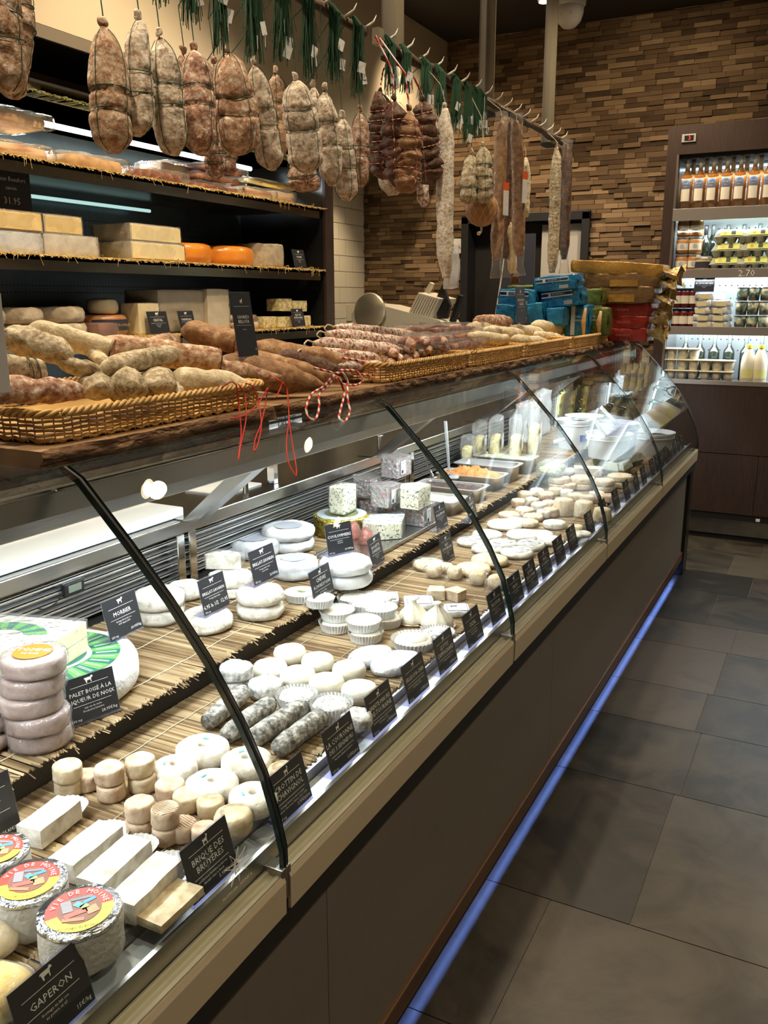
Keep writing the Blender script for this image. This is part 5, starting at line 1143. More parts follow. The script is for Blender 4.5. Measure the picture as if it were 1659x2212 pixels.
# netted dark hams in red and white cord
hx = dict(cord=twine_c, tie_m=twine_c, cat='cured meat', name='netted_ham', lump=.011, pinch=.30)
hang('dark netted ham, leftmost of the brown cluster', 822, 205, 384, 62, sal_drk, 10, RX+.0, ties=(.2, .32, .46, .58, .70, .82), ctop=(845, 100), **hx)
hang('dark netted ham with a yellow tip in the middle of the brown cluster', 852, 218, 400, 58, sal_drk, 10, RX+.07, ties=(.25, .42, .56, .68, .8), ctop=(850, 100), **hx)
hang('knobbly netted ham with frosted foot in front of the cluster', 882, 240, 415, 62, sal_brn, -4, RX+.10, ties=(.2, .34, .48, .60, .72, .84), ctop=(878, 112), **hx)
hang('dark netted ham, rightmost of the brown cluster', 912, 220, 396, 62, sal_drk, 12, RX+.04, ties=(.16, .28, .42, .55, .68, .8), ctop=(882, 112), **hx)
hang('pale frosted ham behind the netted cluster', 848, 260, 420, 60, sal_wht, 0, RX-.10, ties=(.5,), lump=.006)
hang('pale dried meat edge between the netted hams and the long white sausage', 945, 262, 372, 40, sal_cream, 8, RX-.04, ties=())
hang('flat white felted salami tip below the brown cluster', 918, 360, 446, 40, sal_spk, -6, RX-.03, ties=(), long_=False, sq=(.5, 1))
WS = hang('very long white mouldy salami hanging nearest the doorway sign', 961, 234, 600, 37, sal_chk, 2, RX+.08, ties=(), long_=False, prof=long_r, lump=.005, cord=twine_w, ctop=(952, 155))
P = onx(RX+.06, 975, 625); fb_ = MB(); q = P-WS.location; blob(.02, .10, .16, .1, 6, .008, 20, 4, mb=fb_, T=TR(q.x, q.y, q.z)); o = fb_.build('clear_bag', milky, WS, smooth=True); o['label'] = 'clear plastic bag at the foot'
hang('mouldy pear-shaped salami, left of the pair above the netted ball', 1018, 332, 440, 36, sal_gry, -8, RX+.04, ties=(.5, .7), lump=.007)
hang('mouldy pear-shaped salami, right of the pair above the netted ball', 1043, 318, 440, 38, sal_gry, 2, RX+.08, ties=(.35, .55, .75), lump=.007, cord=twine_w)
P = onx(RX+.05, 1041, 452); o = thing('netted_ball', 'orange-brown ball in a fine net hanging below the pear-shaped salamis', 'cheese', P)
MB().lathe([(.001, -.062)]+[(.062*math.sin(i*PI/12), -.062*math.cos(i*PI/12)) for i in range(1, 12)]+[(.001, .062)], 28).build('ball', nm('smoked_orange', [(.3, (.34, .15, .05)), (.7, (.50, .26, .10))], 20, 4, .5, .6, 120), o, smooth=True)
nt_ = MB()
for q in range(14):
    for s_ in (-1, 1): nt_.tube([(.0635*math.sin(i*PI/10)*math.cos(q*PI/7+s_*i*.16), .0635*math.sin(i*PI/10)*math.sin(q*PI/7+s_*i*.16), -.0635*math.cos(i*PI/10)) for i in range(11)], .0007, 3)
nt_.build('net', twine_w, o); MB().tube([(0, 0, -.06), (.004, -.01, -.08), (0, -.03, -.09)], [.006, .004, .008], 6).build('net_tail', twine_w, o); MB().tube([(0, 0, .06), (0, 0, RZ-P.z-.02)], .0012, 4).build('hanging_string', twine_w, o)
def longpack(label, px, yt, yb__, wpx, m, lean=0, X=RX+.04, film_=True, lab=None, tail=40):
    t = hang(label, px, yt, yb__, wpx, m, lean, X, ties=(), long_=False, prof=long_r, lump=.004, cord=twine_w, name='long_dry_sausage', cat='sausage', knot=False)
    if film_:
        a, b_ = onx(X, px, yt-18), onx(X, px+lean, yb__+tail); base = t.location; r = metres(wpx, a)/2; f = MB(); n = 14
        pts = [a.lerp(b_, i/n)-base for i in range(n+1)]; f.tube(pts, [r*1.25]+[r*1.18]*(n-3)+[r*1.0, r*.9, r*1.3], 14, flat=(.8, 1.2)); f.jitter(.006, 30, px); f.build('film_sleeve', wrap2, t, smooth=True)
    if lab:
        q = onx(X, px+lean*.5, lab)-t.location; MB().box(-.001, -.016, -.045, .001, .016, .045, T=TR(q.x+.032, q.y-.012, q.z, 0, 0, -.3)).build('white_label', paper, t)
        MB().box(-.001, -.017, .045, .001, .017, .075, T=TR(q.x+.032, q.y-.012, q.z, 0, 0, -.3)).build('orange_label', pm('label_orange_%d' % px, (.75, .12, .02), .5), t)
    return t
longpack('film-sleeved long brown sausage with orange and white label, left one', 1084, 262, 560, 27, sal_brn, -12, RX+.08, lab=440)
longpack('film-sleeved dark sausage hidden behind the left labelled one', 1100, 262, 560, 22, sal_drk, -8, RX-.02)
longpack('film-sleeved long mottled sausage with barcode label, right one', 1116, 262, 555, 27, sal_brn, 6, RX+.08, lab=415)
longpack('tan netted sausage partly behind the right labelled one', 1136, 340, 470, 20, sal_cream, -2, RX-.01, film_=False)
longpack('tan sausage in a square net between the two sleeved ones', 1103, 480, 590, 20, sal_cream, 4, RX+.0, film_=False)
longpack('short dark sausage end below the square-netted one', 1113, 585, 615, 20, sal_drk, 0, RX+.0, film_=False)
longpack('pale grey-green long sausage, leftmost of the far group', 1203, 318, 590, 24, sal_gry, -10, RX+.06, film_=False)
longpack('slim dark sleeved sausage in the middle of the far group', 1210, 318, 540, 16, sal_drk, -2, RX-.01, tail=10)
longpack('dark film-sleeved long sausage, rightmost of the far group', 1226, 320, 560, 22, sal_drk, -8, RX+.05, tail=30)
# ================================================================== cheeses in the case
def disc(label, px, py, dpx, h, z0, m, k=.006, jit=.0015, name='round_cheese', group=None, layer=0, parts=None, cup=False, n=36, wr=False, top=None, seed=None):
    """(px, py) = middle of the top face in the photograph, dpx its width, h thickness, layer = how many thicknesses below it"""
    zb = z0+layer*h; P = onz(zb+h, px, py); r = metres(dpx, P)/2
    t = thing(name, label, 'cheese', (P.x, P.y, zb), random.uniform(-.5, .5), group)
    mm = wheel(r, h, k, n, jit, 45, seed or px*.13+py*.07)
    mm.build('rind', m, t, smooth=True)
    if top: MB().lathe([(.0005, h+.0012), (r*.72, h+.0012), (r*.73, h-.002)], 28).jitter(.0012, 60, px).build('top_face', top, t, smooth=True)
    if cup: cupmesh(t, r, h*1.02)
    if wr: wheel(r+.004, h+.004, k, 30, .0025, 50, px).build('plastic_wrap', wrap, t, smooth=True)
    if parts: parts(t, r, h)
    return t
def cupmesh(t, r, h, m=None, fl=1.16):
    c = MB(); n = 72; c.lathe([(r*1.01, .0008), (r*1.03, h*.4), (r*fl, h)], n, mod=lambda th, i, q: q*(1+(.035 if int(round(th*n/(2*PI))) % 2 else -.02)*(i+.4)/1.6)); c.f = [f for f in c.f if len(f) == 4]; c.m = [0]*len(c.f)
    c.build('pleated_paper_cup', m or paper, t)
def stack(labels, px, py, dpx, h, z0, m, n, **k):
    """n equal cheeses; (px, py) is the top of the highest; labels bottom to top"""
    for i in range(n):
        zt = z0+n*h; P = onz(zt, px, py); r = metres(dpx, P)/2
        t = thing(k.get('name', 'round_cheese'), labels[i], 'cheese', (P.x+random.uniform(-.0025, .0025), P.y+random.uniform(-.003, .003), z0+i*h+.0004*i), random.uniform(-1, 1), k.get('group'))
        wheel(r*random.uniform(.97, 1.03), h, k.get('k', .005), 32, k.get('jit', .0015), 45, px+i*3.3).build('rind', m, t, smooth=True)
        if k.get('wr'): wheel(r+.004, h-.001, .008, 28, .0025, 50, px+i).build('plastic_wrap', wrap, t, smooth=True)
        if k.get('parts') and i == n-1: k['parts'](t, r, h)
# --- little pinkish cylinders at the near end
hC = .026
def ridges(t, r, h):
    m = MB()
    for i in range(-4, 5):
        y = i*r*.2; w = math.sqrt(max(r*r*.8-y*y, 0)); m.box(-w, y-.0004, h, w, y+.0004, h+.0008)
    m.build('rack_marks', pm('rack_mark_%d' % int(r*1e6), (.62, .45, .32), .8), t)
CR = [(142, 1650, 62, 2, 'leftmost column'), (190, 1668, 56, 1, 'single, partly behind the second column'), (234, 1657, 62, 2, 'second column from the left'), (304, 1638, 63, 2, 'tallest column beside the ring cheeses'), (362, 1690, 62, 1, 'single, right of the tallest column'), (300, 1730, 66, 2, 'middle column in front of the tallest'), (403, 1712, 62, 1, 'single, touching the second ring cheese'), (354, 1747, 62, 2, 'column with ridged top, left one'), (394, 1774, 60, 1, 'single with ridged top in front'), (453, 1727, 60, 1, 'single below the third ring cheese'), (443, 1785, 58, 1, 'single right behind the heather brick tag')]
for i, (x, y, d, n, l) in enumerate(CR):
    stack(['small pinkish goat cheese drum, %s%s' % (l, '' if n == 1 else (', lower one', ', upper one')[q]) for q in range(n)], x, y, d, hC, ZL, pinkish if i % 3 else creamy, n, k=.0035, parts=ridges if i in (7, 8) else None)
# --- ring cheeses
def hole(t, r, h):
    MB().lathe([(.0005, h+.0006), (r*.14, h+.0006)], 20).build('centre_hole', pm('hole_brown_%d' % int(t.location.y*1e4), (.46, .34, .22), .9), t)
    MB().box(-r*.25, r*.30, h, r*.15, r*.38, h+.0006).build('green_mark', pm('turquoise_mark_%d' % int(t.location.y*1e4), (.12, .62, .50), .6), t)
def ring(label, px, py, dpx, h, m=bloom):
    P = onz(ZL+h, px, py); r = metres(dpx, P)/2; t = thing('ring_cheese', label, 'cheese', (P.x, P.y, ZL), 0)
    mb = MB(); prof = [(r*.15, h*.25), (r*.15, h-.004), (r*.2, h), (r-.008, h), (r-.001, h-.005), (r, h*.5), (r-.001, .004), (r-.008, 0), (r*.15, 0)]
    mb.lathe(prof, 40); mb.f = [f for f in mb.f if len(f) == 4]; mb.m = [0]*len(mb.f); mb.jitter(.001, 50, px); mb.v = [(a, b, max(c, .0006)) for a, b, c in mb.v]; mb.build('rind', m, t, smooth=True)
    MB().box(-r*.1, -r*.45, h+.0004, r*.12, -r*.36, h+.001, T=TR(0, 0, 0, 0, 0, px)).build('green_mark', pm('turquoise_mark_%d' % px, (.12, .62, .50), .6), t)
    MB().lathe([(.0005, .003), (r*.149, .003)], 16).build('hole_floor', pm('hole_brown_%d' % px, (.46, .34, .22), .9), t)
    return t
for x, y, d, l in [(437, 1607, 116, 'farthest, on a paper sheet'), (376, 1648, 100, 'hidden at the left behind the little drums'), (532, 1633, 112, 'behind the black glass joint'), (457, 1683, 116, 'in the middle of the group'), (546, 1710, 108, 'nearest the crottin price tag')]:
    ring('white ring-shaped goat cheese with a hole, %s' % l, x, y, d, .030)
disc('blotchy ivory round goat cheese between ring cheeses and front tags', 503, 1752, 84, .034, ZL, creamy, .012)
disc('small ivory round cheese peeking over the crottin tag', 610, 1655, 66, .03, ZL, creamy, .010)
# --- long white bricks
def brick(label, pa, pb, w, h, m=bloom, z0=ZL, name='brick_cheese', cups=True, rz=None):
    a, b_ = onz(z0+h, *pa), onz(z0+h, *pb); c = (a+b_)/2; d = b_-a; L_ = d.length; t = thing(name, label, 'cheese', (c.x, c.y, z0), math.atan2(d.y, d.x)-PI/2)
    blob(w, L_, h, .07, 12, .0012, 40, pa[0]).build('brick', m, t, auto=True)
    if cups:
        f = MB(); n = 20; f.v = [(w*.62*math.cos(PI*i/n)*q, L_/2+w*.45*math.sin(PI*i/n)*q+.003, .002+(.016 if q > .9 else .0)+(.0015 if i % 2 else 0)) for q in (.55, 1.0) for i in range(n+1)]
        f.f = [(i, i+1, n+2+i, n+1+i) for i in range(n)]; f.m = [0]*n; f.build('pleated_paper', paper, t)
    return t
for pa, pb, l in [((60, 1790), (150, 1722), 'nearest the dark tag at the left'), ((130, 1862), (240, 1776), 'second from the left'), ((190, 1905), (300, 1806), 'third, in the middle'), ((258, 1948), (368, 1844), 'fourth, nearly touching the foil-wrapped drum'), ((318, 1990), (412, 1905), 'last one against the steel ledge')]:
    brick('long white brick-shaped goat cheese, %s' % l, pa, pb, .044, .030 if l[0] != 'l' else .012, creamy if l[0] == 'l' else bloom, cups=l[0] != 'l')
# --- labelled foil drums
lr, ly, lb_ = pm('label_red', (.62, .05, .03), .45), pm('label_yellow', (.80, .62, .05), .45), pm('label_art_brown', (.25, .09, .06), .5)
def foil_drum(label, px, py, dpx, rz, h=.055, dot=True):
    P = onz(ZL+h, px, py); r = metres(dpx, P)/2; t = thing('foil_drum_cheese', label, 'cheese', (P.x, P.y, ZL), rz)
    wheel(r, h, .006, 44, .0018, 60, px).build('foil_body', nm('pale_wax_paper_%d' % px, [(.3, (.50, .49, .46)), (.7, (.68, .67, .64))], 50, 4, .45, .8), t, smooth=True)
    MB().lathe([(.0005, h+.001), (r*.99, h+.001), (r*1.01, h-.004)], 44).jitter(.0015, 70, px).build('foil_top', foil, t, smooth=True)
    def sector(a0, a1, r0, r1, m, nme, dz, n=24):
        q = MB(); q.v = [(rr*math.cos(a0+(a1-a0)*i/n), rr*math.sin(a0+(a1-a0)*i/n), h+dz) for rr in (r0, r1) for i in range(n+1)]; q.f = [(i, i+1, n+2+i, n+1+i) for i in range(n)]; q.m = [0]*n; q.build(nme, m, t)
    sector(.15, PI+.3, r*.02, r*.80, lr, 'red_label', .0028); sector(PI+.3, 2*PI+.15, r*.02, r*.80, ly, 'yellow_label', .0028)
    MB().lathe([(.0005, 0), (r*.52, 0)], 30, T=TR(0, 0, h+.0034)).build('art_panel', lb_, t)
    for (x, y, a, b_, an, c, nme) in [(.22, .26, .16, .06, .5, (.07, .30, .50), 'blue_shape'), (-.02, .14, .09, .12, .9, (.10, .42, .60), 'light_blue_shape'), (-.30, .12, .12, .22, .2, (.30, .28, .32), 'grey_shape'), (.30, -.10, .14, .14, .4, (.66, .30, .14), 'orange_shape'), (-.08, -.16, .28, .09, .3, (.40, .12, .09), 'brown_shape'), (.04, .38, .26, .05, .1, (.22, .20, .26), 'slate_shape'), (-.12, -.38, .26, .06, -.1, (.58, .22, .12), 'rust_shape'), (.12, .04, .10, .10, .6, (.30, .36, .16), 'olive_shape')]:
        MB().box(-a*r, -b_*r, 0, a*r, b_*r, .0004, T=TR(x*r, y*r, h+.0036, 0, 0, an)).build(nme, MATS.get(nme) or pm(nme, c, .5), t, bev=.0015)
    w = 'VIE DE MOINE'; mb = MB()
    for i, ch in enumerate(w):
        if ch == ' ': continue
        a = PI*.5+1.32-i*2.64/11; cu = bpy.data.curves.new('t', 'FONT'); cu.body = ch; cu.size = r*.20; cu.align_x = 'CENTER'; cu.resolution_u = 1; ob = bpy.data.objects.new('t', cu)
        me = bpy.data.meshes.new_from_object(ob); T = Matrix.Translation((r*.57*math.cos(a), r*.57*math.sin(a), h+.0042)) @ Matrix.Rotation(a-PI/2, 4, 'Z')
        mb.add([v.co for v in me.vertices], [tuple(p.vertices) for p in me.polygons], 0, T); bpy.data.objects.remove(ob); bpy.data.curves.remove(cu)
    mb.build('lettering', chalk, t); letters('small_lettering', [('Fromage de brebis', 0, -r*.70, r*.12, 'CENTER')], inkd, t, TR(0, 0, h+.0036)); return t
foil_drum('foil-topped drum with red and yellow label, nearest, behind the Gaperon tag', 172, 1968, 178, .75)
foil_drum('foil-topped drum with red and yellow label, middle one at the left edge', 62, 1905, 160, .55)
foil_drum('foil-topped drum with red and yellow label, mostly hidden by the dark left tag', -5, 1838, 130, .3)
# --- dome cheeses at the lower left corner
for x, y, d, l, m in [(-30, 1998, 130, 'upper dome cheese at the lower left corner', creamy), (-20, 2120, 170, 'yellow cut dome cheese at the lower left corner', nm('custard_yellow', [(.3, (.80, .52, .14)), (.7, (.88, .70, .32))], 30, 4, .5, .3)), (30, 2075, 84, 'pale dome cheese behind the Gaperon tag', creamy)]:
    P = onz(ZL+.035, x, y); r = metres(d, P)/2; t = thing('dome_cheese', l, 'cheese', (P.x, P.y, ZL)); MB().lathe([(.0005, .001), (r*.8, .001), (r, r*.25), (r*.95, r*.55), (r*.6, r*.95), (.0005, r*1.05)], 32).jitter(.003, 35, x).build('dome', m, t, smooth=True); MB().lathe([(r*.84, .001), (r*1.04, r*.25), (r*1.0, r*.57), (r*.63, r*.98)], 28).jitter(.003, 40, x).build('paper_wrap', wrap, t, smooth=True)
# --- ash-coated logs
for (a, b_, l) in [((448, 1560), (528, 1495), 'farthest left'), ((490, 1588), (584, 1520), 'second'), ((540, 1600), (650, 1528), 'third'), ((600, 1618), (695, 1548), 'nearest the couronne tag')]:
    r = .0185; A, B = onz(ZL+r, *a), onz(ZL+r, *b_); mid = (A+B)/2
    t = thing('ash_log_cheese', 'charcoal-ashed goat cheese log, %s' % l, 'cheese', (mid.x, mid.y, ZL)); off = Vector((0, 0, r))
    pts = [(A.lerp(B, q/8)-mid)+off for q in range(9)]; mb = MB(); mb.tube(pts, [r*.80]+[r*.97]+[r]*5+[r*.97]+[r*.84], 22); mb.jitter(.0022, 60, a[0]); mb.v = [(x, y, max(z_, .0006)) for x, y, z_ in mb.v]; mb.build('log', ash, t, smooth=True)
# --- ashed rounds
stack(['ashed round goat cheese, lower of the pair beside the logs', 'ashed round goat cheese, upper of the pair beside the logs'], 507, 1437, 70, .026, ZL, ashl, 2, jit=.003)
disc('ashed round goat cheese behind the second log', 574, 1470, 76, .030, ZL, ashl, .007, .003)
disc('ashed round goat cheese in a white paper cup behind the third log', 641, 1497, 78, .032, ZL, ashl, .007, .003, cup=True)
disc('ashed round goat cheese with pleated paper near the front tags', 716, 1516, 80, .032, ZL, ashl, .007, .003, cup=True)
disc('ashed round cheese half hidden by the Sainte-Maure tag', 770, 1540, 70, .028, ZL, ashl, .007, .003)
# --- fresh white rounds
for i, (x, y, d) in enumerate([(626, 1398), (583, 1432), (684, 1417), (645, 1445), (757, 1437), (708, 1463), (777, 1482)] and [(626, 1398, 72), (583, 1431, 76), (686, 1416, 72), (643, 1446, 78), (754, 1434, 74), (706, 1462, 78), (776, 1478, 80)]):
    disc('smooth fresh white goat cheese round, %s' % ('farthest from the shopper', 'left beside the dark step', 'right of the farthest', 'in the centre of the group', 'right rear, beside the silvery ovals', 'front centre', 'frontmost, behind the Sainte-Maure tag')[i], x, y, d, .033, ZL, white_ch, .012, .0008)
# --- silvery oval and cupped cheeses
for x, y, d, l in [(800, 1408, 92, 'farther of the two silvery foil-grey oval cheeses'), (855, 1422, 104, 'nearer of the two silvery foil-grey oval cheeses')]:
    P = onz(ZL+.022, x, y); r = metres(d, P)/2; t = thing('oval_cheese', l, 'cheese', (P.x, P.y, ZL), -.3); mb = wheel(r, .022, .009, 36, .0015, 40, x); mb.v = [(a*.85, b_*1.25, c) for a, b_, c in mb.v]; mb.build('foil_rind', blueg, t, smooth=True)
disc('flat white cheese in a pleated paper cup behind the Campagnard tag', 893, 1378, 84, .020, ZL, bloom, .008, cup=True, top=white_ch)
disc('flat mottled cheese in paper between Campagnard and Cazal tags', 944, 1363, 66, .018, ZL, ashl, .007, cup=True)
for i, (x, y, l) in enumerate([(727, 1340, 0), (790, 1362, 0), (832, 1330, 0), (810, 1308, 0), (762, 1302, 0), (728, 1316, 1), (766, 1288, 1), (792, 1300, 1), (820, 1310, 1), (785, 1338, 1), (810, 1288, 1)]):
    disc('little white cheese in a pleated cup, %s layer, %s of that layer' % (('bottom', 'top')[l], ORD[i if l == 0 else i-5]), x, y, 66, .022, ZL, white_ch, .009, .0008, layer=l, cup=True, seed=i)
# --- square label boxes
def square_cheese(label, px, py, wpx, rz=.5):
    h = .016; P = onz(ZL+h, px, py); w = metres(wpx, P)*.78; t = thing('square_cheese', label, 'cheese', (P.x, P.y, ZL), rz); blob(w, w, h, .2, 8, .002, 50, px).build('paper_parcel', waxp, t, smooth=True)
    q = MB(); s_ = w*.40; q.box(-s_, -s_, h+.0005, s_, s_, h+.0015); q.build('label', pm('pale_label_%d' % px, (.72, .72, .68), .5), t)
    q = MB(); b_ = .0016
    for a in ((-s_, -s_, s_, -s_+b_), (-s_, s_-b_, s_, s_), (-s_, -s_, -s_+b_, s_), (s_-b_, -s_, s_, s_)): q.box(a[0], a[1], h+.0015, a[2], a[3], h+.002)
    q.build('blue_border', MATS.get('violet_blue') or pm('violet_blue', (.10, .12, .30), .5), t); pts_ = cow(Matrix.Translation((-s_*.3, s_*.1, h+.0016)), s_*.8); q = MB(); q.add(pts_, [tuple(range(len(pts_)))]); q.build('animal_emblem', inkd, t)
    return t
for x, y, w, l in [(832, 1287, 76, 'farthest, beside the reed step'), (905, 1296, 84, 'middle one behind the twisted parcels'), (987, 1312, 72, 'nearest the Cazal tag')]: square_cheese('flat paper-wrapped square cheese with blue-bordered label, %s' % l, x, y, w)
# --- twisted parcels like garlic bulbs
for x, y, d, l in [(893, 1342, 70, 'left one of the pair'), (944, 1352, 72, 'right one of the pair')]:
    P = onz(ZL, x, y); r = metres(d, P)/2; t = thing('twisted_parcel', 'white bulb-shaped cheese parcel with a pleated peak, %s' % l, 'cheese', (P.x, P.y, ZL+.001))
    n = 40; c = MB().lathe([(.0005, 0), (r*.9, .001), (r, .008), (r*.88, r*.45), (r*.55, r*.85), (r*.22, r*1.15), (r*.16, r*1.3), (r*.26, r*1.48), (.0005, r*1.4)], n, mod=lambda th, i, q: q*(1+.07*math.sin(th*10+i*.4))); c.build('pleated_parcel', white_ch, t, smooth=True); MB().lathe([(r*1.0, .001), (r*1.12, .003)], n, mod=lambda th, i, q: q*(1+.03*math.sin(th*20))).build('paper_skirt', pinkish, t)
# --- small wedges and wrapped rounds
for x, y, w, l in [(942, 1272, 40, 'left, with rounded rind'), (984, 1274, 40, 'right, angular')]:
    P = onz(ZL+.025, x, y); s_ = metres(w, P); t = thing('cheese_wedge', 'small pale orange cheese wedge, %s' % l, 'cheese', (P.x, P.y, ZL), .4 if l[0] == 'l' else -.3); MB().prism([(-s_*.5, -s_*.45), (s_*.5, -s_*.4), (s_*.42, s_*.45), (-s_*.35, s_*.5)], .0006, .026).build('wedge', creamy if l[0] == 'l' else pinkish, t, bev=.003)
for i, (x, y, d, m, wr, l) in enumerate([(925, 1212, 66, creamy, True, 'ivory flat round in clear wrap under the Bleu tag'), (960, 1218, 40, creamy, False, 'small yellowish piece right of the Bleu tag'), (1022, 1222, 78, creamy, False, 'wide flat ivory round by the black glass joint, nearer one'), (1058, 1203, 80, creamy, False, 'wide flat ivory round by the black glass joint, farther one')]):
    disc(l, x, y, d, .022, ZL, m, .010, .001, wr=wr)
for x, y, d, l in [(938, 1236, 40, 'left one'), (982, 1240, 38, 'middle one'), (1032, 1252, 42, 'right one'), (1072, 1262, 44, 'in white paper beside the glass joint')]:
    P = onz(ZL+.014, x, y); r = metres(d, P)/2; t = thing('ball_cheese', 'little speckled goat cheese ball in a clear wrapper, %s' % l, 'cheese', (P.x, P.y, ZL)); blob(r*1.7, r*1.7, r*1.5, .8, 8, .0015, 60, x).build('ball', creamy, t, smooth=True); blob(r*2.1, r*2.1, r*1.2, .5, 8, .004, 60, x).build('plastic_wrap', wrap, t, smooth=True)
WR = [(1018, 1164, 62, 1), (1085, 1170, 64, 1), (1058, 1186, 0, 0), (1052, 1180, 66, 1), (1116, 1188, 70, 1), (1146, 1172, 62, 1), (1052, 1150, 66, 0), (1090, 1128, 76, 0), (1130, 1150, 72, 0), (1190, 1162, 60, 0), (1168, 1150, 56, 0)]
k = [0, 0]
for x, y, d, g in WR:
    if not d: continue
    disc(('grey-centred flat cheese in clear paper, %s counted from the left' if g else 'flat white unwrapped round beyond the grey-centred ones, %s') % ORD[k[g]], x, y, d, .018, ZL, bloom if g else white_ch, .008, .001, wr=bool(g), top=ashl if g else None); k[g] += 1
# --- crowd of small goat cheeses farther down
RR = random.Random(5); k = 0
SM = [(1100, 1108, 46, .02), (1133, 1098, 40, .022), (1115, 1120, 40, .02), (1152, 1112, 44, .02), (1140, 1124, 46, .02), (1198, 1126, 50, .022), (1120, 1078, 30, .03), (1135, 1062, 36, .03), (1160, 1056, 30, .028), (1180, 1064, 34, .026), (1150, 1076, 30, .024), (1165, 1086, 34, .028), (1188, 1082, 34, .03), (1200, 1054, 30, .028), (1225, 1058, 28, .03), (1190, 1098, 34, .03), (1242, 1066, 34, .028), (1175, 1102, 32, .026), (1268, 1070, 34, .03), (1208, 1094, 34, .028), (1290, 1062, 32, .03), (1312, 1068, 32, .03), (1245, 1135, 34, .02), (1255, 1150, 44, .012), (1230, 1044, 30, .028)]
for x, y, d, h in SM:
    disc('small ivory goat cheese in the crowded far group, %s counted outward from the flat rounds' % (ORD+['twenty-first', 'twenty-second', 'twenty-third', 'twenty-fourth', 'twenty-fifth'])[k], x, y, d, h, ZL, (pinkish, creamy, bloom)[k % 3], .006, .0025); k += 1
for x, y, d, h, l in [(1218, 1078, 40, .058, 'left tall one'), (1262, 1083, 38, .055, 'right tall one'), (1302, 1098, 36, .045, 'behind the black glass joint')]:
    P = onz(ZL+h, x, y); r = metres(d, P)/2; t = thing('truncated_cone_cheese', 'tall tapering goat cheese in the far group, %s' % l, 'cheese', (P.x, P.y, ZL)); MB().lathe([(.0005, .0006), (r*1.15, .0006), (r*1.2, .006), (r, h-.005), (r*.9, h), (.0005, h)], 26).jitter(.001, 50, x).build('body', creamy, t, smooth=True)
for i, (x, y, d) in enumerate([(1208, 1030, 48), (1258, 1030, 52), (1305, 1036, 44), (1340, 1026, 54)]):
    stack(['broad round cheese of the far row, lower of the %s pair from the left' % ORD[i], 'broad round cheese of the far row, upper of the %s pair from the left' % ORD[i]], x, y, d, .024, ZL, creamy, 2, wr=i > 1)
disc('crumpled white parcel at the far end of the reed step', 1222, 1012, 40, .03, ZL, waxp, .012, .004)
brick('long white oval cheese lying before the egg boxes', (1240, 1008), (1300, 1010), .07, .035, bloom, cups=False)
eb = None
for i, (x, y) in enumerate([(1310, 985), (1362, 985), (1330, 1003), (1378, 1006)]):
    P = onz(ZL+.0, x, y+20); Q = (min(P.x, -.80), P.y, ZL+.001)
    lb = 'grey egg box inside the display case, %s counted from the left' % ORD[i]
    if eb is None: eb = egg_box(lb, Q, False, 'egg boxes inside the display case', 1.2); eb.scale = (.72,)*3
    else: dup(eb, Q, 1.2+.1*i, lb)

# ---------------- upper deck
t = thing('morbier_wheel_cheese', 'large white-rimmed wheel with a green and white printed ring', 'cheese', (-1.225, 1.03, ZU)); r, h = .157, .062
wheel(r, h, .018, 64, .0012, 30, 2).build('rind', nm('chalky_rind', [(.3, (.66, .64, .62)), (.6, (.80, .79, .77))], 50, 5, .75, .6, 120), t, smooth=True)
dg, lg = pm('dark_green_print', (.015, .13, .09), .45), pm('bright_green_print', (.10, .36, .07), .45)
for k in range(32):
    q = MB(); a0, a1 = 2*PI*k/32, 2*PI*(k+1)/32; q.v = [(rr*math.cos(a), rr*math.sin(a), h+.0015) for rr in (r*.48, r*.80) for a in (a0, (a0+a1)/2, a1)]; q.f = [(0, 1, 4, 3), (1, 2, 5, 4)]; q.m = [0, 0]; q.build('printed_segment', dg if k % 2 else lg, t)
MB().lathe([(.0005, h+.0015), (r*.42, h+.0015)], 48).build('centre_disc', dg, t); MB().lathe([(r*.42, h+.0017), (r*.47, h+.0017)], 48).build('white_ring', chalk, t)
mb = MB()
for k in range(32):
    a = 2*PI*(k+.5)/32; T = Matrix.Rotation(a, 4, 'Z') @ Matrix.Translation((r*.52, 0, h+.002))
    for j in range(2): mb.box(0, -.0035+j*.004, 0, r*.24, -.0018+j*.004, .0003, T=T)
mb.build('small_print', pm('mint_print', (.45, .62, .45), .5), t)
letters('lettering', [('MORBIER', 0, -.006, .02, 'CENTER')], chalk, t, TR(0, -.01, h+.002, 0, 0, .5))
# cut wedge on top, two halves with an ash line
t = thing('morbier_wedge', 'cut wedge with green printed top lying on the big wheel', 'cheese', (-1.245, 1.0, ZU+h+.003), .15)
poly = [(.085, -.055), (.075, .075), (-.12, .05), (-.15, -.10), (-.05, -.14)]; mpas = nm('morbier_paste', [(.3, (.70, .66, .38)), (.7, (.80, .76, .50))], 30, 3, .5, .2)
MB().prism(poly, 0, .026).build('lower_half', mpas, t, bev=.003); MB().prism([(x*.995, y*.995) for x, y in poly], .026, .0275).build('ash_line', ash, t); MB().prism(poly, .0275, .055).build('upper_half', mpas, t, bev=.003)
MB().prism([(x*.97, y*.97) for x, y in poly], .0552, .0562).build('rind_top', nm('wedge_rind', [(.3, (.48, .42, .36)), (.7, (.62, .56, .50))], 40, 4, .7, .4), t)
for k in range(9):
    a0 = PI*.15+k*.26; q = MB(); q.v = [(-.02+rr*math.cos(a), -.03+rr*math.sin(a)*.75, .0570) for rr in (.035, .08) for a in (a0, a0+.26)]; q.f = [(0, 1, 3, 2)]; q.m = [0]; q.build('printed_segment', dg if k % 2 else lg, t)
f = MB(); f.prism([(x*1.03, y*1.03) for x, y in poly], -.0005, .060); f.build('plastic_wrap', wrap, t, bev=.004)
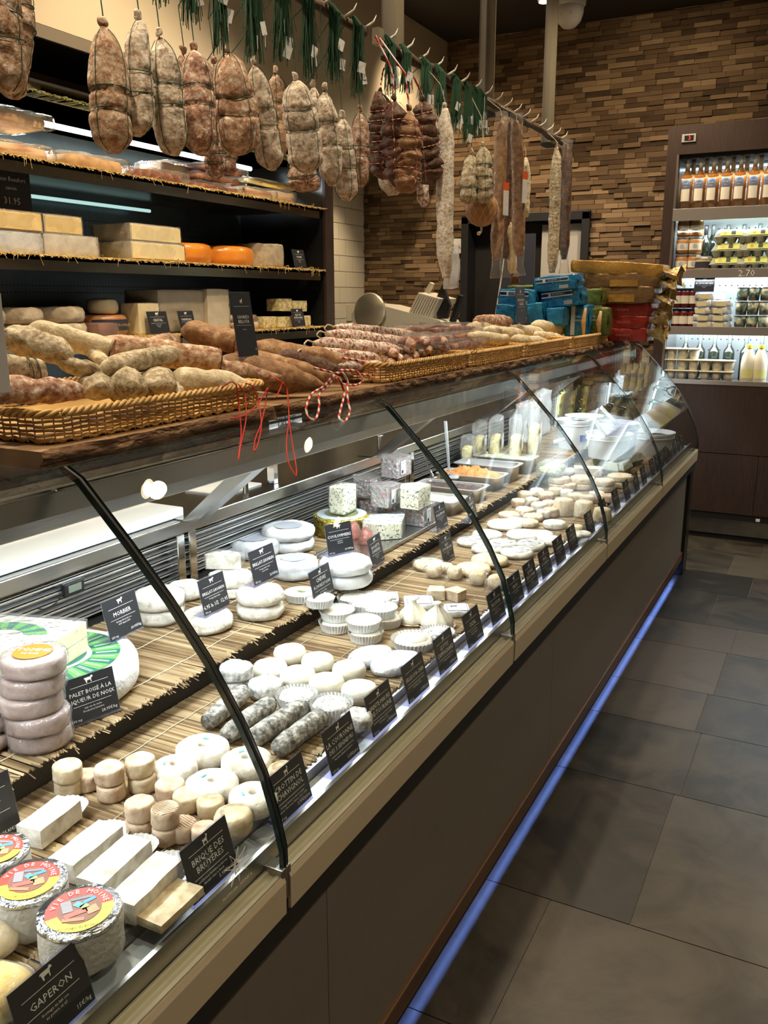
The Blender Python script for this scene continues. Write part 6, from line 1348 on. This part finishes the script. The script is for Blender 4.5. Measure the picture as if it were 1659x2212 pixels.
# stack of wrapped pucks
for k in range(5):
    P = onz(ZU+5*.031, 64, 1412); r = metres(134, P)/2
    t = thing('wrapped_round_cheese', 'film-wrapped mauve-grey round, %s from the top of the tall left stack' % ORD[4-k], 'cheese', (P.x+.004*math.sin(k*2.1), P.y+.004*math.cos(k*1.7), ZU+k*.0315)); wheel(r, .031, .006, 36, .0015, 40, k*3.1).build('rind', mauve, t, smooth=True); wheel(r+.003, .0312, .007, 32, .002, 60, k).build('plastic_wrap', wrap, t, smooth=True)
    if k == 4:
        MB().lathe([(.0005, .0325), (r*.62, .0325)], 30).build('orange_label', pm('orange_label', (.58, .15, .02), .5), t); letters('lettering', [('TOMME', 0, 0, .016, 'CENTER'), ('au bois', 0, -.012, .010, 'CENTER')], chalk, t, TR(0, 0, .0328, 0, 0, .4))
for k in range(3):
    P = onz(ZU+3*.03, -50, 1500); r = metres(130, P)/2; t = thing('wrapped_round_cheese', 'reddish wrapped round cut off by the left edge, %s from the deck' % ORD[k], 'cheese', (P.x, P.y, ZU+k*.0305)); wheel(r, .03, .012, 32, .0015, 40, k*5).build('rind', mauve, t, smooth=True)
# soft wheels
hB = .034
stack(['grey-white film-wrapped wheel beside the black glass joint, lower', 'grey-white film-wrapped wheel beside the black glass joint, upper'], 342, 1276, 108, hB, ZU, bloom, 2, wr=True, k=.010)
disc('white wrinkled wheel carrying the handwritten Brillat-Savarin tag', 446, 1322, 112, .036, ZU, bloom, .012, .003)
disc('pale wheel half hidden behind the glass joint and slats', 400, 1260, 80, .034, ZU, bloom, .010)
stack(['crumpled white Brillat wheel, lower of the pair', 'crumpled white Brillat wheel, upper of the pair'], 562, 1270, 104, .033, ZU, bloom, 2, jit=.003, k=.012)
stack(['pale wheel bottom of the stack under the cut block', 'pale wheel middle of the stack under the cut block'], 496, 1240, 96, .024, ZU, bloom, 2, jit=.003)
P = onz(ZU+.085, 480, 1200); t = thing('cut_soft_cheese', 'film-wrapped half wheel with a cut face on top of the small stack', 'cheese', (P.x, P.y, ZU+.049), .4)
pts_ = [(.045*math.cos(a), .045*math.sin(a)) for a in [PI*.0+i*PI/14 for i in range(15)]]; MB().prism(pts_, 0, .036).build('half_wheel', bloom, t, bev=.006); blob(.10, .055, .04, .3, 8, .003, 50, 2, T=TR(0, .021, 0)).build('plastic_wrap', wrap, t, smooth=True)
def pw(t, r, h): MB().lathe([(.0005, h+.001), (r*.55, h+.001)], 26).build('frosted_lid', pm('frosted_disc_%d' % int(t.location.y*1e4), (.36, .39, .45), .35), t)
for x, y, d, n, l in [(546, 1162, 116, 1, 'left rear, behind the Brillat tags'), (623, 1135, 114, 2, 'rearmost by the slats'), (636, 1205, 104, 1, 'in front of the rear pair')]:
    stack(['large white paper-wrapped wheel, %s%s' % (l, '' if n == 1 else (', lower', ', upper')[q]) for q in range(n)], x, y, d, .048 if n == 1 else .034, ZU, waxp, n, jit=.0035, k=.014, parts=pw)
stack(['white paper-wrapped Coulommiers wheel, lower of the front pair', 'white paper-wrapped Coulommiers wheel, upper of the front pair carrying the tag'], 745, 1205, 112, .034, ZU, waxp, 2, jit=.003, k=.013)
disc('small white cheese in a cup topped with a dried leaf', 650, 1278, 62, .02, ZU, white_ch, .006, cup=True, parts=lambda t, r, h: MB().prism([(-.012, 0), (-.004, .006), (.004, .003), (.013, .005), (.006, -.003), (-.003, -.006)], h+.001, h+.002).build('dried_leaf', pm('leaf_brown', (.20, .20, .07), .7), t))
disc('small white cheese in a cup behind the goat oil tag', 690, 1290, 56, .02, ZU, white_ch, .006, cup=True)
# gold drum, blue cheeses
gP = onz(ZU+.062, 738, 1108); gr_ = metres(122, gP)/2
t = thing('gold_foil_drum', 'large drum cheese wrapped in gold foil with a pale printed lid', 'cheese', (gP.x, gP.y, ZU)); wheel(gr_, .06, .006, 44, .002, 60, 3).build('gold_foil', gold, t, smooth=True); MB().lathe([(.0005, .0615), (gr_*.88, .0615), (gr_*.9, .059)], 36).build('printed_lid', pm('pale_blue_lid', (.52, .60, .64), .4), t); MB().lathe([(.0005, .063), (gr_*.6, .063)], 30).build('foil_window', pm('olive_foil', (.34, .36, .16), .3, .6), t)
t = thing('blue_cheese_half', 'upright film-wrapped blue-veined half standing on the gold drum', 'cheese', (gP.x+.004, gP.y, ZU+.064), 0); blob(.055, .078, .088, .16, 10, .0015, 40, 5).build('paste', bluev, t, smooth=True); blob(.061, .084, .091, .2, 8, .002, 60, 6).build('plastic_wrap', wrap, t, smooth=True)
P = onz(ZU+.055, 828, 1120); t = thing('blue_cheese_wedge', 'big blue-veined wedge with a pale printed top beside the gold drum', 'cheese', (P.x, P.y, ZU+.008), .3); wd = [(.062, -.045), (.055, .075), (-.06, .045), (-.055, -.05), (.0, -.075)]
MB().prism(wd, 0, .045).build('paste', bluev, t, bev=.003); MB().prism([(x*.97, y*.97) for x, y in wd], .0455, .047).build('printed_top', nm('blue_print_paper', [(.4, (.62, .72, .76)), (.6, (.80, .84, .82))], 30, 3, .4, .2), t); MB().prism([(x*1.03, y*1.03) for x, y in wd], -.001, .049).build('plastic_wrap', wrap, t, bev=.004)
for x, y, l in [(770, 1148, 'left one behind the Coulommiers tag'), (797, 1160, 'right one behind the Boulette tag')]:
    P = onz(ZU+.0, x, y+18); t = thing('boulette', 'small dark red cone cheese in film, %s' % l, 'cheese', (P.x-.01, P.y, ZU+.001)); MB().lathe([(.0005, 0), (.022, 0), (.024, .01), (.016, .04), (.006, .052), (.0005, .055)], 20).jitter(.002, 60, x).build('cone', nm('paprika_%d' % x, [(.3, (.20, .04, .02)), (.7, (.45, .12, .06))], 60, 4, .5, .6), t, smooth=True); MB().lathe([(.026, 0), (.028, .01), (.020, .042), (.008, .056), (.012, .07)], 20).jitter(.003, 60, x).build('plastic_wrap', wrap, t, smooth=True)
roq = nm('roquefort_foil', [(.35, (.42, .40, .40)), (.5, (.66, .64, .64)), (.62, (.50, .28, .28)), (.75, (.72, .70, .70))], 70, 5, .22, .9, 80, .6, bd=.01)
def roquefort(label, px, py, z0, rz, w=.100, d=.080, h=.062, face=False):
    P = onz(z0, px, py); t = thing('foil_wedge_cheese', label, 'cheese', (P.x, P.y, z0), rz); pl = [(d*.5, -w*.5), (d*.5, w*.42), (-d*.1, w*.6), (-d*.6, w*.1), (-d*.3, -w*.45)]
    MB().prism(pl, 0, h).jitter(.0008, 60, px).build('foil_wrap', bluev if face else roq, t, bev=.004); MB().prism([(x*1.03, y*1.03) for x, y in pl], -.0005, h+.001).build('plastic_wrap', wrap, t, bev=.004)
    if not face:
        MB().box(d*.5+.002, -w*.32, h*.15, d*.5+.003, -w*.02, h*.85).build('white_label', paper, t); q = MB()
        for i in range(6): q.box(d*.5+.0032, -w*.29+i*w*.018, h*.2, d*.5+.0036, -w*.281+i*w*.018, h*.38)
        q.build('barcode', inkd, t); letters('lettering', [('FROMAGE', 0, 0, .006, 'CENTER')], inkd, t, TR(d*.5+.0034, -w*.17, h*.7, PI/2, 0, PI/2))
    return t
TY = onz(ZU, 905, 1150)
bx = TY.x-.045
ty = thing('steel_tray', 'flat steel tray under the wrapped blue cheeses', 'tray', (bx-.01, 2.22, ZU)); MB().box(-.09, -.26, 0, .07, .24, .006).box(.066, -.26, .006, .072, .24, .014).box(-.092, -.26, .006, -.086, .24, .014).build('tray_sheet', steel, ty, bev=.002)
z0 = ZU+.0075
roquefort('foil wedge with barcode label, front right of the lower row', 905, 1128, z0, 0)
roquefort('foil wedge, dark, at the lower left of the stack', 800, 1105, z0, .2)
roquefort('foil wedge under the open one, lower row middle', 862, 1112, z0, .1)
roquefort('foil wedge with barcode label in the middle row', 830, 1088, z0+.064, 0)
roquefort('foil wedge with red-grey print, middle row left rear', 790, 1068, z0+.064, .1, h=.062)
roquefort('open film-wrapped blue-veined wedge standing in the middle row', 893, 1092, z0+.064, 0, face=True, h=.064)
roquefort('foil wedge with white barcode label topping the whole stack', 852, 1025, z0+.1285, 0, w=.112)
# gastronorm pans
def pan(label, px, py, fill, L_=.26, w=.135, dp=.05, food=None, rise=.85, heap=.012, empty=False):
    P = onz(ZU+dp, px, py); t = thing('steel_pan', label, 'food pan', (min(P.x, -1.185), P.y, ZU+.001), 0)
    q = MB(); b_ = .012; n_ = 4
    def rr(hx, hy, c, z_): return [(sx*(hx-c)+c*math.cos(a), sy*(hy-c)+c*math.sin(a), z_) for (sx, sy, a0) in ((1, 1, 0), (-1, 1, PI/2), (-1, -1, PI), (1, -1, 1.5*PI)) for a in [a0+i*PI/2/n_ for i in range(n_+1)]]
    rings = [rr(L_/2, w/2, .02, dp), rr(L_/2, w/2, .02, dp-.003), rr(L_/2-b_, w/2-b_, .018, dp-.004), rr(L_/2-b_-.006, w/2-b_-.006, .016, 0), rr(L_/2-b_-.008, w/2-b_-.008, .015, .003), rr(L_/2-b_-.002, w/2-b_-.002, .018, dp-.001), rr(L_/2, w/2, .02, dp)]
    K = len(rings[0]); q.v = [p for g in rings for p in g]
    q.f = [(i*K+j, i*K+(j+1) % K, (i+1)*K+(j+1) % K, (i+1)*K+j) for i in range(len(rings)-1) for j in range(K)]+[tuple(range(3*K, 4*K)), tuple(reversed(range(4*K, 5*K)))]; q.m = [0]*len(q.f); q.build('pan', MATS.get('pan_steel') or pm('pan_steel', (.62, .62, .61), .36, .75), t, auto=True)
    if not empty:
        g = MB(); nx, ny = 26, 14; lx, ly = L_/2-b_-.007, w/2-b_-.007
        g.v = [(-lx+2*lx*i/nx, -ly+2*ly*j/ny, dp*rise+heap*math.sin(PI*i/nx)*math.sin(PI*j/ny)+heap*.5*noise.noise(Vector((i*.5, j*.5, px)))+heap*.4*noise.noise(Vector((i*1.3, j*1.3, px)))) for i in range(nx+1) for j in range(ny+1)]
        g.f = [(i*(ny+1)+j, (i+1)*(ny+1)+j, (i+1)*(ny+1)+j+1, i*(ny+1)+j+1) for i in range(nx) for j in range(ny)]; g.m = [0]*len(g.f); o = g.build(food[0], food[1], t, smooth=True); o['kind'] = 'stuff'
    return t
pan('steel pan of pale herbed paste nearest the Roquefort tag', 955, 1075, 1, food=('herb_paste', nm('herb_paste', [(.35, (.35, .42, .20)), (.55, (.72, .73, .50)), (.7, (.80, .80, .62))], 90, 5, .6, .9)))
pan('steel pan of chopped black olives', 985, 1048, 1, food=('olive_tapenade', nm('olive_tapenade', [(.35, (.03, .015, .012)), (.7, (.14, .07, .05))], 120, 5, .25, 1)), heap=.008)
opan = pan('steel pan heaped with orange paste', 1020, 1022, 1, food=('orange_paste', nm('orange_paste', [(.3, (.50, .17, .04)), (.7, (.72, .32, .10))], 60, 5, .6, 1)), heap=.03, dp=.052)
pan('deep empty-looking steel pan behind the orange paste', 1055, 1000, 1, food=('dark_pan_fill', pm('dark_pan_fill', (.04, .04, .045), .15)), rise=.35, heap=0, dp=.062)  # flat dark surface low in the pan
pan('steel pan of pale marinated cubes farthest back', 1098, 985, 1, food=('marinated_cubes', nm('marinated_cubes', [(.3, (.40, .42, .22)), (.6, (.80, .78, .58))], 80, 3, .4, 1)), heap=.014, dp=.062)
def utensil(name, label, pts, r, m, head=None, cat='spoon'):
    P0 = Vector(pts[0]); t = thing(name, label, cat, P0); MB().tube([Vector(p)-P0 for p in pts], r, 8, flat=(1, .5)).build('handle', m, t, smooth=True)
    if head: q = Vector(pts[-1])-P0; blob(*head, .7, 6, 0, mb=(b_ := MB()), T=TR(q.x, q.y, q.z-head[2]*.6)); b_.build('bowl', m, t, smooth=True)
    return t
clr = film('clear_plastic_utensil', (.93, .95, .97), 1.5, .1, .35)
q = opan.location
utensil('serving_spoon', 'clear plastic spoon standing in the orange paste', [onx(q.x-.06, 962, 910), onx(q.x-.06, 966, 960), onx(q.x-.05, 970, 1015), onx(q.x-.04, 980, 1030)], [.007, .007, .005, .004], clr, (.04, .03, .012))
utensil('serving_fork', 'steel serving fork leaning from the olives to the slats', [onx(-1.36, 905, 945), onx(-1.32, 918, 985), onx(-1.27, 925, 1010), onx(-1.22, 935, 1030)], [.004, .004, .004, .008], chrome, (.03, .02, .006), 'fork')
# bags of grated cheese
yg = nm('grated_yellow', [(.35, (.60, .48, .16)), (.6, (.86, .78, .44))], 70, 5, .6, 1, 90)
for i, (x, y, w, hgt) in enumerate([(1010, 985, 40, 60), (1034, 992, 56, 78), (1070, 1003, 62, 96), (1112, 1010, 62, 104), (1150, 1035, 70, 130)]):
    P = onz(ZU+.002, x, y); P.x = max(min(P.x, -1.11), -1.37) if i < 4 else -1.12; P = Vector((P.x, onx(P.x, x, y).y, ZU+.001)); W_ = metres(w, P)*1.4; H_ = metres(hgt, P)*1.12
    t = thing('grated_cheese_bag', 'clear bag of yellow grated cheese with a white label, %s from the left' % ORD[i], 'bag', P, .25)
    blob(.045, W_*.9, H_*.62, .5, 8, .006, 30, x).build('grated_cheese', yg, t, smooth=True); blob(.055, W_, H_, .35, 10, .008, 25, x).build('film_bag', film('bag_film_%d' % x, (1, 1, 1), 1.4, .12, .14, .7, 22), t, smooth=True)
    MB().box(.030, -W_*.3, H_*.38, .031, W_*.22, H_*.62, T=TR(0, 0, 0, .1)).build('white_label', paper, t); letters('lettering', [('FROMAGE RAPÉ', 0, 0, .008, 'CENTER')], inkd, t, TR(.0315, 0, H_*.54, PI/2+.1, 0, PI/2))
for i, (x, y, w, h) in enumerate([(1130, 905, 70, 70), (1165, 925, 80, 80)]):
    P = onx(-1.34, x, y+h); P.z = max(P.z, ZU+.001); t = thing('frosted_bag', 'milky plastic bag with handwriting rising behind the grated cheese, %s' % ('left', 'right')[i], 'bag', P); H_ = metres(h, P)+.05; blob(.05, metres(w, P), H_, .3, 10, .008, 22, x).build('film', milky, t, smooth=True); letters('handwriting', [(('2,90', '3,65')[i], 0, 0, .022, 'CENTER')], chalk, t, TR(.032, 0, H_*.7, PI/2, 0, PI/2))
t = thing('salad_tub', 'clear lidded tub of green sprouts on the reed mat', 'tub', onz(ZU+.001, 1192, 1022)); blob(.10, .15, .05, .25, 8, 0).build('tub', film('clear_tub', (.96, .98, .98), 1.5, .05, .12), t, smooth=True); o = blob(.085, .13, .03, .4, 10, .008, 60, 3).build('green_sprouts', nm('green_sprouts', [(.35, (.22, .30, .12)), (.55, (.52, .56, .32)), (.7, (.74, .70, .48))], 120, 4, .6, 1), t, smooth=True); o['kind'] = 'stuff'
# buckets
bw_ = pm('white_bucket', (.72, .74, .74), .3); fill = pm('cream_fill', (.86, .84, .76), .35)
def bucket(label, px, py, dpx, h, z0, fm=fill, lab=False, m=bw_):
    P = onz(z0+h, px, py); r = metres(dpx, P)/2; t = thing('cream_bucket', label, 'bucket', (P.x, P.y, z0))
    MB().lathe([(.001, .0006), (r*.82, .0006), (r*.95, h-.012), (r, h-.012), (r*1.01, h), (r*.95, h), (r*.93, h-.02), (r*.9, h-.03)], 40).build('bucket', m, t, auto=True); MB().lathe([(.0005, h-.022), (r*.925, h-.022)], 36).build('cream', fm, t)
    MB().lathe([(r*.955, h-.022), (r*.985, h-.022), (r*.985, h-.026), (r*.955, h-.028)], 40).build('collar', m, t, smooth=True)
    if lab: arc_label(MB(), r*.93, h*.30, h*.52, -.9, .1).build('blue_label', pm('royal_blue', (.03, .07, .35), .5), t)
    return t
ZD = .7445
bucket('white bucket with a blue label behind the black glass joint', 1240, 905, 78, .14, ZU, lab=True)
bucket('white bucket without label, rear left of the four', 1262, 897, 82, .14, ZU)
bucket('large translucent bucket of fromage blanc with a ladle', 1316, 935, 100, .11, ZU, m=film('translucent_bucket', (.95, .97, .97), 1.4, .15, .65))
bucket('lavender-tinted bucket behind the translucent one', 1336, 912, 90, .14, ZU, m=pm('lavender_bucket', (.50, .47, .62), .3))
bucket('wide white bucket of yellow cream next to the end glass', 1405, 932, 104, .11, ZL, fm=pm('butter_cream', (.86, .72, .42), .35))
P = onz(ZU+.13, 1403, 925); t = thing('bucket_lid', 'clear round lid leaning upright in the wide white bucket', 'lid', P); MB().lathe([(.0005, 0), (.068, 0), (.070, .004), (.0005, .004)], 36, T=TR(-.02, 0, .0, 0, 1.1)).build('lid', milky, t, auto=True)
u0 = onz(ZU+.115, 1310, 942)
utensil('ladle', 'white plastic ladle handle rising from the translucent bucket', [u0+Vector((-.05, -.06, .09)), u0+Vector((-.02, -.03, .03)), u0], [.009, .007, .005], pm('white_ladle', (.75, .76, .76), .3), cat='ladle')
utensil('ladle', 'pale ladle handle with a hanging hole over the lavender bucket', [u0+Vector((-.06, .12, .11)), u0+Vector((-.0, .20, .03)), u0+Vector((.03, .24, -.01))], [.009, .007, .005], MATS['white_ladle'], cat='ladle')
utensil('ladle', 'short white ladle handle lying against the grated cheese bags', [onz(ZU+.07, 1196, 955), onz(ZU+.075, 1215, 950), onz(ZU+.08, 1228, 946)], [.010, .008, .006], MATS['white_ladle'], cat='ladle')

# ---------------- price tags
FT = [((33+230)/2, 2180, 'GAPERON', 'cow', ('fromage au lait cru', 'au poivre et ail'), '15€/kg'), (470, 1918, 'BRIQUE DES|BRUYÈRES', 'goat', ('production fermière au lait cru', 'fabriqué dans le Berry'), '5.95€/pièce'), (640, 1750, 'CROTTIN DE|CHAVIGNOL', 'goat', ('fromage fermier au lait cru entier', 'terroir Cher Loiret Nièvre, AOC 1976'), '2.95€/pièce'), (749, 1652, 'LA COURONNE|DES 3 SEIGNEURS', 'goat', ('Pur chèvre fabriqué au lait cru', ''), '5.95€/pièce'), (834, 1572, 'SAINTE-MAURE|DE-TOURAINE', 'goat', ('production fermière au lait cru entier', 'AOP depuis 1990'), '6.95€/pièce'), (907, 1512, 'SELLES-SUR-CHER', 'goat', ('production artisanale au lait de chèvre', 'AOP depuis 1975'), '6.50€/pièce'), (971, 1447, "LE P'TIT|CAMPAGNARD", 'goat', ('fromage au lait cru', ''), '4.95€/pièce'), (1030, 1391, 'CAZAL', 'goat', ('pur chèvre fermier', 'fromage d\'Aveyron'), '3.95€/pièce'), (1080, 1340, 'PICODON', 'goat', ('lait de chèvre', 'AOP Drôme Ardèche'), '2.95€/pièce'), (1121, 1305, 'FIGOU', 'goat', ('pur chèvre fourré', ''), '5.95€/pièce'), (1153, 1275, 'LE PAVÉ|DES DOMBES', 'goat', ('chèvre fermier', ''), '5.50€'), (1184, 1245, 'PÉRAIL|DU LARZAC', 'sheep', ('pur brebis', ''), '4.50€'), (1214, 1216, 'CAMISARD', 'goat', ('lait cru', ''), '4.20€'), (1242, 1188, 'LINGOT|DE CHÈVRE', 'goat', ('lait cru', ''), '6.20€'), (1279, 1155, 'LA BÛCHE|CENDRÉE', 'goat', ('lait cru', ''), '6.80€'), (1308, 1128, 'CŒUR|DE CHÈVRE', 'goat', ('lait cru', ''), '5.20€'), (1335, 1103, 'CHABICHOU', 'goat', ('du Poitou', ''), '5.90€'), (1358, 1080, 'ROCAMADOUR', 'goat', ('AOP', ''), '1.20€'), (1378, 1062, 'BANON', 'goat', ('AOP', ''), '7.20€'), (1394, 1046, 'POULIGNY', 'goat', ('AOP', ''), '6.90€')]
for x, y, ti, kd, fi, pr_ in FT:
    P = onx(-.673, x, y); P.z = .7192; u = ti.replace('|', ' ').title()
    price_tag('black acrylic price tag reading %s standing on the front ledge' % u, P, ti.split('|'), kd, fine=fi, price=pr_, left='22% mg')
for i in range(8):
    price_tag('small black tag in the last glass bay, %s counted toward the end panel' % ORD[i], (-.673, 3.97+i*.118, .7192), [('BEURRE', 'CRÈME', 'FAISSELLE', 'RICOTTA', 'BURRATA', 'FETA', 'TZATZIKI', 'OLIVES')[i]], 'cow', fine=('au lait entier', ''), price='%.2f€' % (3.2+i*.7), left='30% mg')
def utag(l, bl, br, z0, ti, kd='cow', h=.083, fi=('', ''), pr_='', X=None, w=None, rz=None, hand=None, left='25% mg', stand=True):
    A, B = onz(z0, *bl), onz(z0, *br); c = (A+B)/2; d = B-A
    price_tag(l, c, ti, kd, w or min(max(d.length, .085), .11), h, 12, rz if rz is not None else max(min(math.atan2(d.y, d.x)-PI/2, .5), -.5), fi, pr_, left, stand, hand=hand)
utag('black price tag reading Morbier standing on the big green-printed wheel', (239, 1392), (311, 1356), ZU+.064, ['MORBIER'], fi=('fromage fait au lait cru', 'AOP depuis 2000'), pr_='24.95€/kg')
utag('black price tag reading Palet Boisé à la Liqueur de Noix at the reed edge', (150, 1576), (262, 1534), ZU+.001, ['PALET BOISÉ À LA', 'LIQUEUR DE NOIX'], fi=('Lait cru de vache', 'Production fermière'), pr_='28.95€/kg', left='23% mg')
utag('black Brillat-Savarin tag with white handwriting, nearer of the two', (442, 1336), (498, 1308), ZU+.038, ['BRILLAT-SAVARIN'], fi=('fromage triple crème',), hand='6,95 la 1/2  12,95', left='75% mg')
utag('black Brillat-Savarin tag without handwriting, farther of the two', (550, 1270), (604, 1243), ZU+.068, ['BRILLAT-SAVARIN'], fi=('fromage triple crème', 'au lait entier'), pr_='23.95€/kg', left='75% mg')
utag('black price tag reading Coulommiers on the paper-wrapped wheels', (712, 1204), (764, 1192), ZU+.07, ['COULOMMIERS'], fi=('pasteurisé', 'au lait cru'), pr_='23.95€/kg', left='22% mg')
utag('black price tag reading Chèvre à l\'Huile d\'Olive at the step edge', (680, 1311), (724, 1282), ZU+.001, ['CHÈVRE', "À L'HUILE D'OLIVE"], 'goat', fi=('au lait de chèvre', 'herbes de Provence'), pr_='4.80€/pièce', left='14% mg')
utag('black price tag reading Boulette d\'Avesnes by the red cone cheeses', (805, 1231), (832, 1211), ZU+.001, ['BOULETTE', "D'AVESNES"], fi=('fromage au lait', 'de vache'), pr_='6.50€')
utag('black price tag reading Roquefort in front of the steel pan', (945, 1151), (969, 1136), ZU+.001, ['ROQUEFORT'], 'goat', fi=('lait cru de brebis', 'AOP'), pr_='29.95€/kg')
utag('black price tag reading Bleu d\'Auvergne standing on the lower tier', (958, 1222), (983, 1205), ZL+.001, ['BLEU', "D'AUVERGNE"], fi=('lait de vache', 'AOP'), pr_='19.95€/kg')
utag('black price tag with pale lines in front of the olive pan', (1012, 1135), (1034, 1112), ZU+.001, ['TAPENADE', 'NOIRE'], 'cow', fi=('olives noires',))
utag('dark price tag cut off by the left edge above the foil drums', (-60, 1860), (46, 1800), ZL+.001, ['TÊTE DE', 'MOINE'], fi=('au lait cru', ''), pr_='25.85€/kg', h=.10)
o = thing('shop_emblem', 'pale star emblem with letter E stuck on the curved glass above the heather brick tag', 'sticker', onx(-.609, 512, 1885))
letters('lettering', [('E', 0, 0, .030, 'CENTER'), ('FROMAGER · AFFINEUR', 0, -.022, .006, 'CENTER')], pm('emblem_white', (.9, .9, .84), .6), o, TR(0, 0, 0, PI/2, 0, PI/2))
q = MB()
for i in range(9):
    a, b_ = i*2*PI/9, (i+4)*2*PI/9; q.tube([(0, .026*math.cos(a), .010+.026*math.sin(a)), (0, .026*math.cos(b_), .010+.026*math.sin(b_))], .0003, 3)
q.build('star_lines', MATS['emblem_white'], o)

# ---------------- repeats that share a kind share a group
PH = {'round_cheese': 'round cheeses of the display case and cabinet', 'price_tag': 'black price tags', 'hanging_salami': 'salamis hanging from the branch rails', 'dry_sausage': 'dry sausages piled in the wicker baskets', 'netted_ham': 'netted hams of the brown cluster', 'blue_packet': 'blue packets at the far end', 'vacuum_pack': 'vacuum packs of cured meat'}
from collections import Counter
tops = [o for o in COL.objects if o.parent is None and 'label' in o.keys()]; cnt = Counter(o.name.split('.')[0] for o in tops)
for o in tops:
    k = o.name.split('.')[0]
    if cnt[k] > 2 and 'group' not in o.keys(): o['group'] = PH.get(k, k.replace('_', ' ')+'s')
